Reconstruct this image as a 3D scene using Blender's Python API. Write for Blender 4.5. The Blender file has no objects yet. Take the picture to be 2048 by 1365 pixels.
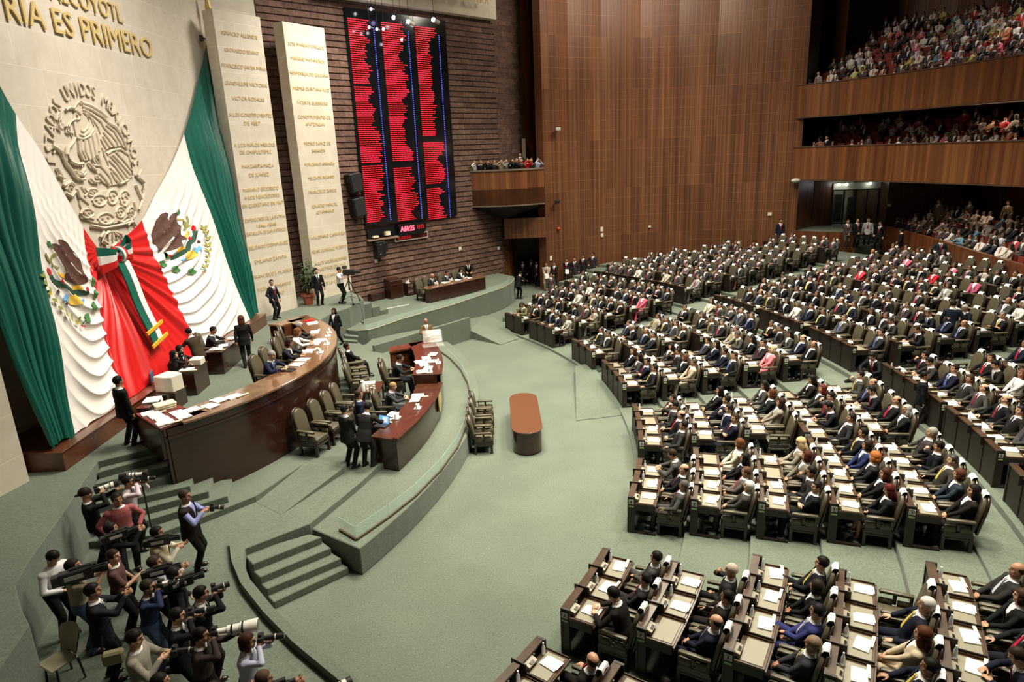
import bpy, bmesh, math, random
from mathutils import Vector, Matrix
from mathutils.bvhtree import BVHTree
random.seed(11)
SC = bpy.context.scene
COL = SC.collection
PI = math.pi
R_ = math.radians

# ------------------------------------------------------------------ helpers
class MB:
    """collects shapes into one mesh"""
    def __init__(s):
        s.v = []; s.f = []; s.m = []; s.uv = []
    def add(s, vs, fs, mi=0, M=None, uvs=None):
        o = len(s.v)
        if M is not None:
            vs = [M @ Vector(p) for p in vs]
        s.v += [tuple(p) for p in vs]
        for k, q in enumerate(fs):
            s.f.append(tuple(o + i for i in q)); s.m.append(mi[k] if isinstance(mi, (list, tuple)) else mi)
            s.uv.append(uvs[k] if uvs else None)
        return s
    def hexa(s, p, mi=0, M=None):
        return s.add(p, [(0,3,2,1),(4,5,6,7),(0,1,5,4),(1,2,6,5),(2,3,7,6),(3,0,4,7)], mi, M)
    def box(s, c, d, rz=0, mi=0, M=None, rx=0, ry=0):
        x, y, z = d[0]/2, d[1]/2, d[2]/2
        T = Matrix.Translation(c) @ Matrix.Rotation(rz,4,'Z') @ Matrix.Rotation(ry,4,'Y') @ Matrix.Rotation(rx,4,'X')
        if M is not None: T = M @ T
        return s.hexa([(-x,-y,-z),(x,-y,-z),(x,y,-z),(-x,y,-z),(-x,-y,z),(x,-y,z),(x,y,z),(-x,y,z)], mi, T)
    def prism(s, poly, z0, z1, mi=0, M=None, mtop=None):
        n = len(poly)
        ar = sum(poly[i][0]*poly[(i+1)%n][1]-poly[(i+1)%n][0]*poly[i][1] for i in range(n))
        if ar < 0: poly = poly[::-1]
        zs0 = z0 if isinstance(z0,(list,tuple)) else [z0]*n
        zs1 = z1 if isinstance(z1,(list,tuple)) else [z1]*n
        if ar < 0: zs0 = zs0[::-1]; zs1 = zs1[::-1]
        vs = [(p[0],p[1],zs0[i]) for i,p in enumerate(poly)] + [(p[0],p[1],zs1[i]) for i,p in enumerate(poly)]
        fs = [tuple(range(n-1,-1,-1)), tuple(range(n,2*n))] + [(i,(i+1)%n,n+(i+1)%n,n+i) for i in range(n)]
        return s.add(vs, fs, [mi, mi if mtop is None else mtop]+[mi]*n, M)
    def tube(s, pts, rad, n=10, mi=0, M=None, cap=True, sq=1.0):
        pts = [Vector(p) for p in pts]
        if not isinstance(rad,(list,tuple)): rad = [rad]*len(pts)
        vs = []; fs = []
        up = None
        for i, p in enumerate(pts):
            a = pts[max(0,i-1)]; b = pts[min(len(pts)-1,i+1)]
            d = (b-a)
            if d.length < 1e-9: d = Vector((0,0,1))
            d.normalize()
            if up is None:
                up = Vector((0,0,1)) if abs(d.z) < .9 else Vector((1,0,0))
            x = d.cross(up)
            if x.length < 1e-6: x = d.orthogonal()
            x.normalize(); y = d.cross(x).normalized(); up = -y if False else up
            for k in range(n):
                t = 2*PI*k/n
                vs.append(p + x*math.cos(t)*rad[i] + y*math.sin(t)*rad[i]*sq)
        for i in range(len(pts)-1):
            for k in range(n):
                a = i*n+k; b = i*n+(k+1)%n
                fs.append((a,b,b+n,a+n))
        if cap:
            fs.append(tuple(range(n-1,-1,-1))); fs.append(tuple((len(pts)-1)*n+k for k in range(n)))
        return s.add(vs, fs, mi, M)
    def lathe(s, prof, c=(0,0,0), n=16, mi=0, M=None):
        vs = []; fs = []
        for r, z in prof:
            for k in range(n):
                t = 2*PI*k/n; vs.append((c[0]+r*math.cos(t), c[1]+r*math.sin(t), c[2]+z))
        for i in range(len(prof)-1):
            for k in range(n):
                a = i*n+k; b = i*n+(k+1)%n
                fs.append((a,b,b+n,a+n))
        fs.append(tuple(range(n-1,-1,-1))); fs.append(tuple((len(prof)-1)*n+k for k in range(n)))
        return s.add(vs, fs, mi, M)
    def ell(s, c, r, nu=12, nv=8, mi=0, M=None, R=None):
        vs = []; fs = []
        for j in range(1, nv):
            ph = PI*j/nv
            for i in range(nu):
                t = 2*PI*i/nu
                q = Vector((r[0]*math.sin(ph)*math.cos(t), r[1]*math.sin(ph)*math.sin(t), r[2]*math.cos(ph)))
                if R is not None: q = R @ q
                vs.append(Vector(c)+q)
        top = len(vs); q = Vector((0,0,r[2])); vs.append(Vector(c)+(R@q if R is not None else q))
        bot = len(vs); q = Vector((0,0,-r[2])); vs.append(Vector(c)+(R@q if R is not None else q))
        for j in range(nv-2):
            for i in range(nu):
                a = j*nu+i; b = j*nu+(i+1)%nu
                fs.append((a,a+nu,b+nu,b))
        for i in range(nu):
            fs.append((top, i, (i+1)%nu)); a = (nv-2)*nu
            fs.append((bot, a+(i+1)%nu, a+i))
        return s.add(vs, fs, mi, M)
    def strip(s, base, z0, z1, mi=0, u0=0.0, flip=False):
        """vertical sheet along a polyline, uv = metres"""
        u = u0
        for i in range(len(base)-1):
            a, b = base[i], base[i+1]
            L = math.hypot(b[0]-a[0], b[1]-a[1])
            vs = [(a[0],a[1],z0),(b[0],b[1],z0),(b[0],b[1],z1),(a[0],a[1],z1)]
            q = (0,1,2,3); uv = [(u,z0),(u+L,z0),(u+L,z1),(u,z1)]
            if flip: q = q[::-1]; uv = uv[::-1]
            s.add(vs, [q], mi, None, [uv]); u += L
        return s
    def mesh(s, name, mats, smooth=False, bevel=0, bseg=1, ang=35):
        me = bpy.data.meshes.new(name)
        me.from_pydata(s.v, [], s.f)
        for m in (mats if isinstance(mats,(list,tuple)) else [mats]): me.materials.append(m)
        me.polygons.foreach_set('material_index', s.m)
        if any(u is not None for u in s.uv):
            ul = me.uv_layers.new(name='UVMap')
            for p, u in zip(me.polygons, s.uv):
                if u is None: continue
                for k, li in enumerate(p.loop_indices): ul.data[li].uv = u[k]
        me.validate()
        if bevel:
            bm = bmesh.new(); bm.from_mesh(me)
            bmesh.ops.remove_doubles(bm, verts=bm.verts, dist=1e-5)
            bm.normal_update()
            ed = [e for e in bm.edges if len(e.link_faces)==2 and e.calc_face_angle(0) > R_(30)]
            bmesh.ops.bevel(bm, geom=ed, offset=bevel, segments=bseg, profile=.6, affect='EDGES', clamp_overlap=True)
            bm.to_mesh(me); bm.free()
        if smooth:
            me.polygons.foreach_set('use_smooth', [True]*len(me.polygons))
            me.set_sharp_from_angle(angle=R_(ang))
        me.update()
        return me
    def build(s, name, mats, parent=None, smooth=False, bevel=0, bseg=1, ang=35, label=None):
        return link(name, s.mesh(name, mats, smooth, bevel, bseg, ang), parent, label)

def link(name, me, parent=None, label=None, M=None, color=None):
    o = bpy.data.objects.new(name, me); COL.objects.link(o)
    if parent is not None: o.parent = parent
    if M is not None: o.matrix_basis = M
    if label: o['label'] = label
    if color: o.color = color
    return o
def tag(o, label=None, cat=None, group=None, kind=None):
    if label: o['label'] = label
    if cat: o['category'] = cat
    if group: o['group'] = group
    if kind: o['kind'] = kind
    return o
def thing(name, label, cat, loc=(0,0,0), rz=0, group=None):
    o = bpy.data.objects.new(name, None); COL.objects.link(o)
    o.location = loc; o.rotation_euler = (0,0,rz); o.empty_display_size = .2
    return tag(o, label, cat, group)
def struct(name, mb, m, **k):
    o = mb.build(name, m, **k); o['kind'] = 'structure'; return o
def arc(c, r, a0, a1, n):
    return [(c[0]+r*math.cos(R_(a0+(a1-a0)*i/n)), c[1]+r*math.sin(R_(a0+(a1-a0)*i/n))) for i in range(n+1)]

# ------------------------------------------------------------------ materials
def nm(name):
    m = bpy.data.materials.new(name); m.use_nodes = True
    nt = m.node_tree; b = nt.nodes['Principled BSDF']
    return m, nt, b
def N(nt, t, **k):
    n = nt.nodes.new(t)
    for a, v in k.items(): setattr(n, a, v)
    return n
def flat(name, c, rough=.6, metal=0, emit=None, es=1, noise=0, nscale=20, spec=.5, trans=0, alpha=1, ior=1.45, coat=0):
    m, nt, b = nm(name)
    b.inputs['Base Color'].default_value = (*c,1); b.inputs['Roughness'].default_value = rough
    b.inputs['Metallic'].default_value = metal; b.inputs['Specular IOR Level'].default_value = spec
    if coat: b.inputs['Coat Weight'].default_value = coat; b.inputs['Coat Roughness'].default_value = .15
    if emit: b.inputs['Emission Color'].default_value = (*emit,1); b.inputs['Emission Strength'].default_value = es
    if trans: b.inputs['Transmission Weight'].default_value = trans; b.inputs['IOR'].default_value = ior
    if alpha < 1: b.inputs['Alpha'].default_value = alpha
    if noise:
        tc = N(nt,'ShaderNodeTexCoord'); no = N(nt,'ShaderNodeTexNoise'); no.inputs['Scale'].default_value = nscale; no.inputs['Detail'].default_value = 3
        nt.links.new(tc.outputs['Object'], no.inputs['Vector'])
        r = N(nt,'ShaderNodeValToRGB'); r.color_ramp.elements[0].position=.3; r.color_ramp.elements[1].position=.7
        r.color_ramp.elements[0].color = (*[x*(1-noise) for x in c],1); r.color_ramp.elements[1].color = (*[min(1,x*(1+noise)) for x in c],1)
        nt.links.new(no.outputs['Fac'], r.inputs[0]); nt.links.new(r.outputs[0], b.inputs['Base Color'])
    return m
def ocol(name, rough=.8, noise=.12, nscale=14):
    """takes the object's own colour (cloth dyed per person)"""
    m, nt, b = nm(name)
    oi = N(nt,'ShaderNodeObjectInfo'); tc = N(nt,'ShaderNodeTexCoord'); no = N(nt,'ShaderNodeTexNoise'); no.inputs['Scale'].default_value = nscale
    nt.links.new(tc.outputs['Object'], no.inputs['Vector'])
    mx = N(nt,'ShaderNodeMix', data_type='RGBA', blend_type='MULTIPLY'); mx.inputs[0].default_value = noise*2
    nt.links.new(oi.outputs['Color'], mx.inputs[6]); nt.links.new(no.outputs['Fac'], mx.inputs[7])
    nt.links.new(mx.outputs[2], b.inputs['Base Color'])
    b.inputs['Roughness'].default_value = rough; b.inputs['Specular IOR Level'].default_value = .1
    return m
def orand(name, cols, rough=.6):
    """one of several colours, chosen by the object"""
    m, nt, b = nm(name)
    oi = N(nt,'ShaderNodeObjectInfo'); r = N(nt,'ShaderNodeValToRGB'); r.color_ramp.interpolation = 'CONSTANT'
    e = r.color_ramp.elements; n = len(cols)
    e[0].color = (*cols[0],1); e[1].position = 1/n; e[1].color = (*cols[1],1)
    for i in range(2, n):
        q = e.new(i/n); q.color = (*cols[i],1)
    nt.links.new(oi.outputs['Random'], r.inputs[0]); nt.links.new(r.outputs[0], b.inputs['Base Color']); b.inputs['Roughness'].default_value = rough
    return m

def carpet():
    m, nt, b = nm('carpet')
    tc = N(nt,'ShaderNodeTexCoord')
    n1 = N(nt,'ShaderNodeTexNoise'); n1.inputs['Scale'].default_value = .5; n1.inputs['Detail'].default_value = 3
    n2 = N(nt,'ShaderNodeTexNoise'); n2.inputs['Scale'].default_value = 28; n2.inputs['Detail'].default_value = 2
    for n in (n1,n2): nt.links.new(tc.outputs['Object'], n.inputs['Vector'])
    r = N(nt,'ShaderNodeValToRGB'); r.color_ramp.elements[0].position=.35; r.color_ramp.elements[1].position=.65
    r.color_ramp.elements[0].color=(.104,.126,.097,1); r.color_ramp.elements[1].color=(.125,.147,.113,1)
    nt.links.new(n1.outputs['Fac'], r.inputs[0])
    mx = N(nt,'ShaderNodeMix', data_type='RGBA', blend_type='OVERLAY'); mx.inputs[0].default_value=.45
    nt.links.new(r.outputs[0], mx.inputs[6]); nt.links.new(n2.outputs['Fac'], mx.inputs[7]); nt.links.new(mx.outputs[2], b.inputs['Base Color'])
    bp = N(nt,'ShaderNodeBump'); bp.inputs['Strength'].default_value=.4; bp.inputs['Distance'].default_value=.01
    nt.links.new(n2.outputs['Fac'], bp.inputs['Height']); nt.links.new(bp.outputs[0], b.inputs['Normal'])
    b.inputs['Roughness'].default_value=.95; b.inputs['Specular IOR Level'].default_value=.1
    b.inputs['Sheen Weight'].default_value=.15
    return m
def woodpanel(name, ca, cb, cc, rough=.38, seam=.62, su=9.0, seams=True, darken=1.0):
    """slatted wood veneer on uv metres"""
    m, nt, b = nm(name)
    uv = N(nt,'ShaderNodeUVMap'); uv.uv_map='UVMap'
    sp = N(nt,'ShaderNodeSeparateXYZ'); nt.links.new(uv.outputs[0], sp.inputs[0])
    def noise(sx, sy, sc, det):
        mp = N(nt,'ShaderNodeMapping'); mp.inputs['Scale'].default_value=(sx,sy,1)
        nt.links.new(uv.outputs[0], mp.inputs[0])
        n = N(nt,'ShaderNodeTexNoise'); n.inputs['Scale'].default_value=sc; n.inputs['Detail'].default_value=det
        nt.links.new(mp.outputs[0], n.inputs['Vector']); return n
    n1 = noise(su, .06, 1, 4)
    br = N(nt,'ShaderNodeTexBrick'); br.offset=.37; br.offset_frequency=3; br.squash=1
    br.inputs['Scale'].default_value=1; br.inputs['Brick Width'].default_value=.62; br.inputs['Row Height'].default_value=3.1; br.inputs['Mortar Size'].default_value=0
    br.inputs['Color1'].default_value=(.38,.38,.38,1); br.inputs['Color2'].default_value=(.62,.62,.62,1)
    nt.links.new(uv.outputs[0], br.inputs[0])
    ad = N(nt,'ShaderNodeMath', operation='ADD'); nt.links.new(n1.outputs['Fac'], ad.inputs[0])
    ml = N(nt,'ShaderNodeMath', operation='MULTIPLY_ADD'); nt.links.new(br.outputs['Color'], ml.inputs[0]); ml.inputs[1].default_value=.5; ml.inputs[2].default_value=-.25
    nt.links.new(ml.outputs[0], ad.inputs[1])
    r = N(nt,'ShaderNodeValToRGB'); e=r.color_ramp.elements
    e[0].position=.3; e[0].color=(*[x*darken for x in ca],1); e[1].position=.5; e[1].color=(*[x*darken for x in cb],1)
    q=e.new(.7); q.color=(*[x*darken for x in cc],1)
    nt.links.new(ad.outputs[0], r.inputs[0]); out = r.outputs[0]
    if seams:
        dv = N(nt,'ShaderNodeMath', operation='DIVIDE'); nt.links.new(sp.outputs[1], dv.inputs[0]); dv.inputs[1].default_value=seam
        fr = N(nt,'ShaderNodeMath', operation='FRACT'); nt.links.new(dv.outputs[0], fr.inputs[0])
        lt = N(nt,'ShaderNodeMath', operation='LESS_THAN'); nt.links.new(fr.outputs[0], lt.inputs[0]); lt.inputs[1].default_value=.035
        n3 = noise(.25,1,1,2); gt = N(nt,'ShaderNodeMath', operation='GREATER_THAN'); nt.links.new(n3.outputs['Fac'], gt.inputs[0]); gt.inputs[1].default_value=.43
        mm = N(nt,'ShaderNodeMath', operation='MULTIPLY'); nt.links.new(lt.outputs[0], mm.inputs[0]); nt.links.new(gt.outputs[0], mm.inputs[1])
        m2 = N(nt,'ShaderNodeMath', operation='MULTIPLY'); nt.links.new(mm.outputs[0], m2.inputs[0]); m2.inputs[1].default_value=.28
        mx = N(nt,'ShaderNodeMix', data_type='RGBA'); nt.links.new(m2.outputs[0], mx.inputs[0]); nt.links.new(out, mx.inputs[6]); mx.inputs[7].default_value=(*[x*1.7*darken for x in cc],1); out = mx.outputs[2]
    nt.links.new(out, b.inputs['Base Color'])
    n4 = noise(18,.1,1,1); bp = N(nt,'ShaderNodeBump'); bp.inputs['Strength'].default_value=.35; bp.inputs['Distance'].default_value=.02
    nt.links.new(n4.outputs['Fac'], bp.inputs['Height']); nt.links.new(bp.outputs[0], b.inputs['Normal'])
    b.inputs['Roughness'].default_value=rough
    return m
def varnish(name, c0, c1, rough=.2, sc=3, coat=.4):
    m, nt, b = nm(name)
    tc = N(nt,'ShaderNodeTexCoord'); mp = N(nt,'ShaderNodeMapping'); mp.inputs['Scale'].default_value=(1,1,6)
    n = N(nt,'ShaderNodeTexNoise'); n.inputs['Scale'].default_value=sc; n.inputs['Detail'].default_value=5; n.inputs['Distortion'].default_value=1.2
    nt.links.new(tc.outputs['Object'], mp.inputs[0]); nt.links.new(mp.outputs[0], n.inputs['Vector'])
    r = N(nt,'ShaderNodeValToRGB'); r.color_ramp.elements[0].position=.3; r.color_ramp.elements[1].position=.72
    r.color_ramp.elements[0].color=(*c0,1); r.color_ramp.elements[1].color=(*c1,1)
    nt.links.new(n.outputs['Fac'], r.inputs[0]); nt.links.new(r.outputs[0], b.inputs['Base Color'])
    b.inputs['Roughness'].default_value=rough; b.inputs['Coat Weight'].default_value=coat; b.inputs['Coat Roughness'].default_value=.12
    return m
def stone():
    m, nt, b = nm('limestone')
    uv = N(nt,'ShaderNodeUVMap'); uv.uv_map='UVMap'
    br = N(nt,'ShaderNodeTexBrick'); br.offset=.5; br.inputs['Scale'].default_value=1; br.inputs['Brick Width'].default_value=1.9; br.inputs['Row Height'].default_value=.95; br.inputs['Mortar Size'].default_value=.012
    br.inputs['Color1'].default_value=(.58,.515,.415,1); br.inputs['Color2'].default_value=(.61,.545,.445,1); br.inputs['Mortar'].default_value=(.68,.615,.51,1)
    nt.links.new(uv.outputs[0], br.inputs[0])
    tc = N(nt,'ShaderNodeTexCoord'); n = N(nt,'ShaderNodeTexNoise'); n.inputs['Scale'].default_value=1.6; n.inputs['Detail'].default_value=6; n.inputs['Roughness'].default_value=.7
    nt.links.new(tc.outputs['Object'], n.inputs['Vector'])
    mx = N(nt,'ShaderNodeMix', data_type='RGBA', blend_type='OVERLAY'); mx.inputs[0].default_value=.28
    nt.links.new(br.outputs['Color'], mx.inputs[6]); nt.links.new(n.outputs['Fac'], mx.inputs[7]); nt.links.new(mx.outputs[2], b.inputs['Base Color'])
    b.inputs['Roughness'].default_value=.75
    return m
def brickm():
    m, nt, b = nm('rough brick')
    uv = N(nt,'ShaderNodeUVMap'); uv.uv_map='UVMap'
    br = N(nt,'ShaderNodeTexBrick'); br.offset=.5; br.inputs['Scale'].default_value=1; br.inputs['Brick Width'].default_value=.9; br.inputs['Row Height'].default_value=.3; br.inputs['Mortar Size'].default_value=.008
    br.inputs['Color1'].default_value=(.085,.042,.03,1); br.inputs['Color2'].default_value=(.15,.082,.06,1); br.inputs['Mortar'].default_value=(.03,.016,.012,1)
    nt.links.new(uv.outputs[0], br.inputs[0])
    tc = N(nt,'ShaderNodeTexCoord'); n = N(nt,'ShaderNodeTexNoise'); n.inputs['Scale'].default_value=5; n.inputs['Detail'].default_value=4
    nt.links.new(tc.outputs['Object'], n.inputs['Vector'])
    mx = N(nt,'ShaderNodeMix', data_type='RGBA', blend_type='OVERLAY'); mx.inputs[0].default_value=.8
    nt.links.new(br.outputs['Color'], mx.inputs[6]); nt.links.new(n.outputs['Fac'], mx.inputs[7]); nt.links.new(mx.outputs[2], b.inputs['Base Color'])
    bp = N(nt,'ShaderNodeBump'); bp.inputs['Strength'].default_value=.8; bp.inputs['Distance'].default_value=.06
    nt.links.new(n.outputs['Fac'], bp.inputs['Height']); nt.links.new(bp.outputs[0], b.inputs['Normal'])
    b.inputs['Roughness'].default_value=.85
    return m
def leather(name, c, rough=.42):
    m = flat(name, c, rough, noise=.15, nscale=9, spec=.5); return m

M = dict(
 carpet=carpet(), stone=stone(), brick=brickm(),
 wall=woodpanel('slatted wood wall', (.065,.024,.011),(.138,.053,.022),(.245,.106,.042), rough=.42, su=14.0),
 fascia=woodpanel('gallery fascia wood', (.085,.026,.010),(.155,.055,.018),(.25,.10,.032), seams=False, su=3.5),
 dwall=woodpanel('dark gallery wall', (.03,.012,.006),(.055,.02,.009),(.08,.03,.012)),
 para=woodpanel('parapet wood', (.07,.02,.008),(.14,.045,.016),(.20,.07,.024), seams=False, su=3.0),
 desk=varnish('dark varnished desk wood',(.022,.0075,.004),(.045,.015,.008),.26),
 desktop=varnish('varnished red brown table top',(.045,.013,.007),(.080,.026,.013),.26, coat=.22),
 bigtop=varnish('polished brown bench top',(.13,.058,.028),(.22,.11,.055),.14, coat=.9),
 redtop=varnish('dark red desk surface',(.09,.012,.010),(.15,.02,.015),.3),
 dep=varnish('deputy desk wood',(.008,.005,.003),(.019,.010,.006),.5, coat=.04),
 deptop=varnish('deputy desk ledge',(.035,.018,.009),(.07,.036,.018),.3, coat=.3),
 pad=flat('grey green desk blotter',(.22,.20,.14),.4),
 oliv=leather('olive leather',(.085,.072,.045)),
 chairw=varnish('dark chair wood',(.009,.004,.0025),(.022,.008,.005),.3, coat=.25),
 white=flat('white cloth',(.85,.83,.8),.7), paper=flat('white paper',(.9,.89,.85),.6),
 cream=flat('cream folder',(.82,.72,.5),.6), gold=flat('gold letters',(.62,.46,.17),.4,metal=.3), goldt=flat('thin gilt letters',(.62,.46,.19),.5),
 black=flat('black plastic',(.012,.012,.013),.35), dgrey=flat('dark grey metal',(.05,.05,.055),.35,metal=.5),
 grey=flat('light grey plastic',(.52,.5,.44),.45), chrome=flat('chrome',(.75,.75,.76),.15,metal=1),
 beige=flat('beige plastic casing',(.72,.66,.54),.45), lens=flat('off white lens barrel',(.78,.75,.68),.4),
 glassd=flat('dark lens glass',(.01,.01,.015),.05,coat=1), red=flat('red plastic seat',(.55,.06,.03),.5),
 hairb=flat('dark hair',(.012,.009,.007),.6), redd=flat('dull red seat',(.22,.03,.02),.7), orange=flat('orange rail',(.75,.2,.05),.5), sign=flat('pale desk sign',(.75,.76,.72),.5), signg=flat('green seat tag',(.35,.5,.2),.5),
 terra=flat('terracotta',(.38,.10,.045),.7,noise=.15,nscale=6), soil=flat('soil',(.03,.02,.012),.9), leaf=flat('glossy leaf',(.028,.07,.02),.4,noise=.35,nscale=3),
 green=flat('green satin',(.006,.105,.075),.38,spec=.5), wsat=flat('white satin',(.80,.755,.72),.5), rsat=flat('red satin',(.55,.012,.012),.36,spec=.5),
 yellow=flat('gold fringe',(.75,.42,.03),.5), eagle=flat('brown eagle feathers',(.085,.035,.024),.7,noise=.3,nscale=14),
 cactus=flat('dark green cactus',(.01,.055,.03),.7), leafg=flat('laurel green',(.05,.19,.05),.7), oak=flat('oak leaf olive',(.28,.30,.06),.7),
 blue=flat('water blue',(.12,.36,.62),.7), crest=flat('yellow shield',(.75,.48,.06),.7), snake=flat('snake green',(.24,.22,.06),.7),
 carv=flat('carved limestone',(.60,.52,.40),.8,noise=.08,nscale=3),
 boxw=varnish('red brown plinth wood',(.07,.02,.009),(.13,.04,.018),.3,coat=.4),
 ebon=flat('black screen',(.006,.007,.009),.12), led=flat('red led text',(.5,.01,.02),.4,emit=(1,.015,.035),es=.85),
 ledb=flat('blue led dots',(.05,.05,.6),.4,emit=(.1,.12,1),es=2.4), ledd=flat('dim red led',(.25,.01,.01),.4,emit=(.7,.01,.02),es=.5),
 ledh=flat('bright pink red led',(.9,.1,.15),.4,emit=(1,.06,.10),es=3.2),
 lampw=flat('lit lamp',(1,1,1),.4,emit=(.92,.9,1),es=16), lampv=flat('bluish lamp',(.5,.5,1),.4,emit=(.45,.4,1),es=10), screen=flat('laptop screen',(.1,.3,.6),.3,emit=(.14,.38,.72),es=.9),  # the bluish glow serves only the added reflection glints on the name board
 screenw=flat('window on screen',(.8,.9,.95),.3,emit=(.7,.85,.95),es=.7),
 ceil=flat('ceiling',(.25,.22,.18),.9), plast=flat('green white plaster',(.42,.43,.30),.7), jeans=flat('blue denim',(.06,.09,.18),.85,noise=.25,nscale=6),
 nos=flat('brass step edge',(.42,.38,.26),.45),
)
def glassm():
    m, nt, b = nm('greenish glass')
    b.inputs['Base Color'].default_value=(.55,.8,.72,1); b.inputs['Roughness'].default_value=.04
    b.inputs['Alpha'].default_value=.16; b.inputs['Specular IOR Level'].default_value=.8
    return m
M['glass'] = glassm()
m_, nt_, b_ = nm('clear bottle'); b_.inputs['Base Color'].default_value=(.85,.88,.9,1); b_.inputs['Alpha'].default_value=.55; b_.inputs['Roughness'].default_value=.08; M['bottle']=m_
m_, nt_, b_ = nm('clear acrylic'); b_.inputs['Base Color'].default_value=(.8,.75,.7,1); b_.inputs['Alpha'].default_value=.14; b_.inputs['Roughness'].default_value=.08; M['acryl']=m_
m_, nt_, b_ = nm('dark doorway glass'); b_.inputs['Base Color'].default_value=(.03,.035,.025,1); b_.inputs['Alpha'].default_value=.45; b_.inputs['Roughness'].default_value=.06; M['dglass']=m_
# ------------------------------------------------------------------ camera
CAMZ = 8.8
cam_d = bpy.data.cameras.new('camera'); cam = bpy.data.objects.new('camera', cam_d); COL.objects.link(cam)
cam_d.sensor_width = 36; cam_d.lens = 36*1340/2048; cam_d.clip_end = 300
rt = Vector((0.999104947,-0.0423001778,0)); up_ = Vector((-0.04071233,-0.96160082,-0.2714155))
fwd = Vector((0,0,0))
_dn = Vector((201,4747.5,1340)).normalized()      # world down in camera axes (x right, y down, z forward)
_f = Vector((0,0,1)) - _dn*_dn.z; _f.normalize()
_u = -_dn; _r = _dn.cross(_f)
if _r.x < 0: _r = -_r
# rows of the world basis in camera axes -> camera matrix
_mat = Matrix(((_r.x, -_r.y, -_r.z), (_f.x, -_f.y, -_f.z), (_u.x, -_u.y, -_u.z)))
cam.matrix_world = Matrix.Translation((0,0,CAMZ)) @ _mat.to_4x4()
SC.camera = cam

CC = (-16.4, 20.8)                       # centre of the seating rings
def ring(R, az): return (CC[0]+R*math.cos(R_(az)), CC[1]+R*math.sin(R_(az)))
def rowR(k): return 20.15+1.41*k if k < 5 else 28.15+1.41*(k-5)
def rowZ(k): return .1+.15*k if k < 5 else .95+.15*(k-5)

# ------------------------------------------------------------------ floors
W_ARC = [(2.45,43.2),(4.2,44.5),(6.4,45.5),(9,46.2),(11.5,46.45),(14,46.3),(16.8,45.6),(19.2,44.8)]
fl = MB(); fl.prism([(-14,-6),(34,-6),(34,56),(-14,56)], -.3, 0)
struct('floor', fl, M['carpet'])
def in_room(p):
    y = 46.2 if p[0] > 9 else 43.2+(p[0]-2.45)*.45
    return p[1] < y-.1
def annulus(name, r0, r1, a0, a1, z, zb=0.0):
    n = 60; pa = []; pb = []
    for i in range(n+1):
        a = a0+(a1-a0)*i/n
        o = ring(r1,a); q = ring(r0,a)
        if not in_room(o) or not in_room(q): break
        pa.append(q); pb.append(o)
    mb = MB(); mb.prism(pa+pb[::-1], zb, z)
    return struct(name, mb, M['carpet'], bevel=.012)
for k in range(5):
    annulus('floor_tier', rowR(k)-.12, (rowR(k+1)-.12) if k < 4 else rowR(4)+1.35, -75, [41,42,43,43.5,44][k], rowZ(k))
annulus('floor_aisle', rowR(4)+1.3, 28.0, -75, 44.5, .8)
for k in range(5, 13):
    annulus('floor_tier', rowR(k)-.15, rowR(k+1)-.15 if k < 12 else 42.5, -75, 46, rowZ(k))
# wheelchair ramps beside the front arc
rp = MB(); rp.prism([(2.55,26.1),(2.35,24.0),(2.05,20.95),(3.85,21.3),(3.55,24.2),(3.2,26.4)], 0, [.26,.24,.02,.02,.22,.26])
struct('floor_ramp', rp, M['carpet'])
rp = MB(); rp.prism([(-2.05,31.95),(-.55,30.6),(.35,31.5),(-.9,34.6),(-1.5,34.9)], 0, [.42,.02,.05,.42,.45])
struct('floor_ramp', rp, M['carpet'])

# podium levels -----------------------------------------------------------
TC = (-19.52, 21.58); TR = 18.28
def terr(a): return (TC[0]+TR*math.cos(R_(a)), TC[1]+TR*math.sin(R_(a)))
p = [terr(-28.75+(24.6+28.75)*i/28) for i in range(29)]          # outer edge, near to far
pA = p + [(-6.0,29.4),(-9,29),(-9,17),(-5.6,15.2),(-4.76,13.68)]
mb = MB(); mb.prism(pA, 0, .67); struct('floor_terrace', mb, M['carpet'], bevel=.02)
pB = [(-5.92,12.70),(-4.78,13.62),(-4.0,15.6),(-3.75,16.4),(-3.3,17.0),(-3.1,20.0),(-3.2,24.0),(-4.3,26.2),(-6.0,27.6),(-7.2,29.6),(-13,29.6),(-13,-3),(2.5,-3),(-.9,7.4),(-2.87,8.77),(-3.84,9.66),(-4.6,10.5),(-5.34,11.42),(-5.8,12.2)]
mb = MB(); mb.prism(pB, 0, .84); struct('floor_press_level', mb, M['carpet'], bevel=.015)
# parapet beside the low stairs, curving to the lower edge of the picture
sw = [(-6.22,12.9),(-5.86,12.1),(-5.36,11.3),(-4.62,10.42),(-3.84,9.6),(-2.85,8.7),(-1.2,7.4),(.6,6.2)]
mb = MB()
for a, b in zip(sw[:-1], sw[1:]):
    d = Vector((b[0]-a[0], b[1]-a[1])).normalized(); nx, ny = -d.y*.09, d.x*.09
    mb.prism([(a[0]-nx,a[1]-ny),(b[0]-nx,b[1]-ny),(b[0]+nx,b[1]+ny),(a[0]+nx,a[1]+ny)], 0, 1.0)
struct('wall_stair_side', mb, M['carpet'])
# low stairs down into the well
e = [((-5.92,12.70),(-4.72,13.36)),((-5.66,12.37),(-4.45,13.32)),((-5.45,12.15),(-4.22,13.13)),((-5.27,11.97),(-3.97,12.96)),((-5.08,11.76),(-3.80,12.86))]
zz = [.84,.67,.50,.335,.17]
for i in range(1,5):
    a, b = e[i]; back = e[i-1]
    mb = MB(); mb.prism([a, b, (back[1][0]-.05,back[1][1]+.1), (back[0][0]-.1,back[0][1]+.1)], 0, zz[i])
    struct('floor_step', mb, M['carpet'], bevel=.015)
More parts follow.
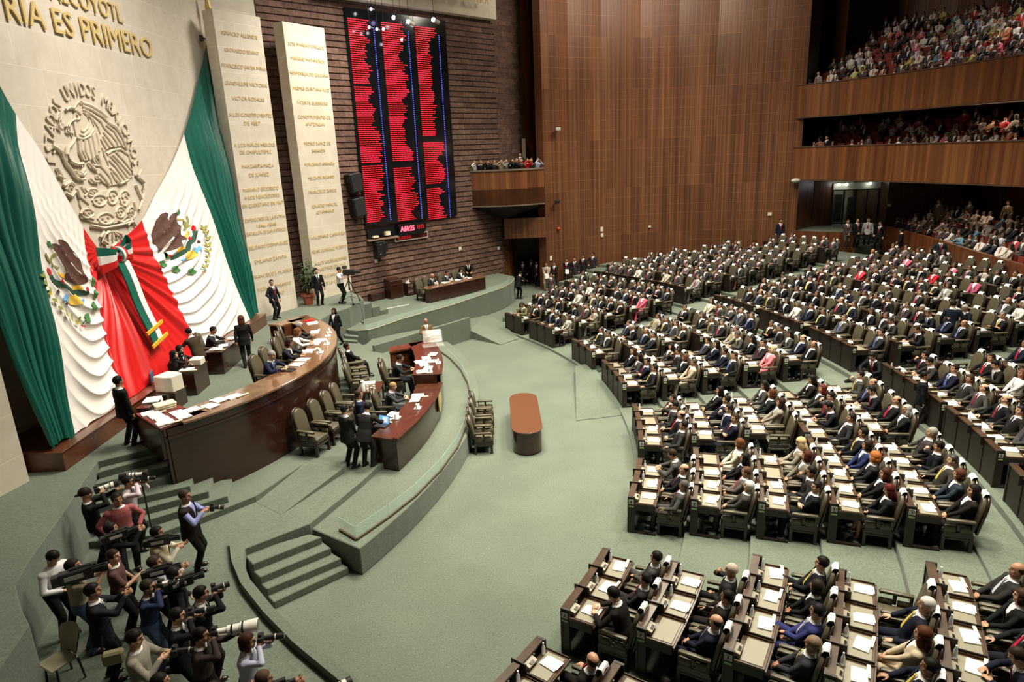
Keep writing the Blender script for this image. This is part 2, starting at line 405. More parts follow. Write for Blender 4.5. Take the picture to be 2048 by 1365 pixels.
# the step that carries the chairs behind the front desk (z 1.0)
pC = [(-8.05,13.14),(-7.44,13.69),(-6.4,14.74),(-5.64,16.61),(-4.56,16.09),(-4.55,18),(-4.62,22),(-4.9,25.6),(-6.6,27.8),(-8.5,27.6),(-12.5,27),(-12.5,12.6)]
mb = MB(); mb.prism(pC, 0, 1.0); struct('floor_dais', mb, M['carpet'], bevel=.015)
mb = MB(); mb.prism([(-6.38,14.71),(-5.57,14.07),(-4.56,16.09),(-5.64,16.61)], 0, [.845,.845,1.0,1.0]); struct('floor_ramp', mb, M['carpet'])
# upper level
pU = [(-7.3,7.8),(-7.5,8.7),(-7.95,9.15),(-8.45,9.75),(-8.68,10.4),(-8.9,11.2),(-9.2,12.3),(-9.55,13.4),(-9.86,14.5),(-8.9,15.13),(-7.6,15.7),(-6.6,17.5),(-6.2,20),(-6.6,23.0),(-7.6,25.6),(-7.8,27.0),(-8.2,28.05),(-8.04,29.13),(-7.45,30.3),(-7.1,31.9),(-7.5,33.0),(-8.6,34.6),(-9.0,35.2),(-10.9,33.3),(-12.2,31),(-13,28),(-13,3),(-6.5,3),(-6.9,6)]
mb = MB(); mb.prism(pU, 0, 2.2); struct('floor_presidium', mb, M['carpet'], bevel=.02)
# stairs press level -> upper level
st = [((-9.75,14.26),(-8.76,15.05)),((-9.70,14.0),(-8.4,14.8)),((-9.72,13.75),(-8.05,14.72)),((-9.6,13.5),(-7.75,14.40)),((-9.35,13.22),(-7.35,14.42)),((-9.1,12.95),(-6.94,14.47))]
for i, (a, b) in enumerate(st):
    z = 2.03-.17*i
    bk = ((-9.9,14.75),(-8.5,15.6))
    mb = MB(); mb.prism([a, b, (b[0]-.25,b[1]+.9) if i > 2 else bk[1], bk[0]], .5, z)
    struct('floor_step', mb, M['carpet'], bevel=.015)
# far side platform (z 1.25)
pF = [(-7.76,30.16),(-7.45,29.78),(-7.01,29.58),(-6.55,29.62),(-6.2,29.95),(-5.34,31.38),(-4.2,32.8),(-3.14,34.01),(-2.3,35.3),(-1.35,36.75),(-.4,38.2),(.1,39.6),(.32,40.9),(.3,41.8),(-.3,42.6),(-.75,43.3),(-8.6,35.4),(-9,33)]
mb = MB(); mb.prism(pF, 0, 1.25); struct('floor_side_platform', mb, M['carpet'], bevel=.02)
mb = MB()
for i in range(2, 12):
    a, b = pF[i], pF[i+1]; mb.tube([(a[0],a[1],1.262),(b[0],b[1],1.262)], .018, 6)
struct('trim_1', mb, M['nos'])
for i in range(4):                                     # side steps between upper level and platform
    z = 2.2-.24*(i+1)
    mb = MB(); mb.prism([(-7.15+.33*i,31.8+.33*i),(-6.8+.33*i,32.15+.33*i),(-8.2+.33*i,33.9+.33*i),(-8.6+.33*i,33.5+.33*i)], 1.0, z)
    struct('floor_step', mb, M['carpet'])
for i, z in enumerate((1.05,.92)):                      # steps at the round nose of the platform
    mb = MB(); mb.prism([(-7.9-.02*i,30.5),(-7.62-.0*i,29.55-.35*i),(-6.9,29.2-.3*i),(-7.2,30.2)], .8, z); struct('floor_step', mb, M['carpet'])
# low slanting wall on which the photographer leans
mb = MB(); mb.prism([(-5.98,27.58),(-5.86,27.5),(-2.0,31.9),(-2.1,32.02)], 0, 1.09); struct('wall_low_1', mb, M['carpet'])
mb = MB(); mb.prism([(-6.6,27.9),(-5.95,27.62),(-2.1,32.0),(-1.4,36.6),(-3.1,34.1),(-6.4,29.8)], 0, [.84,.8,.05,.05,.3,.8]); struct('floor_ramp', mb, M['carpet'])

# ------------------------------------------------------------------ walls
HW = 20.0
mb = MB(); mb.strip(W_ARC, 0, HW, flip=True)
# right end cheek of the wall and its return above the galleries
mb.strip([(19.2,44.8),(19.34,45.5)], 8.35, HW, flip=True)
struct('wall_wood', mb, M['wall'])
mb = MB(); mb.strip([(19.2,44.8),(19.9,45.9),(21.2,47.0),(22.7,47.4)], 0, 6.4, flip=True, u0=18); struct('wall_wood_return', mb, M['wall'])
# left thick edge of the wood wall
mb = MB(); mb.strip([(2.02,43.6),(2.45,43.2)], 0, HW, flip=True, u0=3); mb.strip([(2.4,46.5),(2.02,43.6)], 0, HW, flip=True); struct('wall_wood_edge', mb, M['wall'])
# brick wall: courses with a lean so that each casts a line of shade
b0 = (-10.9,33.16); b1 = (-.35,43.71)
d = Vector((b1[0]-b0[0], b1[1]-b0[1])); L = d.length; d.normalize(); nx, ny = d.y, -d.x
mb = MB(); k = 0; z = 0
while z < HW:
    o0, o1 = .07, .0
    for (za, zb, oa, ob) in ((z, z+.05, 0, .08), (z+.05, z+.3, .08, .05)):
        vs = [(b0[0]+nx*oa,b0[1]+ny*oa,za),(b1[0]+nx*oa,b1[1]+ny*oa,za),(b1[0]+nx*ob,b1[1]+ny*ob,zb),(b0[0]+nx*ob,b0[1]+ny*ob,zb)]
        mb.add(vs, [(0,1,2,3)], 0, None, [[(0,za),(L,za),(L,zb),(0,zb)]])
    mb.add([(b0[0]+nx*.05,b0[1]+ny*.05,z+.3),(b1[0]+nx*.05,b1[1]+ny*.05,z+.3),(b1[0],b1[1],z+.3),(b0[0],b0[1],z+.3)], [(0,1,2,3)], 0, None, [[(0,z+.3),(L,z+.3),(L,z+.3),(0,z+.3)]])
    z += .3
struct('wall_brick', mb, M['brick'])
mb = MB(); mb.strip([(-.35,43.71),(1.32,45.38)], 3.7, HW, u0=15); struct('wall_brick_corner', mb, M['brick'])
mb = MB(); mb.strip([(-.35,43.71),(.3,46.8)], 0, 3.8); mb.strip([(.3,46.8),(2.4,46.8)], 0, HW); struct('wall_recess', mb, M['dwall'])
mb = MB(); mb.strip([(1.32,45.38),(1.95,45.9)], 3.7, HW); struct('wall_recess_side', mb, M['para'])
# stone wall that carries the carved emblem
mb = MB(); mb.strip([(-12.1,2),(-12.1,31.0)], 0, HW); mb.strip([(-12.1,31.0),(-10.9,33.16)], 0, HW, u0=29)
for k in range(len(mb.f)): mb.f[k] = mb.f[k][::-1]; mb.uv[k] = mb.uv[k][::-1]
struct('wall_stone', mb, M['stone'])
def solid_uv(mb, poly, z0, z1, mi=0):
    n = len(poly); ar = sum(poly[i][0]*poly[(i+1)%n][1]-poly[(i+1)%n][0]*poly[i][1] for i in range(n))
    if ar < 0: poly = poly[::-1]
    mb.strip(poly+[poly[0]], z0, z1, mi)
    mb.add([(q[0],q[1],z1) for q in poly], [tuple(range(n))], mi, None, [[(q[0],q[1]) for q in poly]])
    mb.add([(q[0],q[1],z0) for q in poly], [tuple(range(n-1,-1,-1))], mi, None, [[(q[0],q[1]) for q in poly[::-1]]])
# the two tall stone tablets
PY1 = ((-11.12,28.74),(-9.96,30.74)); PY2 = ((-9.5,32.29),(-8.2,34.37))
def slab(a, b, t):
    d = Vector((b[0]-a[0], b[1]-a[1])).normalized(); n = (-d.y*t, d.x*t)
    return [a, b, (b[0]+n[0], b[1]+n[1]), (a[0]+n[0], a[1]+n[1])]
# pier at the left end of the wall
mb = MB(); solid_uv(mb, [(-11.35,11.2),(-10.85,13.62),(-11.15,13.95),(-12.3,14.1),(-12.3,11.2)], 2.2, HW); struct('wall_pier_left', mb, M['stone'])
# stone lintel high over the brick wall
mb = MB(); q0 = Vector((-8.9,35.16)); q1 = Vector((-.5,43.56)); nn = Vector((nx,ny))
a = q0+nn*.55; b = q1+nn*.55; c = q1+nn*.0; d2 = q0+nn*.0
solid_uv(mb, [tuple(a),tuple(b),tuple(c),tuple(d2)], 16.35, HW); struct('wall_lintel', mb, M['stone'])
struct('wall_far_end', MB().box((30,54.2,10),(26,.3,20.6)), M['dwall'])
struct('ceiling', MB().prism([(-14,-8),(40,-8),(40,62),(-14,62)], HW, HW+.3), M['ceil'])
struct('wall_camera_side', MB().box((10,-6.2,10),(48,.3,20.6)), M['dwall'])
TX1 = [('IGNACIO ALLENDE',13.83),('LEONARDO BRAVO',13.21),('FRANCISCO JAVIER MINA',12.61),('GUADALUPE VICTORIA',11.95),('VICTOR ROSALES',11.38),('A LOS CONSTITUYENTES',10.74),('DE 1857',10.41),('A LOS NIÑOS HEROES',9.54),('DE CHAPULTEPEC',9.25),('MARGARITA MAZA',8.67),('DE JUAREZ',8.32),('MARIANO ESCOBEDO',7.71),('A LOS VENCEDORES',7.4),('EN QUERETARO EN 1867',7.07),('DEFENSORES DE LA PATRIA',6.46),('1846-1848',6.17),('BATALLON DE SAN PATRICIO',5.89),('BELISARIO DOMINGUEZ',5.29),('EMILIANO ZAPATA',4.67),('FRANCISCO J. MUGICA',4.03),('VICENTE LOMBARDO',3.45),('TOLEDANO',3.09)]
TX2 = [('JOSE MARIA MORELOS',13.87),('MARIANO MATAMOROS',13.26),('HERMENEGILDO GALEANA',12.64),('ANDRES QUINTANA ROO',12.0),('VICENTE GUERRERO',11.39),('CONSTITUYENTES DE',10.76),('APATZINGAN',10.44),('PEDRO SAINZ DE',9.57),('BARANDA',9.24),('PONCIANO ARRIAGA',8.63),('MELCHOR OCAMPO',8.0),('FRANCISCO ZARCO',7.36),('IGNACIO MANUEL',6.69),('ALTAMIRANO',6.38),('VENUSTIANO CARRANZA',5.22),('FELIPE CARRILLO PUERTO',4.55),('A LOS LEGISLADORES',3.97),('MARTIRES DE 1913',3.65),('SOR JUANA INES',3.27),('DE LA CRUZ',2.91)]
RELIEF = [(5,[(20.05,10.19),(19.89,10.16),(19.74,10.09),(19.65,9.98),(19.66,9.84),(19.74,9.9)]),(6,[(19.66,10.08),(19.53,9.98),(19.52,9.87),(19.65,9.82)]),(7,[(19.34,10.33),(19.24,10.27),(19.16,10.13),(19.19,9.96),(19.33,9.9)]),(5,[(19.43,10.26),(19.33,10.14),(19.4,10.01)]),(6,[(19.69,10.43),(19.9,10.51),(20.06,10.49),(20.19,10.6),(20.35,10.68),(20.42,10.61)]),(6,[(20.05,10.45),(20.16,10.43),(20.31,10.33),(20.24,10.22),(20.07,10.17)]),(5,[(20.09,10.32),(20.19,10.3),(20.11,10.26)]),(9,[(19.75,9.84),(19.82,9.7),(19.68,9.56),(19.42,9.42),(19.3,9.24),(19.38,9.06),(19.65,8.97),(19.96,8.98),(20.0,8.87),(19.77,8.7)]),(8,[(18.78,9.45),(18.93,9.4),(19.1,9.31),(19.13,9.17),(19.19,9.0),(19.36,8.82),(19.47,8.63),(19.62,8.56)]),(5,[(20.16,9.89),(20.27,9.86),(20.5,9.97),(20.65,10.13),(20.62,10.31),(20.46,10.41)]),(6,[(19.96,9.67),(20.2,9.66),(20.55,9.76),(20.81,9.95)]),(5,[(20.06,9.78),(20.26,9.75),(20.52,9.85),(20.72,10.02)]),(5,[(20.46,10.48),(20.63,10.42),(20.79,10.24),(20.85,10.06)]),(6,[(20.07,9.64),(20.01,9.38),(20.14,9.13)]),(6,[(20.26,9.64),(20.2,9.31),(20.31,9.07)]),(6,[(20.46,9.68),(20.46,9.31),(20.49,9.05)]),(6,[(20.68,9.76),(20.68,9.39),(20.68,9.2)]),(6,[(20.91,9.84),(20.94,9.54),(20.85,9.31)]),(6,[(19.99,9.6),(19.92,9.31),(20.0,9.09)]),(10,[(20.46,10.66),(20.86,10.61),(21.27,10.49),(21.58,10.33)]),(7,[(20.46,10.57),(20.88,10.5),(21.36,10.34),(21.64,10.17)]),(6,[(20.49,10.48),(20.89,10.36),(21.23,10.19),(21.37,10.0)]),(5,[(20.58,10.38),(20.85,10.24),(21.04,10.03),(21.11,9.84)]),(9,[(21.58,10.18),(21.97,10.06),(22.24,9.79),(22.43,9.37)]),(6,[(21.48,10.1),(21.85,9.94),(22.05,9.67),(22.21,9.49)]),(6,[(21.37,10.0),(21.66,9.82),(21.88,9.63),(21.94,9.49)]),(6,[(21.26,9.89),(21.48,9.7),(21.63,9.55),(21.74,9.45)]),(6,[(21.19,9.77),(21.31,9.62),(21.46,9.45)]),(6,[(21.06,9.69),(21.14,9.54),(21.26,9.39)]),(7,[(21.24,9.24),(21.56,9.35),(22.02,9.39),(22.42,9.23),(22.49,8.99),(22.46,8.57)]),(6,[(21.37,9.2),(21.65,9.0),(22.16,8.5)]),(6,[(21.52,9.23),(21.88,8.99),(22.32,8.62)]),(6,[(21.73,9.31),(22.12,9.03),(22.44,8.74)]),(6,[(21.25,9.08),(21.54,8.88),(21.97,8.43)]),(6,[(21.24,8.85),(21.53,8.64),(21.73,8.4)]),(6,[(21.27,8.73),(21.4,8.49),(21.57,8.36)]),(7,[(21.4,8.49),(21.64,8.34),(22.13,8.44)]),(6,[(20.22,9.02),(20.36,8.87),(20.53,8.79)]),(6,[(20.76,9.24),(20.81,9.01),(20.83,8.86)]),(5,[(20.39,8.94),(20.71,8.9)]),(6,[(20.64,8.71),(20.85,8.55),(21.05,8.31)]),(6,[(20.94,8.78),(21.14,8.58),(21.21,8.38)]),(6,[(20.48,8.64),(20.69,8.48)]),(6,[(20.53,9.16),(20.72,8.93),(20.94,8.78)]),(6,[(21.03,9.43),(21.09,9.2),(21.2,8.93)]),(7,[(19.53,8.81),(19.61,8.7),(19.84,8.66),(19.99,8.73)]),(6,[(19.54,8.67),(19.68,8.54),(19.9,8.55)]),(6,[(20.13,8.57),(20.28,8.46),(20.54,8.45)]),(8,[(18.87,8.41),(19.19,8.5),(19.34,8.42),(19.33,8.24),(19.11,8.11),(18.86,8.23)]),(7,[(19.45,8.31),(19.47,8.09),(19.81,7.86)]),(6,[(19.62,8.37),(19.79,8.14)]),(7,[(19.73,8.33),(19.86,8.18),(19.7,8.08)]),(8,[(22.67,8.61),(23.07,8.34),(22.95,8.11)]),(7,[(23.04,8.73),(22.75,8.48)]),(7,[(22.55,8.28),(22.71,7.93),(22.77,7.76),(22.46,7.48)]),(7,[(22.93,7.96),(22.7,7.68)]),(7,[(22.24,7.75),(22.3,7.47)]),(7,[(21.96,7.31),(22.08,6.98)]),(7,[(21.63,7.05),(21.93,7.23)]),(7,[(19.72,7.25),(20.34,7.11),(21.05,7.11),(21.98,7.14)]),(8,[(20.57,6.98),(20.27,6.92),(20.14,6.74),(20.34,6.64)]),(8,[(20.71,6.97),(20.94,6.8),(20.8,6.62),(20.54,6.51)]),(7,[(20.55,6.93),(20.48,6.74)]),(7,[(20.7,6.91),(20.71,6.73)]),(7,[(20.3,7.0),(20.05,6.87),(20.06,6.71)]),(7,[(20.84,6.95),(21.17,6.84),(21.19,6.69)]),(7,[(18.76,8.9),(18.86,8.72),(18.93,8.58)]),(6,[(18.74,8.69),(19.0,8.61)]),(7,[(18.98,8.4),(19.09,8.22)]),(6,[(19.45,7.72),(19.68,7.48),(19.91,7.42)]),(6,[(19.72,7.78),(19.92,7.61)]),(6,[(21.1,7.27),(21.36,7.16),(21.85,7.24)]),(6,[(21.83,8.03),(21.91,7.82),(21.68,7.63)]),(6,[(20.72,7.9),(20.64,7.82),(20.49,7.77),(20.3,7.76),(20.13,7.8),(20.02,7.86),(20.0,7.94),(20.08,8.02),(20.23,8.07),(20.41,8.08),(20.59,8.05),(20.7,7.98),(20.72,7.9)]),(5,[(20.17,7.96),(20.26,7.92)]),(5,[(20.43,7.97),(20.52,7.93)]),(5,[(20.29,7.88),(20.38,7.83)]),(6,[(21.35,7.95),(21.27,7.85),(21.14,7.78),(20.99,7.76),(20.86,7.8),(20.79,7.88),(20.79,7.99),(20.87,8.09),(20.99,8.16),(21.14,8.18),(21.28,8.15),(21.35,8.06),(21.35,7.95)]),(5,[(20.92,8.02),(21.01,7.98)]),(5,[(21.12,8.04),(21.22,8.0)]),(5,[(20.99,7.91),(21.09,7.87)]),(6,[(22.0,7.87),(21.92,7.76),(21.79,7.68),(21.63,7.66),(21.51,7.7),(21.43,7.79),(21.44,7.91),(21.52,8.02),(21.65,8.1),(21.8,8.12),(21.93,8.08),(22.01,7.99),(22.0,7.87)]),(5,[(21.56,7.95),(21.67,7.9)]),(5,[(21.77,7.97),(21.88,7.92)]),(5,[(21.63,7.82),(21.74,7.78)]),(6,[(19.95,7.57),(19.89,7.51),(19.77,7.48),(19.61,7.47),(19.47,7.5),(19.38,7.56),(19.37,7.62),(19.43,7.68),(19.55,7.72),(19.7,7.72),(19.84,7.69),(19.94,7.64),(19.95,7.57)]),(5,[(19.5,7.64),(19.58,7.59)]),(5,[(19.71,7.64),(19.8,7.59)]),(5,[(19.59,7.56),(19.68,7.52)]),(6,[(20.92,7.33),(20.83,7.25),(20.66,7.21),(20.44,7.21),(20.24,7.25),(20.12,7.32),(20.09,7.41),(20.17,7.48),(20.34,7.52),(20.56,7.53),(20.76,7.49),(20.89,7.41),(20.92,7.33)]),(5,[(20.29,7.42),(20.38,7.37)]),(5,[(20.59,7.42),(20.68,7.37)]),(5,[(20.43,7.32),(20.52,7.28)]),(6,[(21.57,7.47),(21.5,7.39),(21.4,7.34),(21.27,7.33),(21.17,7.36),(21.1,7.43),(21.1,7.51),(21.16,7.59),(21.27,7.64),(21.39,7.66),(21.5,7.63),(21.56,7.56),(21.57,7.47)]),(5,[(21.2,7.54),(21.3,7.49)]),(5,[(21.36,7.55),(21.47,7.5)]),(5,[(21.26,7.45),(21.36,7.4)]),(6,[(22.19,7.4),(22.13,7.31),(22.02,7.25),(21.89,7.24),(21.79,7.27),(21.73,7.35),(21.73,7.44),(21.79,7.52),(21.9,7.58),(22.02,7.6),(22.13,7.56),(22.19,7.49),(22.19,7.4)]),(5,[(21.82,7.47),(21.92,7.42)]),(5,[(21.99,7.48),(22.1,7.43)]),(5,[(21.88,7.37),(21.98,7.32)]),(6,[(19.29,8.3),(19.24,8.23),(19.16,8.18),(19.07,8.16),(18.99,8.19),(18.94,8.24),(18.95,8.32),(19.0,8.39),(19.08,8.44),(19.17,8.46),(19.25,8.43),(19.29,8.38),(19.29,8.3)]),(5,[(19.01,8.34),(19.09,8.3)]),(5,[(19.14,8.36),(19.22,8.32)]),(5,[(19.06,8.27),(19.14,8.23)]),(6,[(20.37,8.15),(20.32,8.1),(20.21,8.06),(20.07,8.05),(19.95,8.08),(19.88,8.12),(19.86,8.18),(19.91,8.23),(20.02,8.27),(20.15,8.27),(20.28,8.25),(20.36,8.21),(20.37,8.15)]),(5,[(19.97,8.19),(20.06,8.15)]),(5,[(20.15,8.2),(20.24,8.16)]),(5,[(20.05,8.13),(20.14,8.09)])]
RELSIL = [[(20.14,10.46),(20.46,10.66),(21.27,10.49),(21.64,10.17),(22.24,9.79),(22.43,9.37),(22.21,9.49),(21.74,9.45),(21.45,9.43),(21.13,9.31),(20.88,9.01),(20.67,9.16),(20.11,9.06),(19.9,9.24),(19.96,9.6),(19.93,9.85),(19.95,10.17)],[(21.24,9.24),(21.56,9.35),(22.02,9.39),(22.42,9.23),(22.46,8.57),(22.13,8.42),(21.57,8.34),(21.05,8.31),(20.69,8.48),(20.53,8.79),(20.81,9.01)],[(19.53,8.31),(20.31,8.15),(21.3,8.22),(22.16,8.09),(22.19,7.5),(21.38,7.2),(20.36,7.18),(19.59,7.42),(19.44,7.87)]]
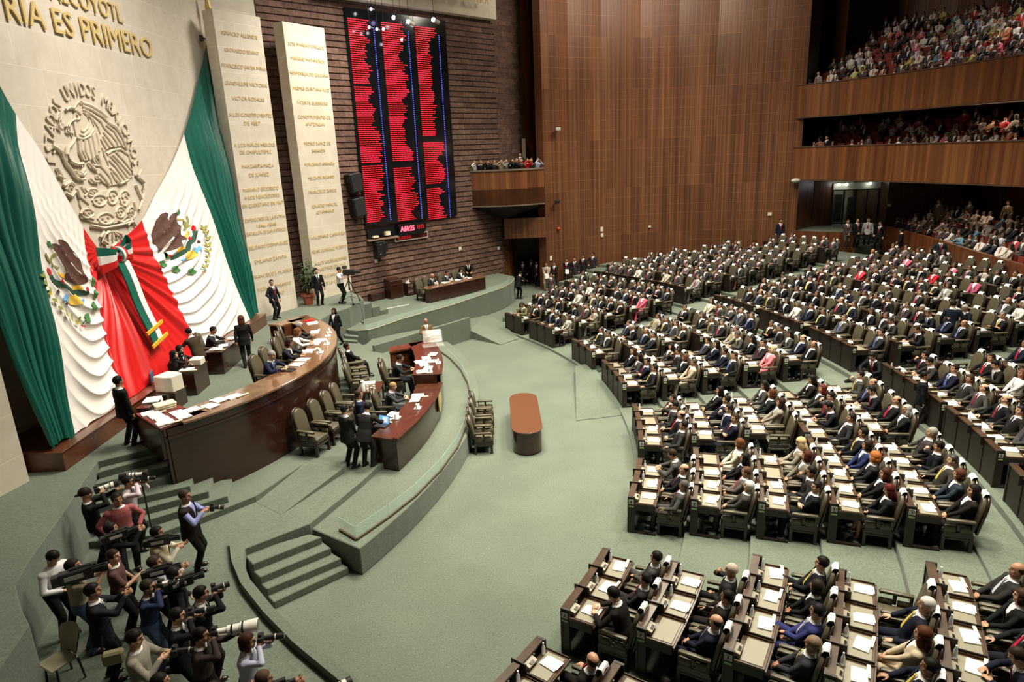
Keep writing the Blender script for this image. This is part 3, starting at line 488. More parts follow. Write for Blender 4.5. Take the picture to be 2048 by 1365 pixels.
FLAGEM = [('eagle',[(23.6,7.28),(23.81,7.23),(23.72,7.13),(23.61,7.08),(23.65,6.99),(23.76,7.09),(23.99,7.2),(24.38,7.22),(24.37,7.13),(24.17,6.98),(24.13,6.83),(24.19,6.78),(24.01,6.45),(24.2,6.36),(24.14,6.28),(23.85,6.27),(23.74,6.11),(23.31,6.04),(22.76,6.02),(23.14,6.19),(23.51,6.44),(23.48,6.48),(23.25,6.37),(22.81,6.2),(22.71,6.12),(22.5,6.03),(22.56,6.29),(22.43,6.41),(22.51,6.63),(22.74,6.89),(23.04,7.11),(23.36,7.25)]),('snake',[(24.18,6.95),(24.46,6.89),(24.62,6.8),(24.65,6.72),(24.46,6.68),(24.27,6.61),(24.39,6.55),(24.56,6.62),(24.81,6.68),(24.77,6.83),(24.56,6.94),(24.25,7.02)]),('snake',[(24.87,7.04),(24.83,6.9),(24.74,6.79),(24.83,6.77),(24.93,6.88),(24.97,7.03)]),('leafg',[(24.41,7.11),(24.57,7.18),(24.58,7.3),(24.46,7.3),(24.46,7.2),(24.33,7.14)]),('yellow',[(24.46,6.56),(24.6,6.47),(24.44,6.4),(24.18,6.31),(24.12,6.41),(24.32,6.46)]),('cactus',[(24.9,6.51),(24.83,6.38),(24.56,6.27),(24.16,6.16),(23.9,5.99),(23.56,5.92),(23.18,5.86),(22.91,5.84),(22.98,5.72),(23.27,5.74),(23.68,5.81),(24.08,5.89),(24.35,6.06),(24.74,6.16),(25.08,6.3),(25.18,6.47)]),('rsat',[(25.17,6.58),(25.13,6.53),(25.07,6.5),(25.0,6.49),(24.94,6.51),(24.91,6.55),(24.91,6.6),(24.95,6.65),(25.01,6.68),(25.08,6.69),(25.14,6.67),(25.17,6.63)]),('rsat',[(23.0,5.85),(22.97,5.83),(22.9,5.82),(22.82,5.82),(22.75,5.84),(22.7,5.87),(22.69,5.9),(22.72,5.92),(22.78,5.93),(22.86,5.93),(22.94,5.91),(22.99,5.88)]),('rsat',[(24.59,6.26),(24.56,6.23),(24.52,6.21),(24.47,6.21),(24.42,6.23),(24.4,6.25),(24.4,6.29),(24.42,6.32),(24.46,6.34),(24.52,6.34),(24.56,6.33),(24.59,6.3)]),('yellow',[(23.28,5.96),(23.41,6.05),(23.61,6.07),(23.89,6.07),(23.91,5.97),(23.56,5.96),(23.35,5.9)]),('crest',[(23.91,5.87),(24.36,5.87),(24.49,5.67),(24.05,5.58),(23.63,5.58),(23.67,5.75)]),('blue',[(24.44,5.95),(24.68,5.89),(24.86,5.96),(24.94,5.83),(24.64,5.79),(24.51,5.71),(24.37,5.87)]),('blue',[(23.31,5.67),(23.65,5.68),(23.63,5.58),(23.43,5.61)]),('eagle',[(25.11,6.07),(25.08,6.05),(25.04,6.04),(24.99,6.04),(24.94,6.05),(24.91,6.07),(24.9,6.1),(24.93,6.12),(24.97,6.13),(25.02,6.14),(25.07,6.12),(25.1,6.1)]),('eagle',[(24.9,5.74),(24.88,5.72),(24.84,5.71),(24.79,5.71),(24.75,5.72),(24.72,5.74),(24.72,5.76),(24.74,5.78),(24.77,5.78),(24.82,5.78),(24.86,5.77),(24.89,5.75)]),('leafg',[(22.16,5.87),(22.09,5.88),(22.01,5.91),(21.95,5.97),(21.92,6.03),(21.93,6.08),(21.97,6.1),(22.04,6.1),(22.11,6.06),(22.18,6.0),(22.21,5.94),(22.2,5.89)]),('leafg',[(22.16,5.99),(22.11,5.98),(22.04,5.99),(21.96,6.02),(21.9,6.06),(21.87,6.09),(21.87,6.12),(21.92,6.12),(21.99,6.11),(22.06,6.08),(22.13,6.04),(22.16,6.01)]),('leafg',[(21.99,5.86),(21.95,5.87),(21.92,5.91),(21.91,5.95),(21.92,6.0),(21.95,6.03),(21.99,6.04),(22.03,6.03),(22.06,5.99),(22.07,5.94),(22.06,5.9),(22.03,5.87)]),('leafg',[(22.62,5.59),(22.55,5.58),(22.45,5.59),(22.35,5.63),(22.26,5.69),(22.22,5.73),(22.23,5.77),(22.3,5.78),(22.4,5.76),(22.5,5.72),(22.59,5.67),(22.63,5.62)]),('leafg',[(22.56,5.71),(22.53,5.7),(22.45,5.7),(22.36,5.71),(22.27,5.73),(22.2,5.75),(22.19,5.77),(22.22,5.79),(22.29,5.79),(22.39,5.78),(22.48,5.76),(22.54,5.74)]),('leafg',[(22.44,5.55),(22.39,5.55),(22.33,5.58),(22.28,5.63),(22.24,5.67),(22.24,5.71),(22.26,5.73),(22.31,5.72),(22.37,5.7),(22.42,5.65),(22.46,5.61),(22.47,5.57)]),('leafg',[(23.17,5.31),(23.1,5.3),(22.99,5.32),(22.87,5.35),(22.77,5.4),(22.72,5.45),(22.73,5.49),(22.79,5.5),(22.9,5.49),(23.02,5.45),(23.12,5.4),(23.17,5.35)]),('leafg',[(23.09,5.45),(23.06,5.43),(22.98,5.42),(22.88,5.43),(22.78,5.45),(22.71,5.47),(22.69,5.49),(22.72,5.51),(22.8,5.52),(22.9,5.51),(22.99,5.49),(23.07,5.47)]),('leafg',[(22.98,5.27),(22.93,5.27),(22.86,5.3),(22.79,5.34),(22.75,5.39),(22.73,5.43),(22.76,5.45),(22.81,5.45),(22.87,5.42),(22.94,5.38),(22.98,5.33),(23.0,5.29)]),('leafg',[(23.99,5.12),(23.93,5.1),(23.82,5.1),(23.68,5.12),(23.55,5.16),(23.46,5.21),(23.45,5.24),(23.5,5.27),(23.61,5.27),(23.75,5.25),(23.88,5.21),(23.97,5.16)]),('leafg',[(23.86,5.26),(23.85,5.24),(23.78,5.22),(23.67,5.21),(23.57,5.22),(23.49,5.23),(23.45,5.25),(23.46,5.28),(23.53,5.29),(23.63,5.3),(23.74,5.3),(23.82,5.28)]),('leafg',[(23.8,5.07),(23.75,5.06),(23.66,5.08),(23.57,5.12),(23.5,5.16),(23.46,5.2),(23.47,5.22),(23.52,5.23),(23.6,5.21),(23.69,5.18),(23.76,5.13),(23.81,5.09)]),('oak',[(25.59,6.49),(25.55,6.5),(25.5,6.53),(25.46,6.56),(25.44,6.61),(25.45,6.64),(25.48,6.65),(25.52,6.65),(25.57,6.62),(25.61,6.58),(25.63,6.54),(25.62,6.51)]),('oak',[(25.61,6.47),(25.59,6.49),(25.61,6.52),(25.65,6.56),(25.71,6.59),(25.78,6.6),(25.83,6.6),(25.84,6.58),(25.83,6.55),(25.78,6.51),(25.72,6.48),(25.66,6.47)]),('crest',[(25.65,6.48),(25.64,6.47),(25.62,6.46),(25.59,6.46),(25.56,6.46),(25.55,6.48),(25.55,6.49),(25.56,6.5),(25.58,6.51),(25.61,6.51),(25.63,6.5),(25.65,6.49)]),('oak',[(25.64,6.3),(25.59,6.31),(25.54,6.33),(25.51,6.37),(25.49,6.42),(25.49,6.45),(25.52,6.46),(25.57,6.46),(25.62,6.43),(25.66,6.39),(25.68,6.35),(25.67,6.31)]),('oak',[(25.66,6.28),(25.64,6.3),(25.65,6.33),(25.7,6.36),(25.76,6.39),(25.83,6.41),(25.87,6.41),(25.89,6.39),(25.88,6.35),(25.83,6.32),(25.77,6.29),(25.7,6.27)]),('crest',[(25.7,6.29),(25.69,6.27),(25.66,6.27),(25.64,6.26),(25.61,6.27),(25.59,6.28),(25.59,6.3),(25.61,6.31),(25.63,6.32),(25.66,6.32),(25.68,6.31),(25.7,6.3)]),('oak',[(25.61,6.09),(25.57,6.1),(25.52,6.13),(25.48,6.17),(25.46,6.21),(25.47,6.24),(25.5,6.26),(25.54,6.25),(25.59,6.22),(25.63,6.18),(25.65,6.14),(25.65,6.11)]),('oak',[(25.63,6.07),(25.61,6.09),(25.63,6.12),(25.67,6.16),(25.74,6.18),(25.8,6.2),(25.85,6.2),(25.87,6.18),(25.85,6.14),(25.81,6.11),(25.74,6.08),(25.68,6.07)]),('crest',[(25.67,6.08),(25.66,6.06),(25.64,6.06),(25.61,6.06),(25.59,6.06),(25.57,6.08),(25.57,6.09),(25.58,6.1),(25.6,6.11),(25.63,6.11),(25.66,6.1),(25.67,6.09)]),('oak',[(25.44,5.88),(25.4,5.89),(25.35,5.91),(25.31,5.95),(25.29,6.0),(25.3,6.03),(25.33,6.04),(25.37,6.04),(25.42,6.01),(25.46,5.97),(25.48,5.92),(25.47,5.89)]),('oak',[(25.46,5.86),(25.44,5.88),(25.46,5.91),(25.5,5.94),(25.56,5.97),(25.63,5.98),(25.68,5.98),(25.7,5.96),(25.68,5.93),(25.64,5.89),(25.57,5.87),(25.51,5.85)]),('crest',[(25.5,5.86),(25.49,5.85),(25.47,5.84),(25.44,5.84),(25.42,5.85),(25.4,5.86),(25.4,5.88),(25.41,5.89),(25.43,5.9),(25.46,5.9),(25.49,5.89),(25.5,5.88)]),('oak',[(25.31,5.66),(25.26,5.67),(25.21,5.7),(25.17,5.74),(25.16,5.78),(25.16,5.81),(25.19,5.83),(25.24,5.82),(25.29,5.79),(25.32,5.75),(25.34,5.71),(25.34,5.68)]),('oak',[(25.32,5.64),(25.3,5.66),(25.32,5.69),(25.36,5.73),(25.43,5.75),(25.49,5.77),(25.54,5.76),(25.56,5.74),(25.54,5.71),(25.5,5.68),(25.43,5.65),(25.37,5.64)]),('crest',[(25.36,5.65),(25.35,5.63),(25.33,5.63),(25.3,5.63),(25.28,5.64),(25.26,5.65),(25.26,5.66),(25.27,5.67),(25.3,5.68),(25.32,5.68),(25.35,5.67),(25.36,5.66)]),('oak',[(25.1,5.46),(25.05,5.47),(25.01,5.5),(24.97,5.54),(24.95,5.58),(24.96,5.61),(24.99,5.63),(25.03,5.62),(25.08,5.59),(25.12,5.55),(25.13,5.5),(25.13,5.47)]),('oak',[(25.11,5.44),(25.1,5.46),(25.11,5.49),(25.15,5.52),(25.22,5.55),(25.28,5.56),(25.32,5.56),(25.34,5.54),(25.33,5.51),(25.28,5.47),(25.22,5.45),(25.16,5.43)]),('crest',[(25.15,5.44),(25.14,5.43),(25.12,5.42),(25.09,5.42),(25.07,5.43),(25.05,5.44),(25.05,5.46),(25.06,5.47),(25.09,5.48),(25.11,5.48),(25.14,5.47),(25.15,5.46)]),('oak',[(24.88,5.31),(24.83,5.32),(24.79,5.34),(24.75,5.39),(24.73,5.43),(24.74,5.46),(24.77,5.47),(24.81,5.46),(24.86,5.44),(24.9,5.39),(24.91,5.35),(24.91,5.32)]),('oak',[(24.89,5.28),(24.88,5.3),(24.89,5.33),(24.93,5.37),(24.99,5.39),(25.06,5.41),(25.1,5.4),(25.12,5.38),(25.1,5.35),(25.06,5.32),(25.0,5.29),(24.94,5.28)]),('crest',[(24.93,5.29),(24.92,5.28),(24.9,5.27),(24.87,5.27),(24.85,5.28),(24.83,5.29),(24.83,5.31),(24.84,5.32),(24.87,5.33),(24.89,5.32),(24.92,5.32),(24.93,5.3)]),('oak',[(24.53,5.18),(24.48,5.19),(24.44,5.22),(24.4,5.26),(24.39,5.3),(24.39,5.33),(24.42,5.34),(24.46,5.33),(24.51,5.31),(24.54,5.26),(24.56,5.22),(24.56,5.19)]),('oak',[(24.54,5.16),(24.53,5.18),(24.54,5.21),(24.58,5.24),(24.64,5.27),(24.7,5.28),(24.75,5.27),(24.76,5.25),(24.75,5.22),(24.71,5.19),(24.65,5.16),(24.59,5.15)]),('crest',[(24.58,5.16),(24.57,5.15),(24.55,5.14),(24.52,5.14),(24.5,5.15),(24.49,5.16),(24.48,5.18),(24.5,5.19),(24.52,5.2),(24.54,5.2),(24.57,5.19),(24.58,5.18)]),('leafg',[(24.13,5.19),(24.4,5.07),(24.45,5.1),(24.18,5.21)]),('rsat',[(24.22,5.02),(24.5,5.08),(24.46,5.11),(24.18,5.05)])]
# ------------------------------------------------------------------ lettering
def txtmesh(s, h, ext=.015, mat=None, width=None, offset=.0):
    c = bpy.data.curves.new('lettering','FONT'); c.body = s; c.size = h; c.extrude = ext; c.align_x = 'CENTER'; c.align_y = 'CENTER'; c.resolution_u = 2; c.offset = offset
    o = bpy.data.objects.new('lettering', c)
    me = bpy.data.meshes.new_from_object(o); bpy.data.objects.remove(o)
    xs = [v.co.x for v in me.vertices]; w = max(xs)-min(xs)
    if width:
        k = width/w; me.transform(Matrix.Diagonal((k,1,1,1)))
    me.materials.clear(); me.materials.append(mat); return me
def wallM(x, y, z, dx, dy):
    """frame standing on a wall: local x along (dx,dy), local y up, local z out of the wall"""
    d = Vector((dx,dy,0)).normalized(); u = Vector((0,0,1)); n = d.cross(u)
    return Matrix(((d.x,u.x,n.x,x),(d.y,u.y,n.y,y),(d.z,u.z,n.z,z),(0,0,0,1)))

# stone tablets
def tablet(name, P, texts, z0, z1, t, label, size):
    a, b = Vector(P[0]), Vector(P[1]); d = (b-a).normalized(); mid = (a+b)/2
    mb = MB(); solid_uv(mb, slab(P[0], P[1], t), z0, z1)
    o = mb.build(name, M['stone'])
    tag(o, label, 'stone tablet', 'stone tablets with gold names')
    L = (b-a).length
    for s, z in texts:
        w = min(L*.94, .118*len(s))
        link('lettering', txtmesh(s, size*1.15, .006, M['goldt'], w, -.003), o, None, wallM(mid.x+d.y*.02, mid.y-d.x*.02, z, d.x, d.y))
    return o
tablet('stone_tablet', PY1, TX1, 2.2, 14.65, .62, 'cream stone tablet with gold names nearest the big flag', .19)
tablet('stone_tablet', PY2, TX2, 2.2, 14.75, .62, 'cream stone tablet with gold names beside the red name board', .19)
# wall inscription above the emblem
o = None
insc = thing('wall_inscription', 'gold motto lettering on the stone wall above the carved emblem', 'inscription', (-12.05,20.8,12.1), 0)
link('lettering', txtmesh('LA PATRIA ES PRIMERO', .92, .02, M['goldt'], 10.4, .0), insc, None, wallM(0, -.75, .62, 0, 1))
link('lettering', txtmesh('NEZAHUALCOYOTL', .72, .02, M['goldt'], 6.3, .0), insc, None, wallM(0, -.30, 1.42, 0, 1))
insl = thing('lintel_inscription', 'gold lettering on the high stone lintel above the name board', 'inscription', (-1.8,41.4,16.9), 0)
link('lettering', txtmesh('LIBERTADES DE LA REPUBLICA', .5, .02, M['goldt'], 5.6, .0), insl, None, wallM(-.7, -1.6, .17, 1, 1))
# carved emblem: raised ridges on the stone wall
XW = -12.1
emb = thing('carved_emblem', 'huge round eagle and serpent emblem carved in the cream stone wall', 'carving', (XW,20.75,6.6), 0)
def loc(p, out): return (out, p[0]-20.75, p[1]-6.6)
mb = MB()
for w, pts in RELIEF: mb.tube([loc(p,.065) for p in pts], w*.0062, 6)
mb.build('relief', M['carv'], emb, smooth=True)
mb = MB()
for pts in RELSIL:
    n = len(pts); vs = [loc(p,.0) for p in pts]+[loc(p,.055) for p in pts]
    mb.add(vs, [tuple(range(n,2*n))]+[(i,(i+1)%n,n+(i+1)%n,n+i) for i in range(n)], 0)
mb.build('relief_ground', M['carv'], emb)
word = 'ESTADOS UNIDOS MEXICANOS'
for i, ch in enumerate(word):
    if ch == ' ': continue
    a = R_(153-(i-3)*7.6); r = 2.08
    me = txtmesh(ch, .54, .028, M['carv'], None, .0); me.transform(Matrix.Diagonal((.8,1,1,1)))
    Mx = wallM(.03, r*math.cos(a), 2.35+r*math.sin(a), 0, 1) @ Matrix.Rotation(a-PI/2, 4, 'Z')
    link('raised_letter', me, emb, None, Mx)

# ------------------------------------------------------------------ the draped flag
RC = [(19.85,6.40,19.8),(20.9,6.65,20.8),(22.35,7.15,21.85),(23.5,7.9,22.9),(25,8.85,24.7),(26.4,9.95,26.55),(27.5,11.0,26.85),(28.8,12.45,27.15),(29.75,13.55,27.5)]
LC = [(19.8,6.40,19.4),(19.55,6.75,18.3),(19.2,7.25,17.2),(18.7,8.2,16.5),(18.1,9.35,15.75),(17.5,10.2,15.05),(16.9,11.3,14.75),(15.9,12.6,14.5),(14.2,13.6,14.15)]
def cr(P, u):
    n = len(P)-1; x = u*n; i = min(n-1, int(x)); f = x-i
    p0 = P[max(0,i-1)]; p1 = P[i]; p2 = P[i+1]; p3 = P[min(n,i+2)]
    return [.5*((2*b)+(c-a)*f+(2*a-5*b+4*c-d)*f*f+(3*b-a-3*c+d)*f**3) for a,b,c,d in zip(p0,p1,p2,p3)]
def flagpt(C, u, t, side):
    ty, tz, by = cr(C, u)
    bz = 2.67 + (.12*math.sin(u*9) if u > .66 else .02)
    e = t**1.15
    y = ty+(by-ty)*t; z = tz+(bz-tz)*t
    x = -11.95+(1.35)*e
    w = min(1, t*5)*(.35+.65*min(1,(1-t)*8+.4))
    if u < .25:                                        # red: folds fanning out of the knot
        dy, dz = y-19.8, z-6.45; a = math.atan2(dy, -dz+.02); r = math.hypot(dy,dz)
        f = .5*math.sin(a*31*side+.6)+.30*math.sin(a*53*side+1.1)+.3*math.sin(a*12*side)
        x += .095*min(1,r/1.3)*f*w
    elif u < .625:                                     # white: hanging swags
        sag = (u-.25)/.375
        ph = 2*PI*(t*13-1.25*math.sin(PI*min(1,sag*1.05))+.9*sag)
        f = 1-2*abs(math.sin(ph/2))**.8
        m2 = min(1, max(0,(.625-u)*9)); up = max(0, 1-t*2.3)
        f2 = math.sin(u*150+t*2)
        x += w*(.052*f*m2*(1-up) + .030*f2*(up+.35*(1-m2)))
        z -= .02*f*m2*(1-up)
    else:                                              # green: long straight folds
        f = math.sin(u*128)+.6*math.sin(u*236+.8)+.5*math.sin(u*61+t*2.5)
        x += .062*f*w*(.4+.6*min(1,t*3))
        y += .03*math.sin(u*128+1.3)*w
    x += .04*math.sin(y*2.1+z*1.3)*w
    return (x, y, z)
flag = thing('draped_flag', 'giant green white and red flag draped over the stone wall', 'flag', (-11.3,20.5,2.66), 0)
off = Vector((-11.3,20.5,2.66))
allv = []; allf = []
def band(name, C, side, u0, u1, nu, nt, mat):
    mb = MB(); vs = []; fs = []
    for i in range(nu+1):
        for j in range(nt+1): vs.append(tuple(Vector(flagpt(C, u0+(u1-u0)*i/nu, j/nt, side))-off))
    for i in range(nu):
        for j in range(nt):
            a = i*(nt+1)+j; q = (a, a+1, a+nt+2, a+nt+1); fs.append(q if side > 0 else q[::-1])
    mb.add(vs, fs)
    o_ = len(allv); allv.extend([Vector(v)+off for v in vs]); allf.extend([tuple(o_+k for k in q) for q in fs])
    return mb.build(name, mat, flag, smooth=True, ang=80)
for side, C in ((1,RC),(-1,LC)):
    band('green_cloth', C, side, .625, 1, 170, 50, M['green'])
    band('white_cloth', C, side, .25, .625, 110, 230, M['wsat'])
mb = MB(); vs = []; fs = []
nt = 100; nu = 140
for i in range(2*nu+1):
    C, side, u = (LC, -1, .25*(nu-i)/nu) if i < nu else (RC, 1, .25*(i-nu)/nu)
    for j in range(nt+1): vs.append(tuple(Vector(flagpt(C, u, j/nt, side))-off))
for i in range(2*nu):
    for j in range(nt):
        a = i*(nt+1)+j; fs.append((a, a+1, a+nt+2, a+nt+1))
mb.add(vs, fs); mb.build('red_cloth', M['rsat'], flag, smooth=True, ang=80)
bvh = BVHTree.FromPolygons(allv, allf)
# woven crests: coloured patches that follow the cloth
def crest(mir):
    root = None; done = {}
    for layer, (mname, pts) in enumerate(FLAGEM):
        if mir: pts = [(17.62-(y-23.38)*.62, 6.0+(z-6.17)*1.0) for y, z in pts]
        bm = bmesh.new()
        vs = [bm.verts.new((p[0], p[1], 0)) for p in pts]
        try: bm.faces.new(vs)
        except Exception: bm.free(); continue
        bmesh.ops.triangulate(bm, faces=bm.faces)
        for _ in range(3 if mname == 'eagle' else 2):
            bmesh.ops.subdivide_edges(bm, edges=[e for e in bm.edges if e.calc_length() > .09], cuts=1, use_grid_fill=False)
            bmesh.ops.triangulate(bm, faces=bm.faces)
        ok = True; co = []
        for v in bm.verts:
            h = bvh.ray_cast(Vector((-8, v.co.x, v.co.y)), Vector((-1,0,0)))
            x = h[0].x+.018+.0015*layer if h[0] is not None else -11.2
            co.append((x-off.x, v.co.x-off.y, v.co.y-off.z))
        bm.verts.index_update()
        F = []
        for f in bm.faces:
            q = [v.index for v in f.verts]
            n = (Vector(co[q[1]])-Vector(co[q[0]])).cross(Vector(co[q[2]])-Vector(co[q[0]]))
            F.append(tuple(q if n.x > 0 else q[::-1]))
        done[(mname,layer)] = MB().add(co, F); bm.free()
    first = None
    for (mname, layer), mb in done.items():
        nme = {'eagle':'woven_eagle','snake':'woven_snake','leafg':'woven_laurel','yellow':'woven_flower','cactus':'woven_cactus','rsat':'woven_fruit','crest':'woven_shield','blue':'woven_water','oak':'woven_oak'}[mname]
        mb.build(nme, M[mname], flag, smooth=True, ang=80)
crest(False); crest(True)
# bow
bow = thing('ribbon_bow', 'green white and red ribbon bow pinning the flag together', 'bow', (-11.60,19.76,6.36), 0)
cols3 = [M['green'], M['wsat'], M['rsat']]
for s in (-1, 1):
    mb = MB(); n = 10
    for k in range(3):
        vs = []
        for i in range(n+1):
            u = i/n; y = s*(.10+.70*u); bul = .24*math.sin(PI*min(1,u*1.05))+.10
            h = .13+.25*u; zt = .38*u*(1 if s > 0 else .5)+.02; 
            za = h*(1-2*k/3)+ (.12 if s > 0 else -.05)*u; zb = h*(1-2*(k+1)/3)+(.12 if s > 0 else -.05)*u
            vs += [(bul, y, za), (bul-.02, y, zb)]
        fs = [(2*i,2*i+1,2*i+3,2*i+2) if s > 0 else (2*i+2,2*i+3,2*i+1,2*i) for i in range(n)]
        mb.add(vs, fs, k)
        vs2 = [(p[0]*.15, p[1], p[2]) for p in vs]
        mb.add(vs2, [q[::-1] for q in fs], k)
        mb.add([vs[-2],vs[-1],vs2[-1],vs2[-2]], [(0,1,2,3)], k)
    mb.build('bow_loop', cols3, bow, smooth=True, ang=50)
mb = MB()
for k, (y0, y1) in enumerate(((-.22,-.07),(-.07,.09),(.09,.24))):
    vs = []; fs = []; n = 10
    for i in range(n+1):
        a = -PI/2+PI*i/n; vs += [(.12+.24*math.cos(a), y0*.7, .25*math.sin(a)), (.12+.24*math.cos(a), y1*.7, .25*math.sin(a))]
    mb.add(vs, [(2*i,2*i+1,2*i+3,2*i+2) for i in range(n)], k)
mb.build('knot', cols3, bow, smooth=True)
for k, (y0, y1, mt) in enumerate(((-.28,.02,'green'),(.06,.32,'wsat'))):
    vs = []; fs = []; n = 20; top = -.3; 
    for i in range(n+1):
        u = i/n; z = top+.1-2.50*u; x = .20+.66*u+.02*math.sin(u*9); sh = -.12*u
        vs += [(x, y0+sh, z), (x, y1+sh, z), (x+.05, y0+sh, z), (x+.05, y1+sh, z)]
    for i in range(n):
        a = 4*i; fs += [(a+2,a+6,a+7,a+3),(a,a+1,a+5,a+4),(a,a+4,a+6,a+2),(a+1,a+3,a+7,a+5)]
    mb = MB(); mb.add(vs, fs); mb.build('ribbon_tail', M[mt], bow, smooth=True, ang=50)
for z in (-2.22,-2.62):
    mb = MB(); mb.box((.93 if z < -2.4 else .84,-.05,z), (.05,.98,.10), rx=R_(10)); mb.build('gold_fringe', M['yellow'], bow)
# flag poles on the wall
for y, s, lb in ((29.85,1,'black wall bracket and gilt pole tip holding the flag beside the stone tablet'),(13.1,-1,'black wall bracket and gilt pole tip at the pier end of the flag')):
    t = thing('flagpole', lb, 'flagpole', (-11.95,y,13.7), 0)
    mb = MB(); mb.box((.02,-.55*s,0),(.1,.16,.22)); mb.tube([(.06,-.55*s,0),(.25,-.02,.02),(.26,-.02,.5)],.035,8); mb.build('bracket', M['black'], t)
    mb = MB(); mb.lathe([(.03,.3),(.07,.34),(.08,.5),(.06,.66),(.03,.7)], (.26,-.02,0)); mb.build('turned_collar', M['orange'], t, smooth=True)
    mb = MB(); mb.lathe([(.03,.7),(.05,.8),(.13,1.2),(.09,1.5),(.0,1.95)], (.26,-.02,0), n=8); mb.build('gilt_spear_tip', M['gold'], t)
# plinth under the flag
mb = MB(); mb.box((-11.18,20.82,2.425),(1.75,13.55,.45)); mb.box((-11.18,20.82,2.66),(1.80,13.6,.03))
tag(mb.build('plinth', M['boxw'], bevel=.01), 'long low red brown wooden plinth under the flag', 'plinth')
mb = MB(); mb.box((-11.3,13.72,3.3),(.25,.5,.5)); mb.box((-11.3,13.9,3.15),(.08,.1,.7)); mb.box((-11.3,13.5,3.0),(.6,.05,.9))
tag(mb.build('stage_light', M['black']), 'black stage light hidden beside the left edge of the flag', 'light')

# ------------------------------------------------------------------ the red name board
B0 = Vector((-7.68,36.38)); DB = Vector((1,1)).normalized(); NB = Vector((DB.y,-DB.x))
def bM(u, z, out=0):   # frame on the brick wall plane in front of the bricks
    p = B0+DB*u+NB*(.0+out); return wallM(p.x, p.y, z, DB.x, DB.y)
board = thing('name_board', 'tall black electronic board of red names with blue dot columns', 'display board', (B0.x,B0.y,5.2), 0)
def bl(p): return Matrix.Translation((-B0.x,-B0.y,-5.2)) @ p
mb = MB(); mb.box((3.22,10.64,.02),(6.48,10.72,.36), M=None)
mb.build('screen', M['ebon'], board).matrix_basis = bl(bM(0,0,.0))
rng = random.Random(5)
CW = [(.10,1.44,1.62),(2.10,3.58,3.80),(4.28,5.74,5.92)]
gaps = [{30,68},{67,68,69},{54,55,56,79,80}]
for c, (x0, x1, xd) in enumerate(CW):
    red = MB(); blu = MB(); n = 98; zt = 15.50; zb = 5.50-.12*c; w = x1-x0; cur = .85
    for i in range(n):
        z = zt-(zt-zb)*i/(n-1)
        if i in gaps[c]:
            cur = .9
            if red.v: red.build('name_column', M['led'], board).matrix_basis = bl(bM(0,0,0))
            red = MB()
        else:
            cur += rng.uniform(-.16,.16); cur = min(1, max(.62,cur))
            x = x0; end = x0+w*(cur+rng.uniform(-.06,.06))
            while x < end-.05:
                l = min(end-x, rng.uniform(.10,.30)); red.box((x+l/2,z,.212),(l,.048,.012)); x += l+rng.uniform(.022,.04)
        if i > 2: blu.box((xd,z,.214),(.038,.040,.02))
    red.build('name_column', M['led'], board).matrix_basis = bl(bM(0,0,0))
    blu.build('vote_light_column', M['ledb'], board).matrix_basis = bl(bM(0,0,0))
# made-up hanging fixtures with glowing ends, standing for reflections on the board glass
for i, (u, z, o_) in enumerate([(1.1,15.9,.9),(.9,15.05,.9),(1.35,15.0,.9),(1.75,15.05,.9),(2.3,15.6,1.1),(3.2,15.5,1.1),(4.9,15.75,1.1),(2.7,14.6,1.1)]):
    p = B0+DB*u+NB*o_
    t = thing('spotlight', ['small lit spotlight by the first blue column top','small lit spotlight leftmost over the first name column','small lit spotlight second over the first name column','small lit spotlight touching the first blue dots','long lit spotlight between the first two name columns','long white spotlight at the top of the second name column','largest white spotlight at the top of the third name column','small lit spotlight lowest over the second name column'][i], 'spotlight', (p.x,p.y,z), 0, 'spotlights over the name board')
    big = i in (4,5,6); r = .07 if not big else .11
    mb = MB(); mb.tube([(0,0,.0),(0,0,18.2-z)],.012,5); mb.build('hanging_rod', M['black'], t)
    mb = MB(); mb.tube([(.0,.0,.0),(.25 if big else .12,.18 if big else .05,-.05 if not big else -.12)], [r,r*.9], 10); mb.build('housing', M['grey'] if i in (5,6) else M['dgrey'], t, smooth=True)
    mb = MB(); mb.ell((-.02,-.02,0),(r*1.0,r*1.0,r*1.0)); mb.build('lit_lens', M['lampv'] if i == 4 else M['lampw'], t, smooth=True)
# clock display and ticker
t = thing('clock_display', 'black digital display with bright red figures under the name board', 'display', (B0.x,B0.y,4.4), 0)
def tl(p): return Matrix.Translation((-B0.x,-B0.y,-4.4)) @ p
mb = MB(); mb.prism([(2.0,4.62),(2.1,4.55),(3.7,4.55),(3.95,4.75),(3.95,5.2),(2.0,5.2)],0,.3); mb.build('case', M['ebon'], t).matrix_basis = tl(bM(0,0,.06))
link('figures', txtmesh('A60:25', .40, .01, M['ledh'], .98, .012), t, None, tl(bM(2.6,4.9,.38)))
link('dim_figures', txtmesh('88', .36, .01, M['ledd'], .5), t, None, tl(bM(3.5,4.92,.38)))
t = thing('ticker_display', 'narrow red ticker display in a pale frame below the clock', 'display', (B0.x,B0.y,4.4), 0)
mb = MB(); mb.box((3.0,4.42,.05),(2.3,.05,.1)); mb.box((3.0,4.72,.05),(2.3,.05,.1)); mb.box((1.85,4.57,.05),(.05,.35,.1)); mb.box((4.15,4.57,.05),(.05,.35,.1)); mb.build('frame', M['grey'], t).matrix_basis = tl(bM(0,-.17,.08))
mb = MB(); mb.box((3.0,4.57,.03),(2.26,.28,.04)); mb.build('screen', flat('dark red screen',(.10,.006,.008),.4), t).matrix_basis = tl(bM(0,-.17,.08))
link('figures', txtmesh('0.00:00', .24, .01, M['ledd'], .95, .006), t, None, tl(bM(2.5,4.40,.15)))
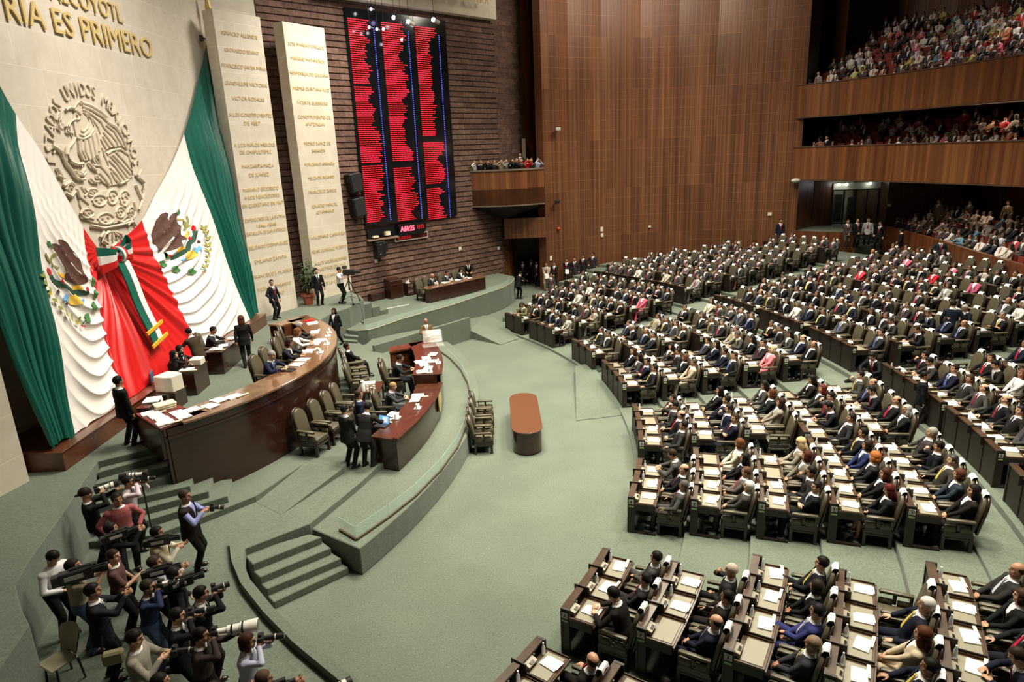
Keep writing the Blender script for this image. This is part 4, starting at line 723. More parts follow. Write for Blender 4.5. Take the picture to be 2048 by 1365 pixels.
# window niche with a person's arm behind it, loudspeakers, boxes on the bricks
mb = MB(); mb.box((1.05,4.85,.04),(2.0,.55,.1)); o=mb.build('wall_window', M['ebon']); o.matrix_basis = bM(0,0,.06); tag(o,'dark slot window in the brick wall under the name board','window')
mb = MB(); mb.box((1.05,4.52,.1),(2.1,.09,.25)); o=mb.build('window_ledge', flat('pink brown ledge',(.25,.15,.11),.7)); o.matrix_basis = bM(0,0,.06); tag(o,'pale ledge below the dark slot window','ledge')
mb = MB(); mb.box((.5,4.68,.16),(.35,.1,.2)); mb.box((1.3,4.78,.16),(.3,.2,.2)); o=mb.build('paper_pile', M['cream']); o.matrix_basis = bM(0,0,.06); tag(o,'papers lying in the dark slot window','papers')
for i, (u, z, lb) in enumerate([(-.55,7.6,'upper black loudspeaker between tablet and name board'),(-.5,6.35,'lower black loudspeaker between tablet and name board')]):
    t = thing('loudspeaker', lb, 'loudspeaker', tuple(bM(u,z,.0).translation), 0, 'loudspeakers beside the name board')
    mb = MB(); mb.box((0,0,.33),(.72,.95,.55), rz=R_(8)); o=mb.build('cabinet', M['black'], t, bevel=.03); o.matrix_basis = wallM(0,0,0,DB.x,DB.y)
    mb = MB(); mb.box((0,0,.62),(.62,.85,.03), rz=R_(8)); o=mb.build('grille', M['dgrey'], t); o.matrix_basis = wallM(0,0,0,DB.x,DB.y)
t = thing('loudspeaker', 'black loudspeaker with small lights low on the brick wall', 'loudspeaker', tuple(bM(.65,4.0,.0).translation), 0)
mb = MB(); mb.box((0,0,.3),(.55,.85,.45)); mb.box((.25,.1,.35),(.3,.5,.4)); o=mb.build('cabinet', M['black'], t, bevel=.03); o.matrix_basis = wallM(0,0,0,DB.x,DB.y)
mb = MB(); mb.box((-.05,.25,.53),(.05,.05,.02)); mb.box((-.1,-.25,.53),(.05,.05,.02)); o=mb.build('indicator', M['grey'], t); o.matrix_basis = wallM(0,0,0,DB.x,DB.y)
sqm = flat('ivory switch plate',(.75,.72,.6),.5)
def plate(Mx, w, h, lb):
    mb = MB(); mb.box((0,0,.02),(w,h,.04)); mb.box((0,0,.045),(w*.4,h*.5,.02)); o=mb.build('wall_plate', sqm); o.matrix_basis=Mx; tag(o, lb, 'wall plate', 'pale plates on the walls')
plate(bM(.5,3.35,.08),.2,.2,'pale square plate on the bricks behind the cameraman')
plate(bM(6.62,3.25,.08),.2,.2,'pale square plate on the bricks over the far desk')
plate(bM(9.9,2.85,.08),.2,.2,'pale square plate on the bricks near the corner doorway')
def wallat(f, z, out=.03):
    x = f; 
    for a, b in zip(W_ARC[:-1], W_ARC[1:]):
        if a[0] <= x <= b[0]:
            t = (x-a[0])/(b[0]-a[0]); y = a[1]+(b[1]-a[1])*t
            return wallM(x, y-out, z, b[0]-a[0], b[1]-a[1])
plate(wallat(6.35,3.55),.2,.3,'upper of two pale plates on the wood wall')
plate(wallat(6.37,3.15),.2,.25,'lower of two pale plates on the wood wall')
plate(wallat(9.75,3.5),.2,.14,'small green tinted plate in the middle of the wood wall')
plate(wallat(17.6,4.1),.25,.22,'pale plate on the wood wall above the standing guard')
plate(wallat(2.75,2.05),.2,.3,'pale green lit plate beside the corner doorway')
o = MB().ell((0,0,.06),(.12,.1,.1)).build('alarm_bell', M['red']); o.matrix_basis = wallat(3.3,3.9); tag(o,'small red alarm on the wood wall below the camera','alarm')
for f, z, lb, mt in ((3.35,10.05,'white security camera high on the wood wall',M['grey']),(3.2,5.65,'black security camera lower on the wood wall',M['black'])):
    t = thing('security_camera', lb, 'security camera', tuple(wallat(f,z).translation), 0)
    mb = MB(); mb.tube([(0,0,0),(0,-.3,-.02)],.04,6); mb.box((0,-.02,0),(.15,.05,.15)); mb.build('mount', M['black'], t)
    mb = MB(); mb.box((.05,-.42,.0),(.3,.3,.2)); mb.build('housing', mt, t, bevel=.03)
mb = MB(); mb.ell((0,0,0),(.32,.2,.15)); o=mb.build('wall_lamp', M['grey'], smooth=True); o.location=(18.9,44.6,6.25); tag(o,'pale oval lamp at the left end of the lower gallery','lamp')

# ------------------------------------------------------------------ press balcony in the corner
bf = [(-2.15,41.95),(-1.2,41.62),(0,41.45),(1.1,41.6),(2.38,42.35)]
mb = MB(); mb.strip(bf, 5.68, 7.72, 0, flip=False)
mb.strip([bf[-1],(2.05,43.5)],5.68,7.72); 
struct('wall_balcony', mb, M['fascia'])
mb = MB()
for z, h in ((7.72,.10),(5.62,.07)):
    pts = bf
    for a, b in zip(pts[:-1], pts[1:]): mb.prism([(a[0]-.02,a[1]-.06),(b[0]+.02,b[1]-.06),(b[0]+.02,b[1]+.25),(a[0]-.02,a[1]+.25)], z, z+h)
struct('trim_2', mb, flat('taupe rail',(.16,.12,.09),.5))
mb = MB(); mb.prism(bf+[(2.2,44.5),(.0,44.2)], 5.66, 6.65); struct('floor_balcony', mb, M['dwall'])
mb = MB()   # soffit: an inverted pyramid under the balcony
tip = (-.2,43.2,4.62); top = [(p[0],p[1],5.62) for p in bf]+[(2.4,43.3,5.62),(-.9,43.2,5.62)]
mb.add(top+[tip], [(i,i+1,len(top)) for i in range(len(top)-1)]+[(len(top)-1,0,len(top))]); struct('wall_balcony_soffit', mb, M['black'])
mb = MB(); mb.strip([(-.2,42.95),(2.44,42.95)], 3.48, 4.75, 0); mb.strip([(2.44,42.95),(2.46,43.25)],0,6); mb.prism([(-.2,42.97),(2.44,42.97),(2.44,46.5),(-.2,46.5)],3.48,3.6,0)
mb.strip([(-.2,42.95),(-.2,43.8)][::-1], 3.48, 5.6)
o = struct('wall_over_doorway', mb, M['wall'])
mb = MB(); mb.strip([(2.45,43.2),(2.45,46.5)][::-1], 0, 3.6); mb.strip([(.4,46.2),(.4,44.0)][::-1],0,3.6); mb.strip([(-.38,43.7),(.4,44.6)], 0, 3.5); struct('wall_doorway_side', mb, M['wall'])
mb = MB(); mb.box((1.3,44.9,8.6),(.22,.2,2.0)); tag(mb.build('door_post', flat('dull cream paint',(.30,.24,.15),.7)), 'pale upright door post behind the corner balcony', 'post')
mb = MB(); mb.tube([(-.9,42.9,1.4),(-.2,43.2,2.1)],.02,6); mb.tube([(-.9,42.9,1.4),(-.9,42.9,1.2)],.02,6); tag(mb.build('handrail', M['boxw']), 'thin wooden handrail by the corner doorway', 'handrail')

# ------------------------------------------------------------------ galleries on the right
GF = [(18.7,45.05),(21.1,41.7),(22.9,36.4),(23.9,32.3),(24.9,27),(25.5,20),(25.5,10),(24.5,-3)]
def offs(P, d):
    out = []
    for i, p in enumerate(P):
        a = Vector(P[max(0,i-1)]); b = Vector(P[min(len(P)-1,i+1)]); t = (b-a).normalized(); n = Vector((-t.y, t.x))
        if n.x < 0: n = -n
        out.append((p[0]+n.x*d, p[1]+n.y*d))
    return out
def smooth_poly(P, n=5):
    out = []
    for i in range(len(P)-1):
        for j in range(n):
            f = j/n; q = cr(P, (i+f)/(len(P)-1)); out.append((q[0],q[1]))
    out.append(P[-1]); return out
GFs = smooth_poly(GF)
def fascia(name, z0, z1, label):
    mb = MB(); mb.strip(GFs, z0, z1, flip=False)
    back = offs(GFs, .25); mb.strip(back, z0, z1, flip=True)
    mb.strip([(18.7,45.05),back[0]], z0, z1, flip=True)
    for k in range(len(GFs)-1): mb.add([(GFs[k][0],GFs[k][1],z1),(GFs[k+1][0],GFs[k+1][1],z1),(back[k+1][0],back[k+1][1],z1),(back[k][0],back[k][1],z1)],[(0,1,2,3)],0,None,[[(0,0)]*4])
    return struct(name, mb, M['fascia'])
fascia('wall_gallery_lower', 6.32, 8.34, ''); fascia('wall_gallery_upper', 10.18, 12.12, '')
tr = MB()
for z in (6.29,10.15,8.36,12.14):
    q = offs(GFs,-.05); r = offs(GFs,.3)
    for k in range(len(q)-1): tr.prism([q[k],q[k+1],r[k+1],r[k]], z-.035, z+.02)
struct('trim_3', tr, flat('rail brown',(.09,.055,.04),.4))
def slabm(d0, d1, z0, z1):
    a = offs(GFs, d0); b = offs(GFs, d1); mb = MB()
    for k in range(len(a)-1): mb.prism([a[k],a[k+1],b[k+1],b[k]], z0, z1)
    return mb
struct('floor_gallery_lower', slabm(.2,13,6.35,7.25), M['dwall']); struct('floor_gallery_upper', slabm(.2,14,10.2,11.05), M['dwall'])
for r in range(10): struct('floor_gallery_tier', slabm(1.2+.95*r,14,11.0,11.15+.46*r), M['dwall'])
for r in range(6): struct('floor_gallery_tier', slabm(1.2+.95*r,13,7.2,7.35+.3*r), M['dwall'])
mb = MB(); mb.strip(offs(GFs,12.0), 0, HW); struct('wall_gallery_back', mb, M['para'])
mb = MB(); mb.box((20.3,48.8,15),(2.6,.3,10)); mb.strip([(22.0,50.5),(22.3,46.5)],10,HW); struct('wall_gallery_partition', mb, M['dwall'])
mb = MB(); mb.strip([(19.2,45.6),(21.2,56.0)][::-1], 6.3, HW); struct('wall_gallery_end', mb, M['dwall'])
# ground floor parapet, platform with steps and glass door
PP = [(24.25,43.3),(24.1,41.5),(23.6,37.2),(22.8,33.1),(22.0,28.0),(21.2,22),(20.6,15),(19.8,6)]
PPs = smooth_poly(PP)
mb = MB(); mb.strip(PPs, 1.6, 3.24); bk = offs(PPs,.2)
mb.strip(bk,1.6,3.24,flip=True)
for k in range(len(PPs)-1): mb.add([(PPs[k][0],PPs[k][1],3.24),(PPs[k+1][0],PPs[k+1][1],3.24),(bk[k+1][0],bk[k+1][1],3.24),(bk[k][0],bk[k][1],3.24)],[(0,1,2,3)],0,None,[[(0,0)]*4])
struct('wall_parapet', mb, M['para'])
def slabp(d0, d1, z0, z1):
    a = offs(PPs, d0); b = offs(PPs, d1); mb = MB()
    for k in range(len(a)-1): mb.prism([a[k],a[k+1],b[k+1],b[k]], z0, z1)
    return mb
for r in range(5): struct('floor_ground_gallery', slabp(.1+1.0*r,14,1.0,2.45+.22*r), M['dwall'])
plt = [(19.2,44.9),(20.3,43.75),(21.3,43.2),(22.3,43.1),(22.6,45.5),(25.6,46.2),(25.4,47.8),(19.8,47.8)]
mb = MB(); mb.prism(plt, 1.0, 2.95); struct('floor_door_platform', mb, M['carpet'], bevel=.01)
mb = MB(); q = [(19.15,44.85),(20.28,43.68),(21.3,43.13),(22.35,43.02)]; mb.strip(q, 1.2, 3.0); mb.strip([(22.35,43.02),(22.66,45.4)],1.2,3.0); struct('wall_platform_front', mb, M['para'])
for i in range(5):
    mb = MB(); mb.prism([(22.35+.02*i,45.2-.42*i),(24.7,45.9-.42*i),(24.7,46.5),(22.5,46.5)], .8, 2.95-.2*(i+1)); struct('floor_step', mb, M['carpet'])
t = thing('glass_doors', 'dark glass double doors under a pale lit header', 'doors', (22.8,47.2,2.95), 0)
mb = MB(); mb.box((1.55,.25,2.62),(3.3,.3,.42)); mb.build('header', M['plast'], t)
mb = MB()
for x in (-.05,.75,1.55,2.35,3.15): mb.box((x,.22,1.2),(.09,.1,2.4))
mb.box((1.55,.22,2.38),(3.3,.1,.06)); mb.build('door_frame', M['dgrey'], t)
mb = MB(); mb.box((1.55,.22,1.2),(3.2,.02,2.35)); mb.build('glass_pane', M['dglass'], t)
mb = MB(); mb.box((1.5,4.5,1.4),(5.5,.1,3.6)); mb.build('lobby_wall', M['plast'], t)
mb = MB(); mb.box((.3,3.8,.9),(.35,.35,2.2)); mb.box((2.0,3.6,.8),(.5,.3,2.0)); mb.box((2.9,3.4,.7),(.4,.3,1.8)); mb.build('lobby_furnishing', M['black'], t)
for i, x in enumerate((.2,.72,2.35)):
    t = thing('door_lamp', ['leftmost bluish spotlight over the glass doors','middle bluish spotlight over the glass doors','rightmost bluish spotlight over the glass doors'][i], 'lamp', (22.75+x,47.1,5.72), 0, 'spotlights over the glass doors')
    MB().ell((0,-.05,0),(.11,.11,.09)).build('lit_bulb', M['lampw'], t); MB().tube([(0,0,.02),(0,.15,.15)],.03,6).build('stem', M['dgrey'], t)
struct('wall_lobby_side', MB().strip([(25.95,46.2),(26.3,52)],0,6.3).strip([(25.95,46.2),(30,44.5)],0,6.3), M['dwall'])
plate(wallM(25.97,46.0,4.3,1,-.3),.22,.2,'small pale plate right of the glass doors')
o=MB().box((0,0,0),(1.05,.12,.12)).build('tube_lamp', M['grey']); o.matrix_basis=Matrix.Translation((31.5,43.8,18.2))@Matrix.Rotation(R_(-40),4,'Z'); tag(o,'short pale tube lamp high on the upper gallery wall','lamp')
mb = MB(); mb.tube([(24.9,36.6,8.75),(25.9,36.9,9.1)],.13,8); mb.tube([(27.4,37.9,9.45),(28.9,38.4,9.85)],.13,8); o=mb.build('gallery_rail', M['orange']); tag(o,'long orange sloping stair rail in the lower gallery','rail')
# ------------------------------------------------------------------ people
SUIT = ocol('suit cloth', .85, .12, 9); TOPC = ocol('dyed cloth', .8, .10, 9)
SKINS = [(.44,.235,.145),(.37,.185,.105),(.50,.29,.18),(.31,.145,.08),(.41,.215,.125)]
SKIN = orand('skin', SKINS, .5); SHIRT = flat('white shirt',(.80,.80,.82),.7)
TIEC = ocol('dyed necktie silk', .5, .05, 9)
TIE = orand('necktie silk', [(.45,.02,.03),(.62,.48,.12),(.12,.02,.03),(.10,.14,.35),(.40,.03,.05),(.55,.55,.6),(.5,.35,.05),(.05,.06,.10)], .5)
HAIR = orand('hair', [(.010,.007,.005),(.012,.008,.006),(.016,.010,.007),(.010,.008,.008),(.03,.016,.009),(.012,.008,.006),(.30,.28,.26),(.014,.010,.008),(.09,.085,.08),(.011,.008,.006)], .55)
HAIRC = ocol('own hair', .55, .2, 30)
SHOE = flat('black shoe leather',(.012,.010,.010),.3); EYE = flat('dark eye',(.02,.012,.01),.3); LIP = flat('lips',(.32,.10,.075),.5)
LEGS = orand('stockings', [(.30,.14,.08),(.02,.015,.015),(.36,.19,.12)], .5)

def remesh(mb, voxel, it=4, dec=None):
    me = mb.mesh('tmp', [SHIRT]); me.materials.clear()
    o = bpy.data.objects.new('tmp', me); COL.objects.link(o)
    m = o.modifiers.new('r','REMESH'); m.mode = 'VOXEL'; m.voxel_size = voxel
    if it: s = o.modifiers.new('s','SMOOTH'); s.factor = .5; s.iterations = it
    dg = bpy.context.evaluated_depsgraph_get(); dg.update()
    out = bpy.data.meshes.new_from_object(o.evaluated_get(dg))
    bpy.data.objects.remove(o); bpy.data.meshes.remove(me)
    return out
def arr(me):
    return [tuple(v.co) for v in me.vertices], [tuple(p.vertices) for p in me.polygons]
def limb(mb, a, b, r0, r1, n=10):
    a, b = Vector(a), Vector(b); d = (b-a)
    if d.length < 1e-5: return
    d.normalize()
    mb.tube([a-d*r0*.85, a-d*r0*.5, a, b, b+d*r1*.5, b+d*r1*.85], [r0*.5,r0*.86,r0,r1,r1*.86,r1*.5], n)
def ik(S, H, l0, l1, hint):
    S, H = Vector(S), Vector(H); d = H-S; L = min(d.length, (l0+l1)*.995); d.normalize(); H = S+d*L
    a = (l0*l0-l1*l1+L*L)/(2*L); h = math.sqrt(max(0,l0*l0-a*a))
    hint = Vector(hint); n = hint-d*hint.dot(d)
    if n.length < 1e-4: n = d.orthogonal()
    n.normalize(); return S+d*a+n*h, H

def hand_mesh(kind):
    """wrist at origin, fingers along +X, palm faces -Z, thumb on +Y (mirrored for the other hand)"""
    mb = MB()
    mb.ell((.048,0,0),(.052,.041,.017),10,7); mb.ell((.02,.012,-.004),(.035,.03,.02),8,6); limb(mb,(-.03,0,0),(.015,0,0),.026,.026,8)
    L = [(.030,.036,.022),(.012,.044,.026),(-.010,.041,.024),(-.030,.032,.019)]
    bend = {'relax':(25,30,20),'grip':(60,75,45),'flat':(5,8,5)}[kind]
    for i, (y, a, b) in enumerate(L):
        p = Vector((.088-.004*abs(i-1),y,0)); ang = 0; d = 0
        seg = [a, b, b*.8]; pts = [Vector((.06,y*.8,0)), p]
        for s, be in zip(seg, bend):
            ang += be+ (i*3 if kind == 'relax' else 0); d = R_(ang); pts.append(pts[-1]+Vector((math.cos(d)*s, (y*.12)*s/.03*.1, -math.sin(d)*s)))
        mb.tube(pts, [.0095,.0092,.0085,.008,.0068], 8)
        mb.ell(pts[-1],(.0068,.0068,.0068),6,4)
    if kind == 'grip': tp = [(.012,.03,-.006),(.04,.055,-.022),(.062,.052,-.045),(.075,.04,-.06)]
    else: tp = [(.012,.03,-.004),(.038,.058,-.014),(.062,.070,-.02),(.082,.072,-.024)]
    mb.tube(tp, [.014,.0115,.010,.008], 8); mb.ell(tp[-1],(.008,.008,.008),6,4)
    return arr(remesh(mb, .0052, 2))
HANDS = {k: hand_mesh(k) for k in ('relax','grip','flat')}
def put_hand(mb, kind, wrist, direc, palm, left, mi=0):
    x = Vector(direc).normalized(); z = -Vector(palm); z = (z-x*z.dot(x)).normalized(); y = z.cross(x)
    T = Matrix(((x.x,y.x,z.x,wrist[0]),(x.y,y.y,z.y,wrist[1]),(x.z,y.z,z.z,wrist[2]),(0,0,0,1)))
    vs, fs = HANDS[kind]
    mirror = left
    if mirror: T = T @ Matrix.Diagonal((1,-1,1,1)); fs = [f[::-1] for f in fs]
    mb.add(vs, fs, mi, T)

def segd(p, a, b):
    d = b-a; t = max(0, min(1, (p-a).dot(d)/max(1e-6,d.dot(d)))); return (p-a-d*t).length
class Fig: pass
def figure(pose, voxel=.015, full=True):
    """pose: dict; returns meshes for body, top, legs, tie, hair, shoes in person space (faces +Y)"""
    P = dict(sit=False, pitch=0, roll=0, twist=0, hy=0, hp=0, belly=0, fem=False, rh=(.25,.05,.85), lh=(-.25,.05,.85), rel=(1,-.6,-.3), lel=(-1,-.6,-.3),
             rhk='relax', lhk='relax', rdir=None, ldir=None, rpalm=(0,0,-1), lpalm=(0,0,-1), feet=None, knees=None, hairk='short', topk='suit', legk='trousers', crouch=0, hand_space='body')
    P.update(pose)
    sit = P['sit']; pelz = .565 if sit else .93-P['crouch']
    pel = Vector((0,0,pelz))
    if not sit and P['pitch']: pel.y -= math.sin(R_(P['pitch']))*.18
    U = Matrix.Translation(pel) @ Matrix.Rotation(R_(P['twist']),4,'Z') @ Matrix.Rotation(R_(-P['pitch']),4,'X') @ Matrix.Rotation(R_(P['roll']),4,'Y')
    fem = P['fem']; k = .93 if fem else 1.0; bl = P['belly']
    SEC = [(-.11,.150,.115),(-.04,.168,.125),(.04,.165,.122+bl*.6),(.13,.146,.108+bl),(.24,.155,.112+bl*.7),(.35,.172,.115),(.43,.172,.102),(.485,.135,.082),(.52,.085,.066),(.55,.060,.058),(.63,.054,.056)]
    SEC = [(h,rx*k,ry*(k if h < .4 else 1)) for h,rx,ry in SEC]
    if fem: SEC[5] = (.35,.158,.128)
    def loft(mb, secs, grow=0.0, n=16):
        vs = []; fs = []
        for h, rx, ry in secs:
            for i in range(n):
                t = 2*PI*i/n; c, s_ = math.cos(t), math.sin(t)
                vs.append(U @ Vector(((rx+grow)*math.copysign(abs(c)**.85,c), (ry+grow)*math.copysign(abs(s_)**.9,s_), h)))
        for j in range(len(secs)-1):
            for i in range(n):
                a = j*n+i; b = j*n+(i+1)%n; fs.append((a,b,b+n,a+n))
        fs.append(tuple(range(n-1,-1,-1))); fs.append(tuple((len(secs)-1)*n+i for i in range(n)))
        mb.add(vs, fs)
    shx = .178*k; SR = U @ Vector((shx,0,.435)); SL = U @ Vector((-shx,0,.435))
    sp = (lambda p: U @ Vector(p)) if P['hand_space'] == 'chest' else (lambda p: Vector(p))
    ER, WR = ik(SR, sp(P['rh']), .285*k, .255*k, P['rel']); EL, WL = ik(SL, sp(P['lh']), .285*k, .255*k, P['lel'])
    # legs
    HR = U @ Vector((.09*k,0,-.03)); HL = U @ Vector((-.09*k,0,-.03))
    if sit:
        F = P['feet'] or ((.11,.50,.08),(-.11,.50,.08))
        KH = P['knees'] or ((0,.2,1),(0,.2,1))
    else:
        F = P['feet'] or ((.10,.03,.08),(-.10,-.02,.08)); KH = P['knees'] or ((.1,1,0),(-.1,1,0))
    KR, AR = ik(HR, F[0], .44, .43, KH[0]); KL, AL = ik(HL, F[1], .44, .43, KH[1])
    # head
    HC = U @ Vector((0,.018,.690))
    HM = Matrix.Translation(HC) @ Matrix.Rotation(R_(P['twist']+P['hy']),4,'Z') @ Matrix.Rotation(R_(-P['pitch']*.35-P['hp']),4,'X') @ Matrix.Scale(1.07,4)
    g = Fig(); g.HM = HM; g.U = U; g.WR = WR; g.WL = WL; g.ER = ER; g.EL = EL; g.HC = HC
    # ---- body
    mb = MB(); loft(mb, SEC)
    def hp(p): return HM @ Vector(p)
    R3 = HM.to_3x3().normalized()*1.07
    mb.ell(hp((0,-.008,.022)),(.074,.092,.094),14,10,R=R3); mb.ell(hp((0,.018,-.045)),(.058,.068,.072),12,9,R=R3)
    mb.ell(hp((0,.060,-.098)),(.026,.024,.018),8,6,R=R3); mb.tube([hp((0,.078,.020)),hp((0,.098,-.012)),hp((0,.094,-.026))],[.010,.015,.013],8)
    mb.ell(hp((0,.072,.034)),(.048,.016,.012),8,6,R=R3); mb.ell(hp((0,.080,-.060)),(.024,.012,.009),8,6,R=R3)
    for s in (-1,1):
        mb.ell(hp((s*.074,-.004,-.012)),(.012,.022,.032),8,6,R=R3); mb.ell(hp((s*.042,.052,-.03)),(.026,.024,.026),8,6,R=R3)
    limb(mb, U @ Vector((0,-.005,.50)), hp((0,-.02,-.06)), .058, .054)
    mb.ell(SR,(.06*k,.06,.06)); mb.ell(SL,(.06*k,.06,.06))
    for S, E, W in ((SR,ER,WR),(SL,EL,WL)):
        limb(mb, S, E, .050*k, .038*k); limb(mb, E, W, .039*k, .027*k)
    for Hh, K, A in ((HR,KR,AR),(HL,KL,AL)):
        limb(mb, Hh, K, .080, .055); limb(mb, K, A, .054, .036); limb(mb, A, A+Vector((0,.09,-.045)), .036, .03)
    body = remesh(mb, voxel, 3)
    bv, bf = arr(body); bpy.data.meshes.remove(body)
    out = MB(); mats = []
    Ui = U.inverted(); Hi = HM.inverted(); eyes = [Vector((s*.030,.082,.012)) for s in (-1,1)]
    topshort = P['topk'] in ('tee','poloshirt')
    for f in bf:
        c = sum((Vector(bv[i]) for i in f), Vector())/len(f); u = Ui @ c; h = Hi @ c
        if u.z > .535 and (abs(h.x) < .2): 
            m = 0
            if h.y > .045:
                if min((h-e).length for e in eyes) < .0135: m = 2
                elif abs(h.z+.060) < .009 and abs(h.x) < .024 and h.y > .07: m = 3
                elif abs(h.z-.036) < .006 and .012 < abs(h.x) < .046: m = 4
        elif -.16 < u.z < .535 and abs(u.x) < .2 and (c-ER).length > .05 and (c-EL).length > .05 and min((c-WR).length,(c-WL).length) > .10 and u.y < .2: m = 1
        else: m = 0
        if m == 0 and u.z < -.1 and min((c-WR).length,(c-WL).length) > .1: m = 5
        mats.append(m)
    out.add(bv, bf, mats)
    def wd(E, W, dr): 
        return Vector(dr) if dr else (W-E).normalized()
    put_hand(out, P['rhk'], WR, wd(ER,WR,P['rdir']), P['rpalm'], False); put_hand(out, P['lhk'], WL, wd(EL,WL,P['ldir']), P['lpalm'], True)
    g.body = out.mesh('person', [SKIN,SHIRT,EYE,LIP,HAIR,LEGS], smooth=True, ang=75)
    # ---- top
    mb = MB(); suit = P['topk'] == 'suit'
    secs = [(h,rx,ry) for h,rx,ry in SEC if h < .50]+[(.515,.075,.070)]
    if suit or P['topk'] == 'vest': secs = [(-.19 if not sit else -.10,.165*k,.135)]+secs[1:]
    loft(mb, secs, .020 if suit else (.032 if P['topk'] == 'vest' else .015))
    gsl = .016 if suit else .012
    ev = .012 if P['topk'] == 'vest' else 0
    mb.ell(SR,(.074*k+ev,.072+ev,.068+ev)); mb.ell(SL,(.074*k+ev,.072+ev,.068+ev))
    for S, E, W in ((SR,ER,WR),(SL,EL,WL)):
        if P['topk'] == 'vest': continue
        if topshort: limb(mb, S, S+(E-S)*.8, .062*k, .058*k); continue
        limb(mb, S, E, .060*k, .050*k+gsl*.2); d = (W-E); limb(mb, E, E+d*.90, .050*k, .037*k+gsl*.3)
    top = remesh(mb, voxel*1.05, 3); tv, tf = arr(top); bpy.data.meshes.remove(top)
    tm = MB(); keep = []; tmat = []
    for f in tf:
        c = sum((Vector(tv[i]) for i in f), Vector())/len(f); u = Ui @ c
        lim = .24 if not fem else .22
        if (suit or P['topk'] == 'vest') and u.y > .03 and u.z > .14 and abs(u.x) < max(0,(u.z-.14))*(.20 if suit else .24) and (c-WR).length > .16 and (c-WL).length > .16: continue
        if u.z > .508 and abs(u.x) < .15 and min(segd(c,SR,ER),segd(c,ER,WR),segd(c,SL,EL),segd(c,EL,WL)) > .082: continue
        keep.append(f); tmat.append(0)
    tm.add(tv, keep, tmat); g.top = tm.mesh('jacket', [SUIT if suit else TOPC], smooth=True, ang=80)
    # ---- trousers or skirt
    mb = MB()
    hips = [(-.11,.155*k,.12),(-.04,.172*k,.13),(.04,.168*k,.126+bl*.5),(.09,.158*k,.118+bl*.6)]
    loft(mb, hips, .012)
    if P['legk'] == 'trousers':
        for Hh, K, A in ((HR,KR,AR),(HL,KL,AL)):
            limb(mb, Hh, K, .096, .070); limb(mb, K, A+(A-K).normalized()*.02, .069, .056)
    else:
        for Hh, K in ((HR,KR),(HL,KL)): limb(mb, Hh, Hh+(K-Hh)*.9, .10, .078)
        if sit: limb(mb, (HR+HL)/2, (HR+HL)/2+((KR+KL)/2-(HR+HL)/2)*.85, .09, .075)
        else: limb(mb, (HR+HL)/2, (KR+KL)/2, .11, .1)
    lg = remesh(mb, voxel*1.05, 3); lv, lf = arr(lg); bpy.data.meshes.remove(lg)
    lm = MB(); lm.add(lv, lf); g.legs = lm.mesh('trousers', [SUIT], smooth=True, ang=80)
    # ---- tie and collar
    mb = MB()
    if suit and not fem:
        def ry(h):
            for (a,ra,ya),(b,rb,yb) in zip(SEC[:-1],SEC[1:]):
                if a <= h <= b: return ya+(yb-ya)*(h-a)/(b-a)
            return .1
        vs = []; fs = []; hs = [.515,.49,.46,.40,.34,.28,.22,.16]
        for i, h in enumerate(hs):
            w = [.016,.018,.014,.020,.026,.031,.034,.034][i]; y = ry(h)+.012+(.012 if i == 1 else 0)
            if h > .49: y = ry(h)+.014
            vs += [U @ Vector((-w,y,h)), U @ Vector((w,y,h)), U @ Vector((w,y+.010,h)), U @ Vector((-w,y+.010,h))]
        for i in range(len(hs)-1):
            a = 4*i; fs += [(a+3,a+7,a+6,a+2),(a+2,a+6,a+5,a+1),(a,a+4,a+7,a+3)]
        mb.add(vs, fs, 0)
        n = 14; vs = []
        for h, r in ((.505,.072),(.555,.063),(.560,.060)):
            for i in range(n):
                t = PI/2+.28+(2*PI-.56)*i/(n-1); vs.append(U @ Vector((r*math.cos(t), r*math.sin(t)+.0, h-.012*math.sin(t))))
        fs = [(j*n+i,j*n+i+1,(j+1)*n+i+1,(j+1)*n+i) for j in range(2) for i in range(n-1)]
        mb.add(vs, fs, 1)
        g.tie = mb.mesh('necktie', [TIEC,SHIRT], smooth=True, ang=60)
    else: g.tie = None
    # ---- hair
    hm = MB(); kind = P['hairk']
    def shell(c, r, cut, mi=0, nu=20, nv=14):
        t = MB(); t.ell((0,0,0), r, nu, nv); vs = []; fs = []
        vs = [Vector(c)+Vector(v) for v in t.v]
        for f in t.f:
            q = sum((vs[i] for i in f), Vector())/len(f)
            if cut(q): fs.append(f)
        hm.add([HM @ v for v in vs], fs, mi)
    if kind == 'short':
        shell((0,-.014,.026),(.083,.099,.101), lambda q: (q.y < .048 or q.z > .072) and (q.z > -.055 or q.y < -.045) and q.z > -.085 and not (q.z < .0 and q.y > .02))
    elif kind == 'bald':
        shell((0,-.016,.016),(.080,.094,.088), lambda q: q.z < .05 and q.y < .015 and q.z > -.07)
    elif kind == 'long':
        shell((0,-.014,.026),(.088,.104,.106), lambda q: (q.y < .046 or q.z > .07) )
        hm.ell(HM @ Vector((0,-.068,-.11)),(.088,.050,.165),14,10,R=R3)
        for s in (-1,1): hm.ell(HM @ Vector((s*.072,.0,-.075)),(.024,.05,.115),10,8,R=R3)
    elif kind == 'bob':
        shell((0,-.014,.026),(.092,.106,.108), lambda q: (q.y < .044 or q.z > .066))
        hm.ell(HM @ Vector((0,-.055,-.045)),(.092,.060,.085),14,10,R=R3)
        for s in (-1,1): hm.ell(HM @ Vector((s*.078,.0,-.04)),(.022,.048,.075),10,8,R=R3)
    elif kind == 'cap':
        shell((0,-.012,.030),(.088,.104,.104), lambda q: q.z > .018)
        hm.ell(HM @ Vector((0,-.115,.012)),(.055,.055,.010),12,6,R=R3)
    g.hair = hm.mesh('hair', [HAIR], smooth=True, ang=80)
    # ---- shoes
    sm = MB()
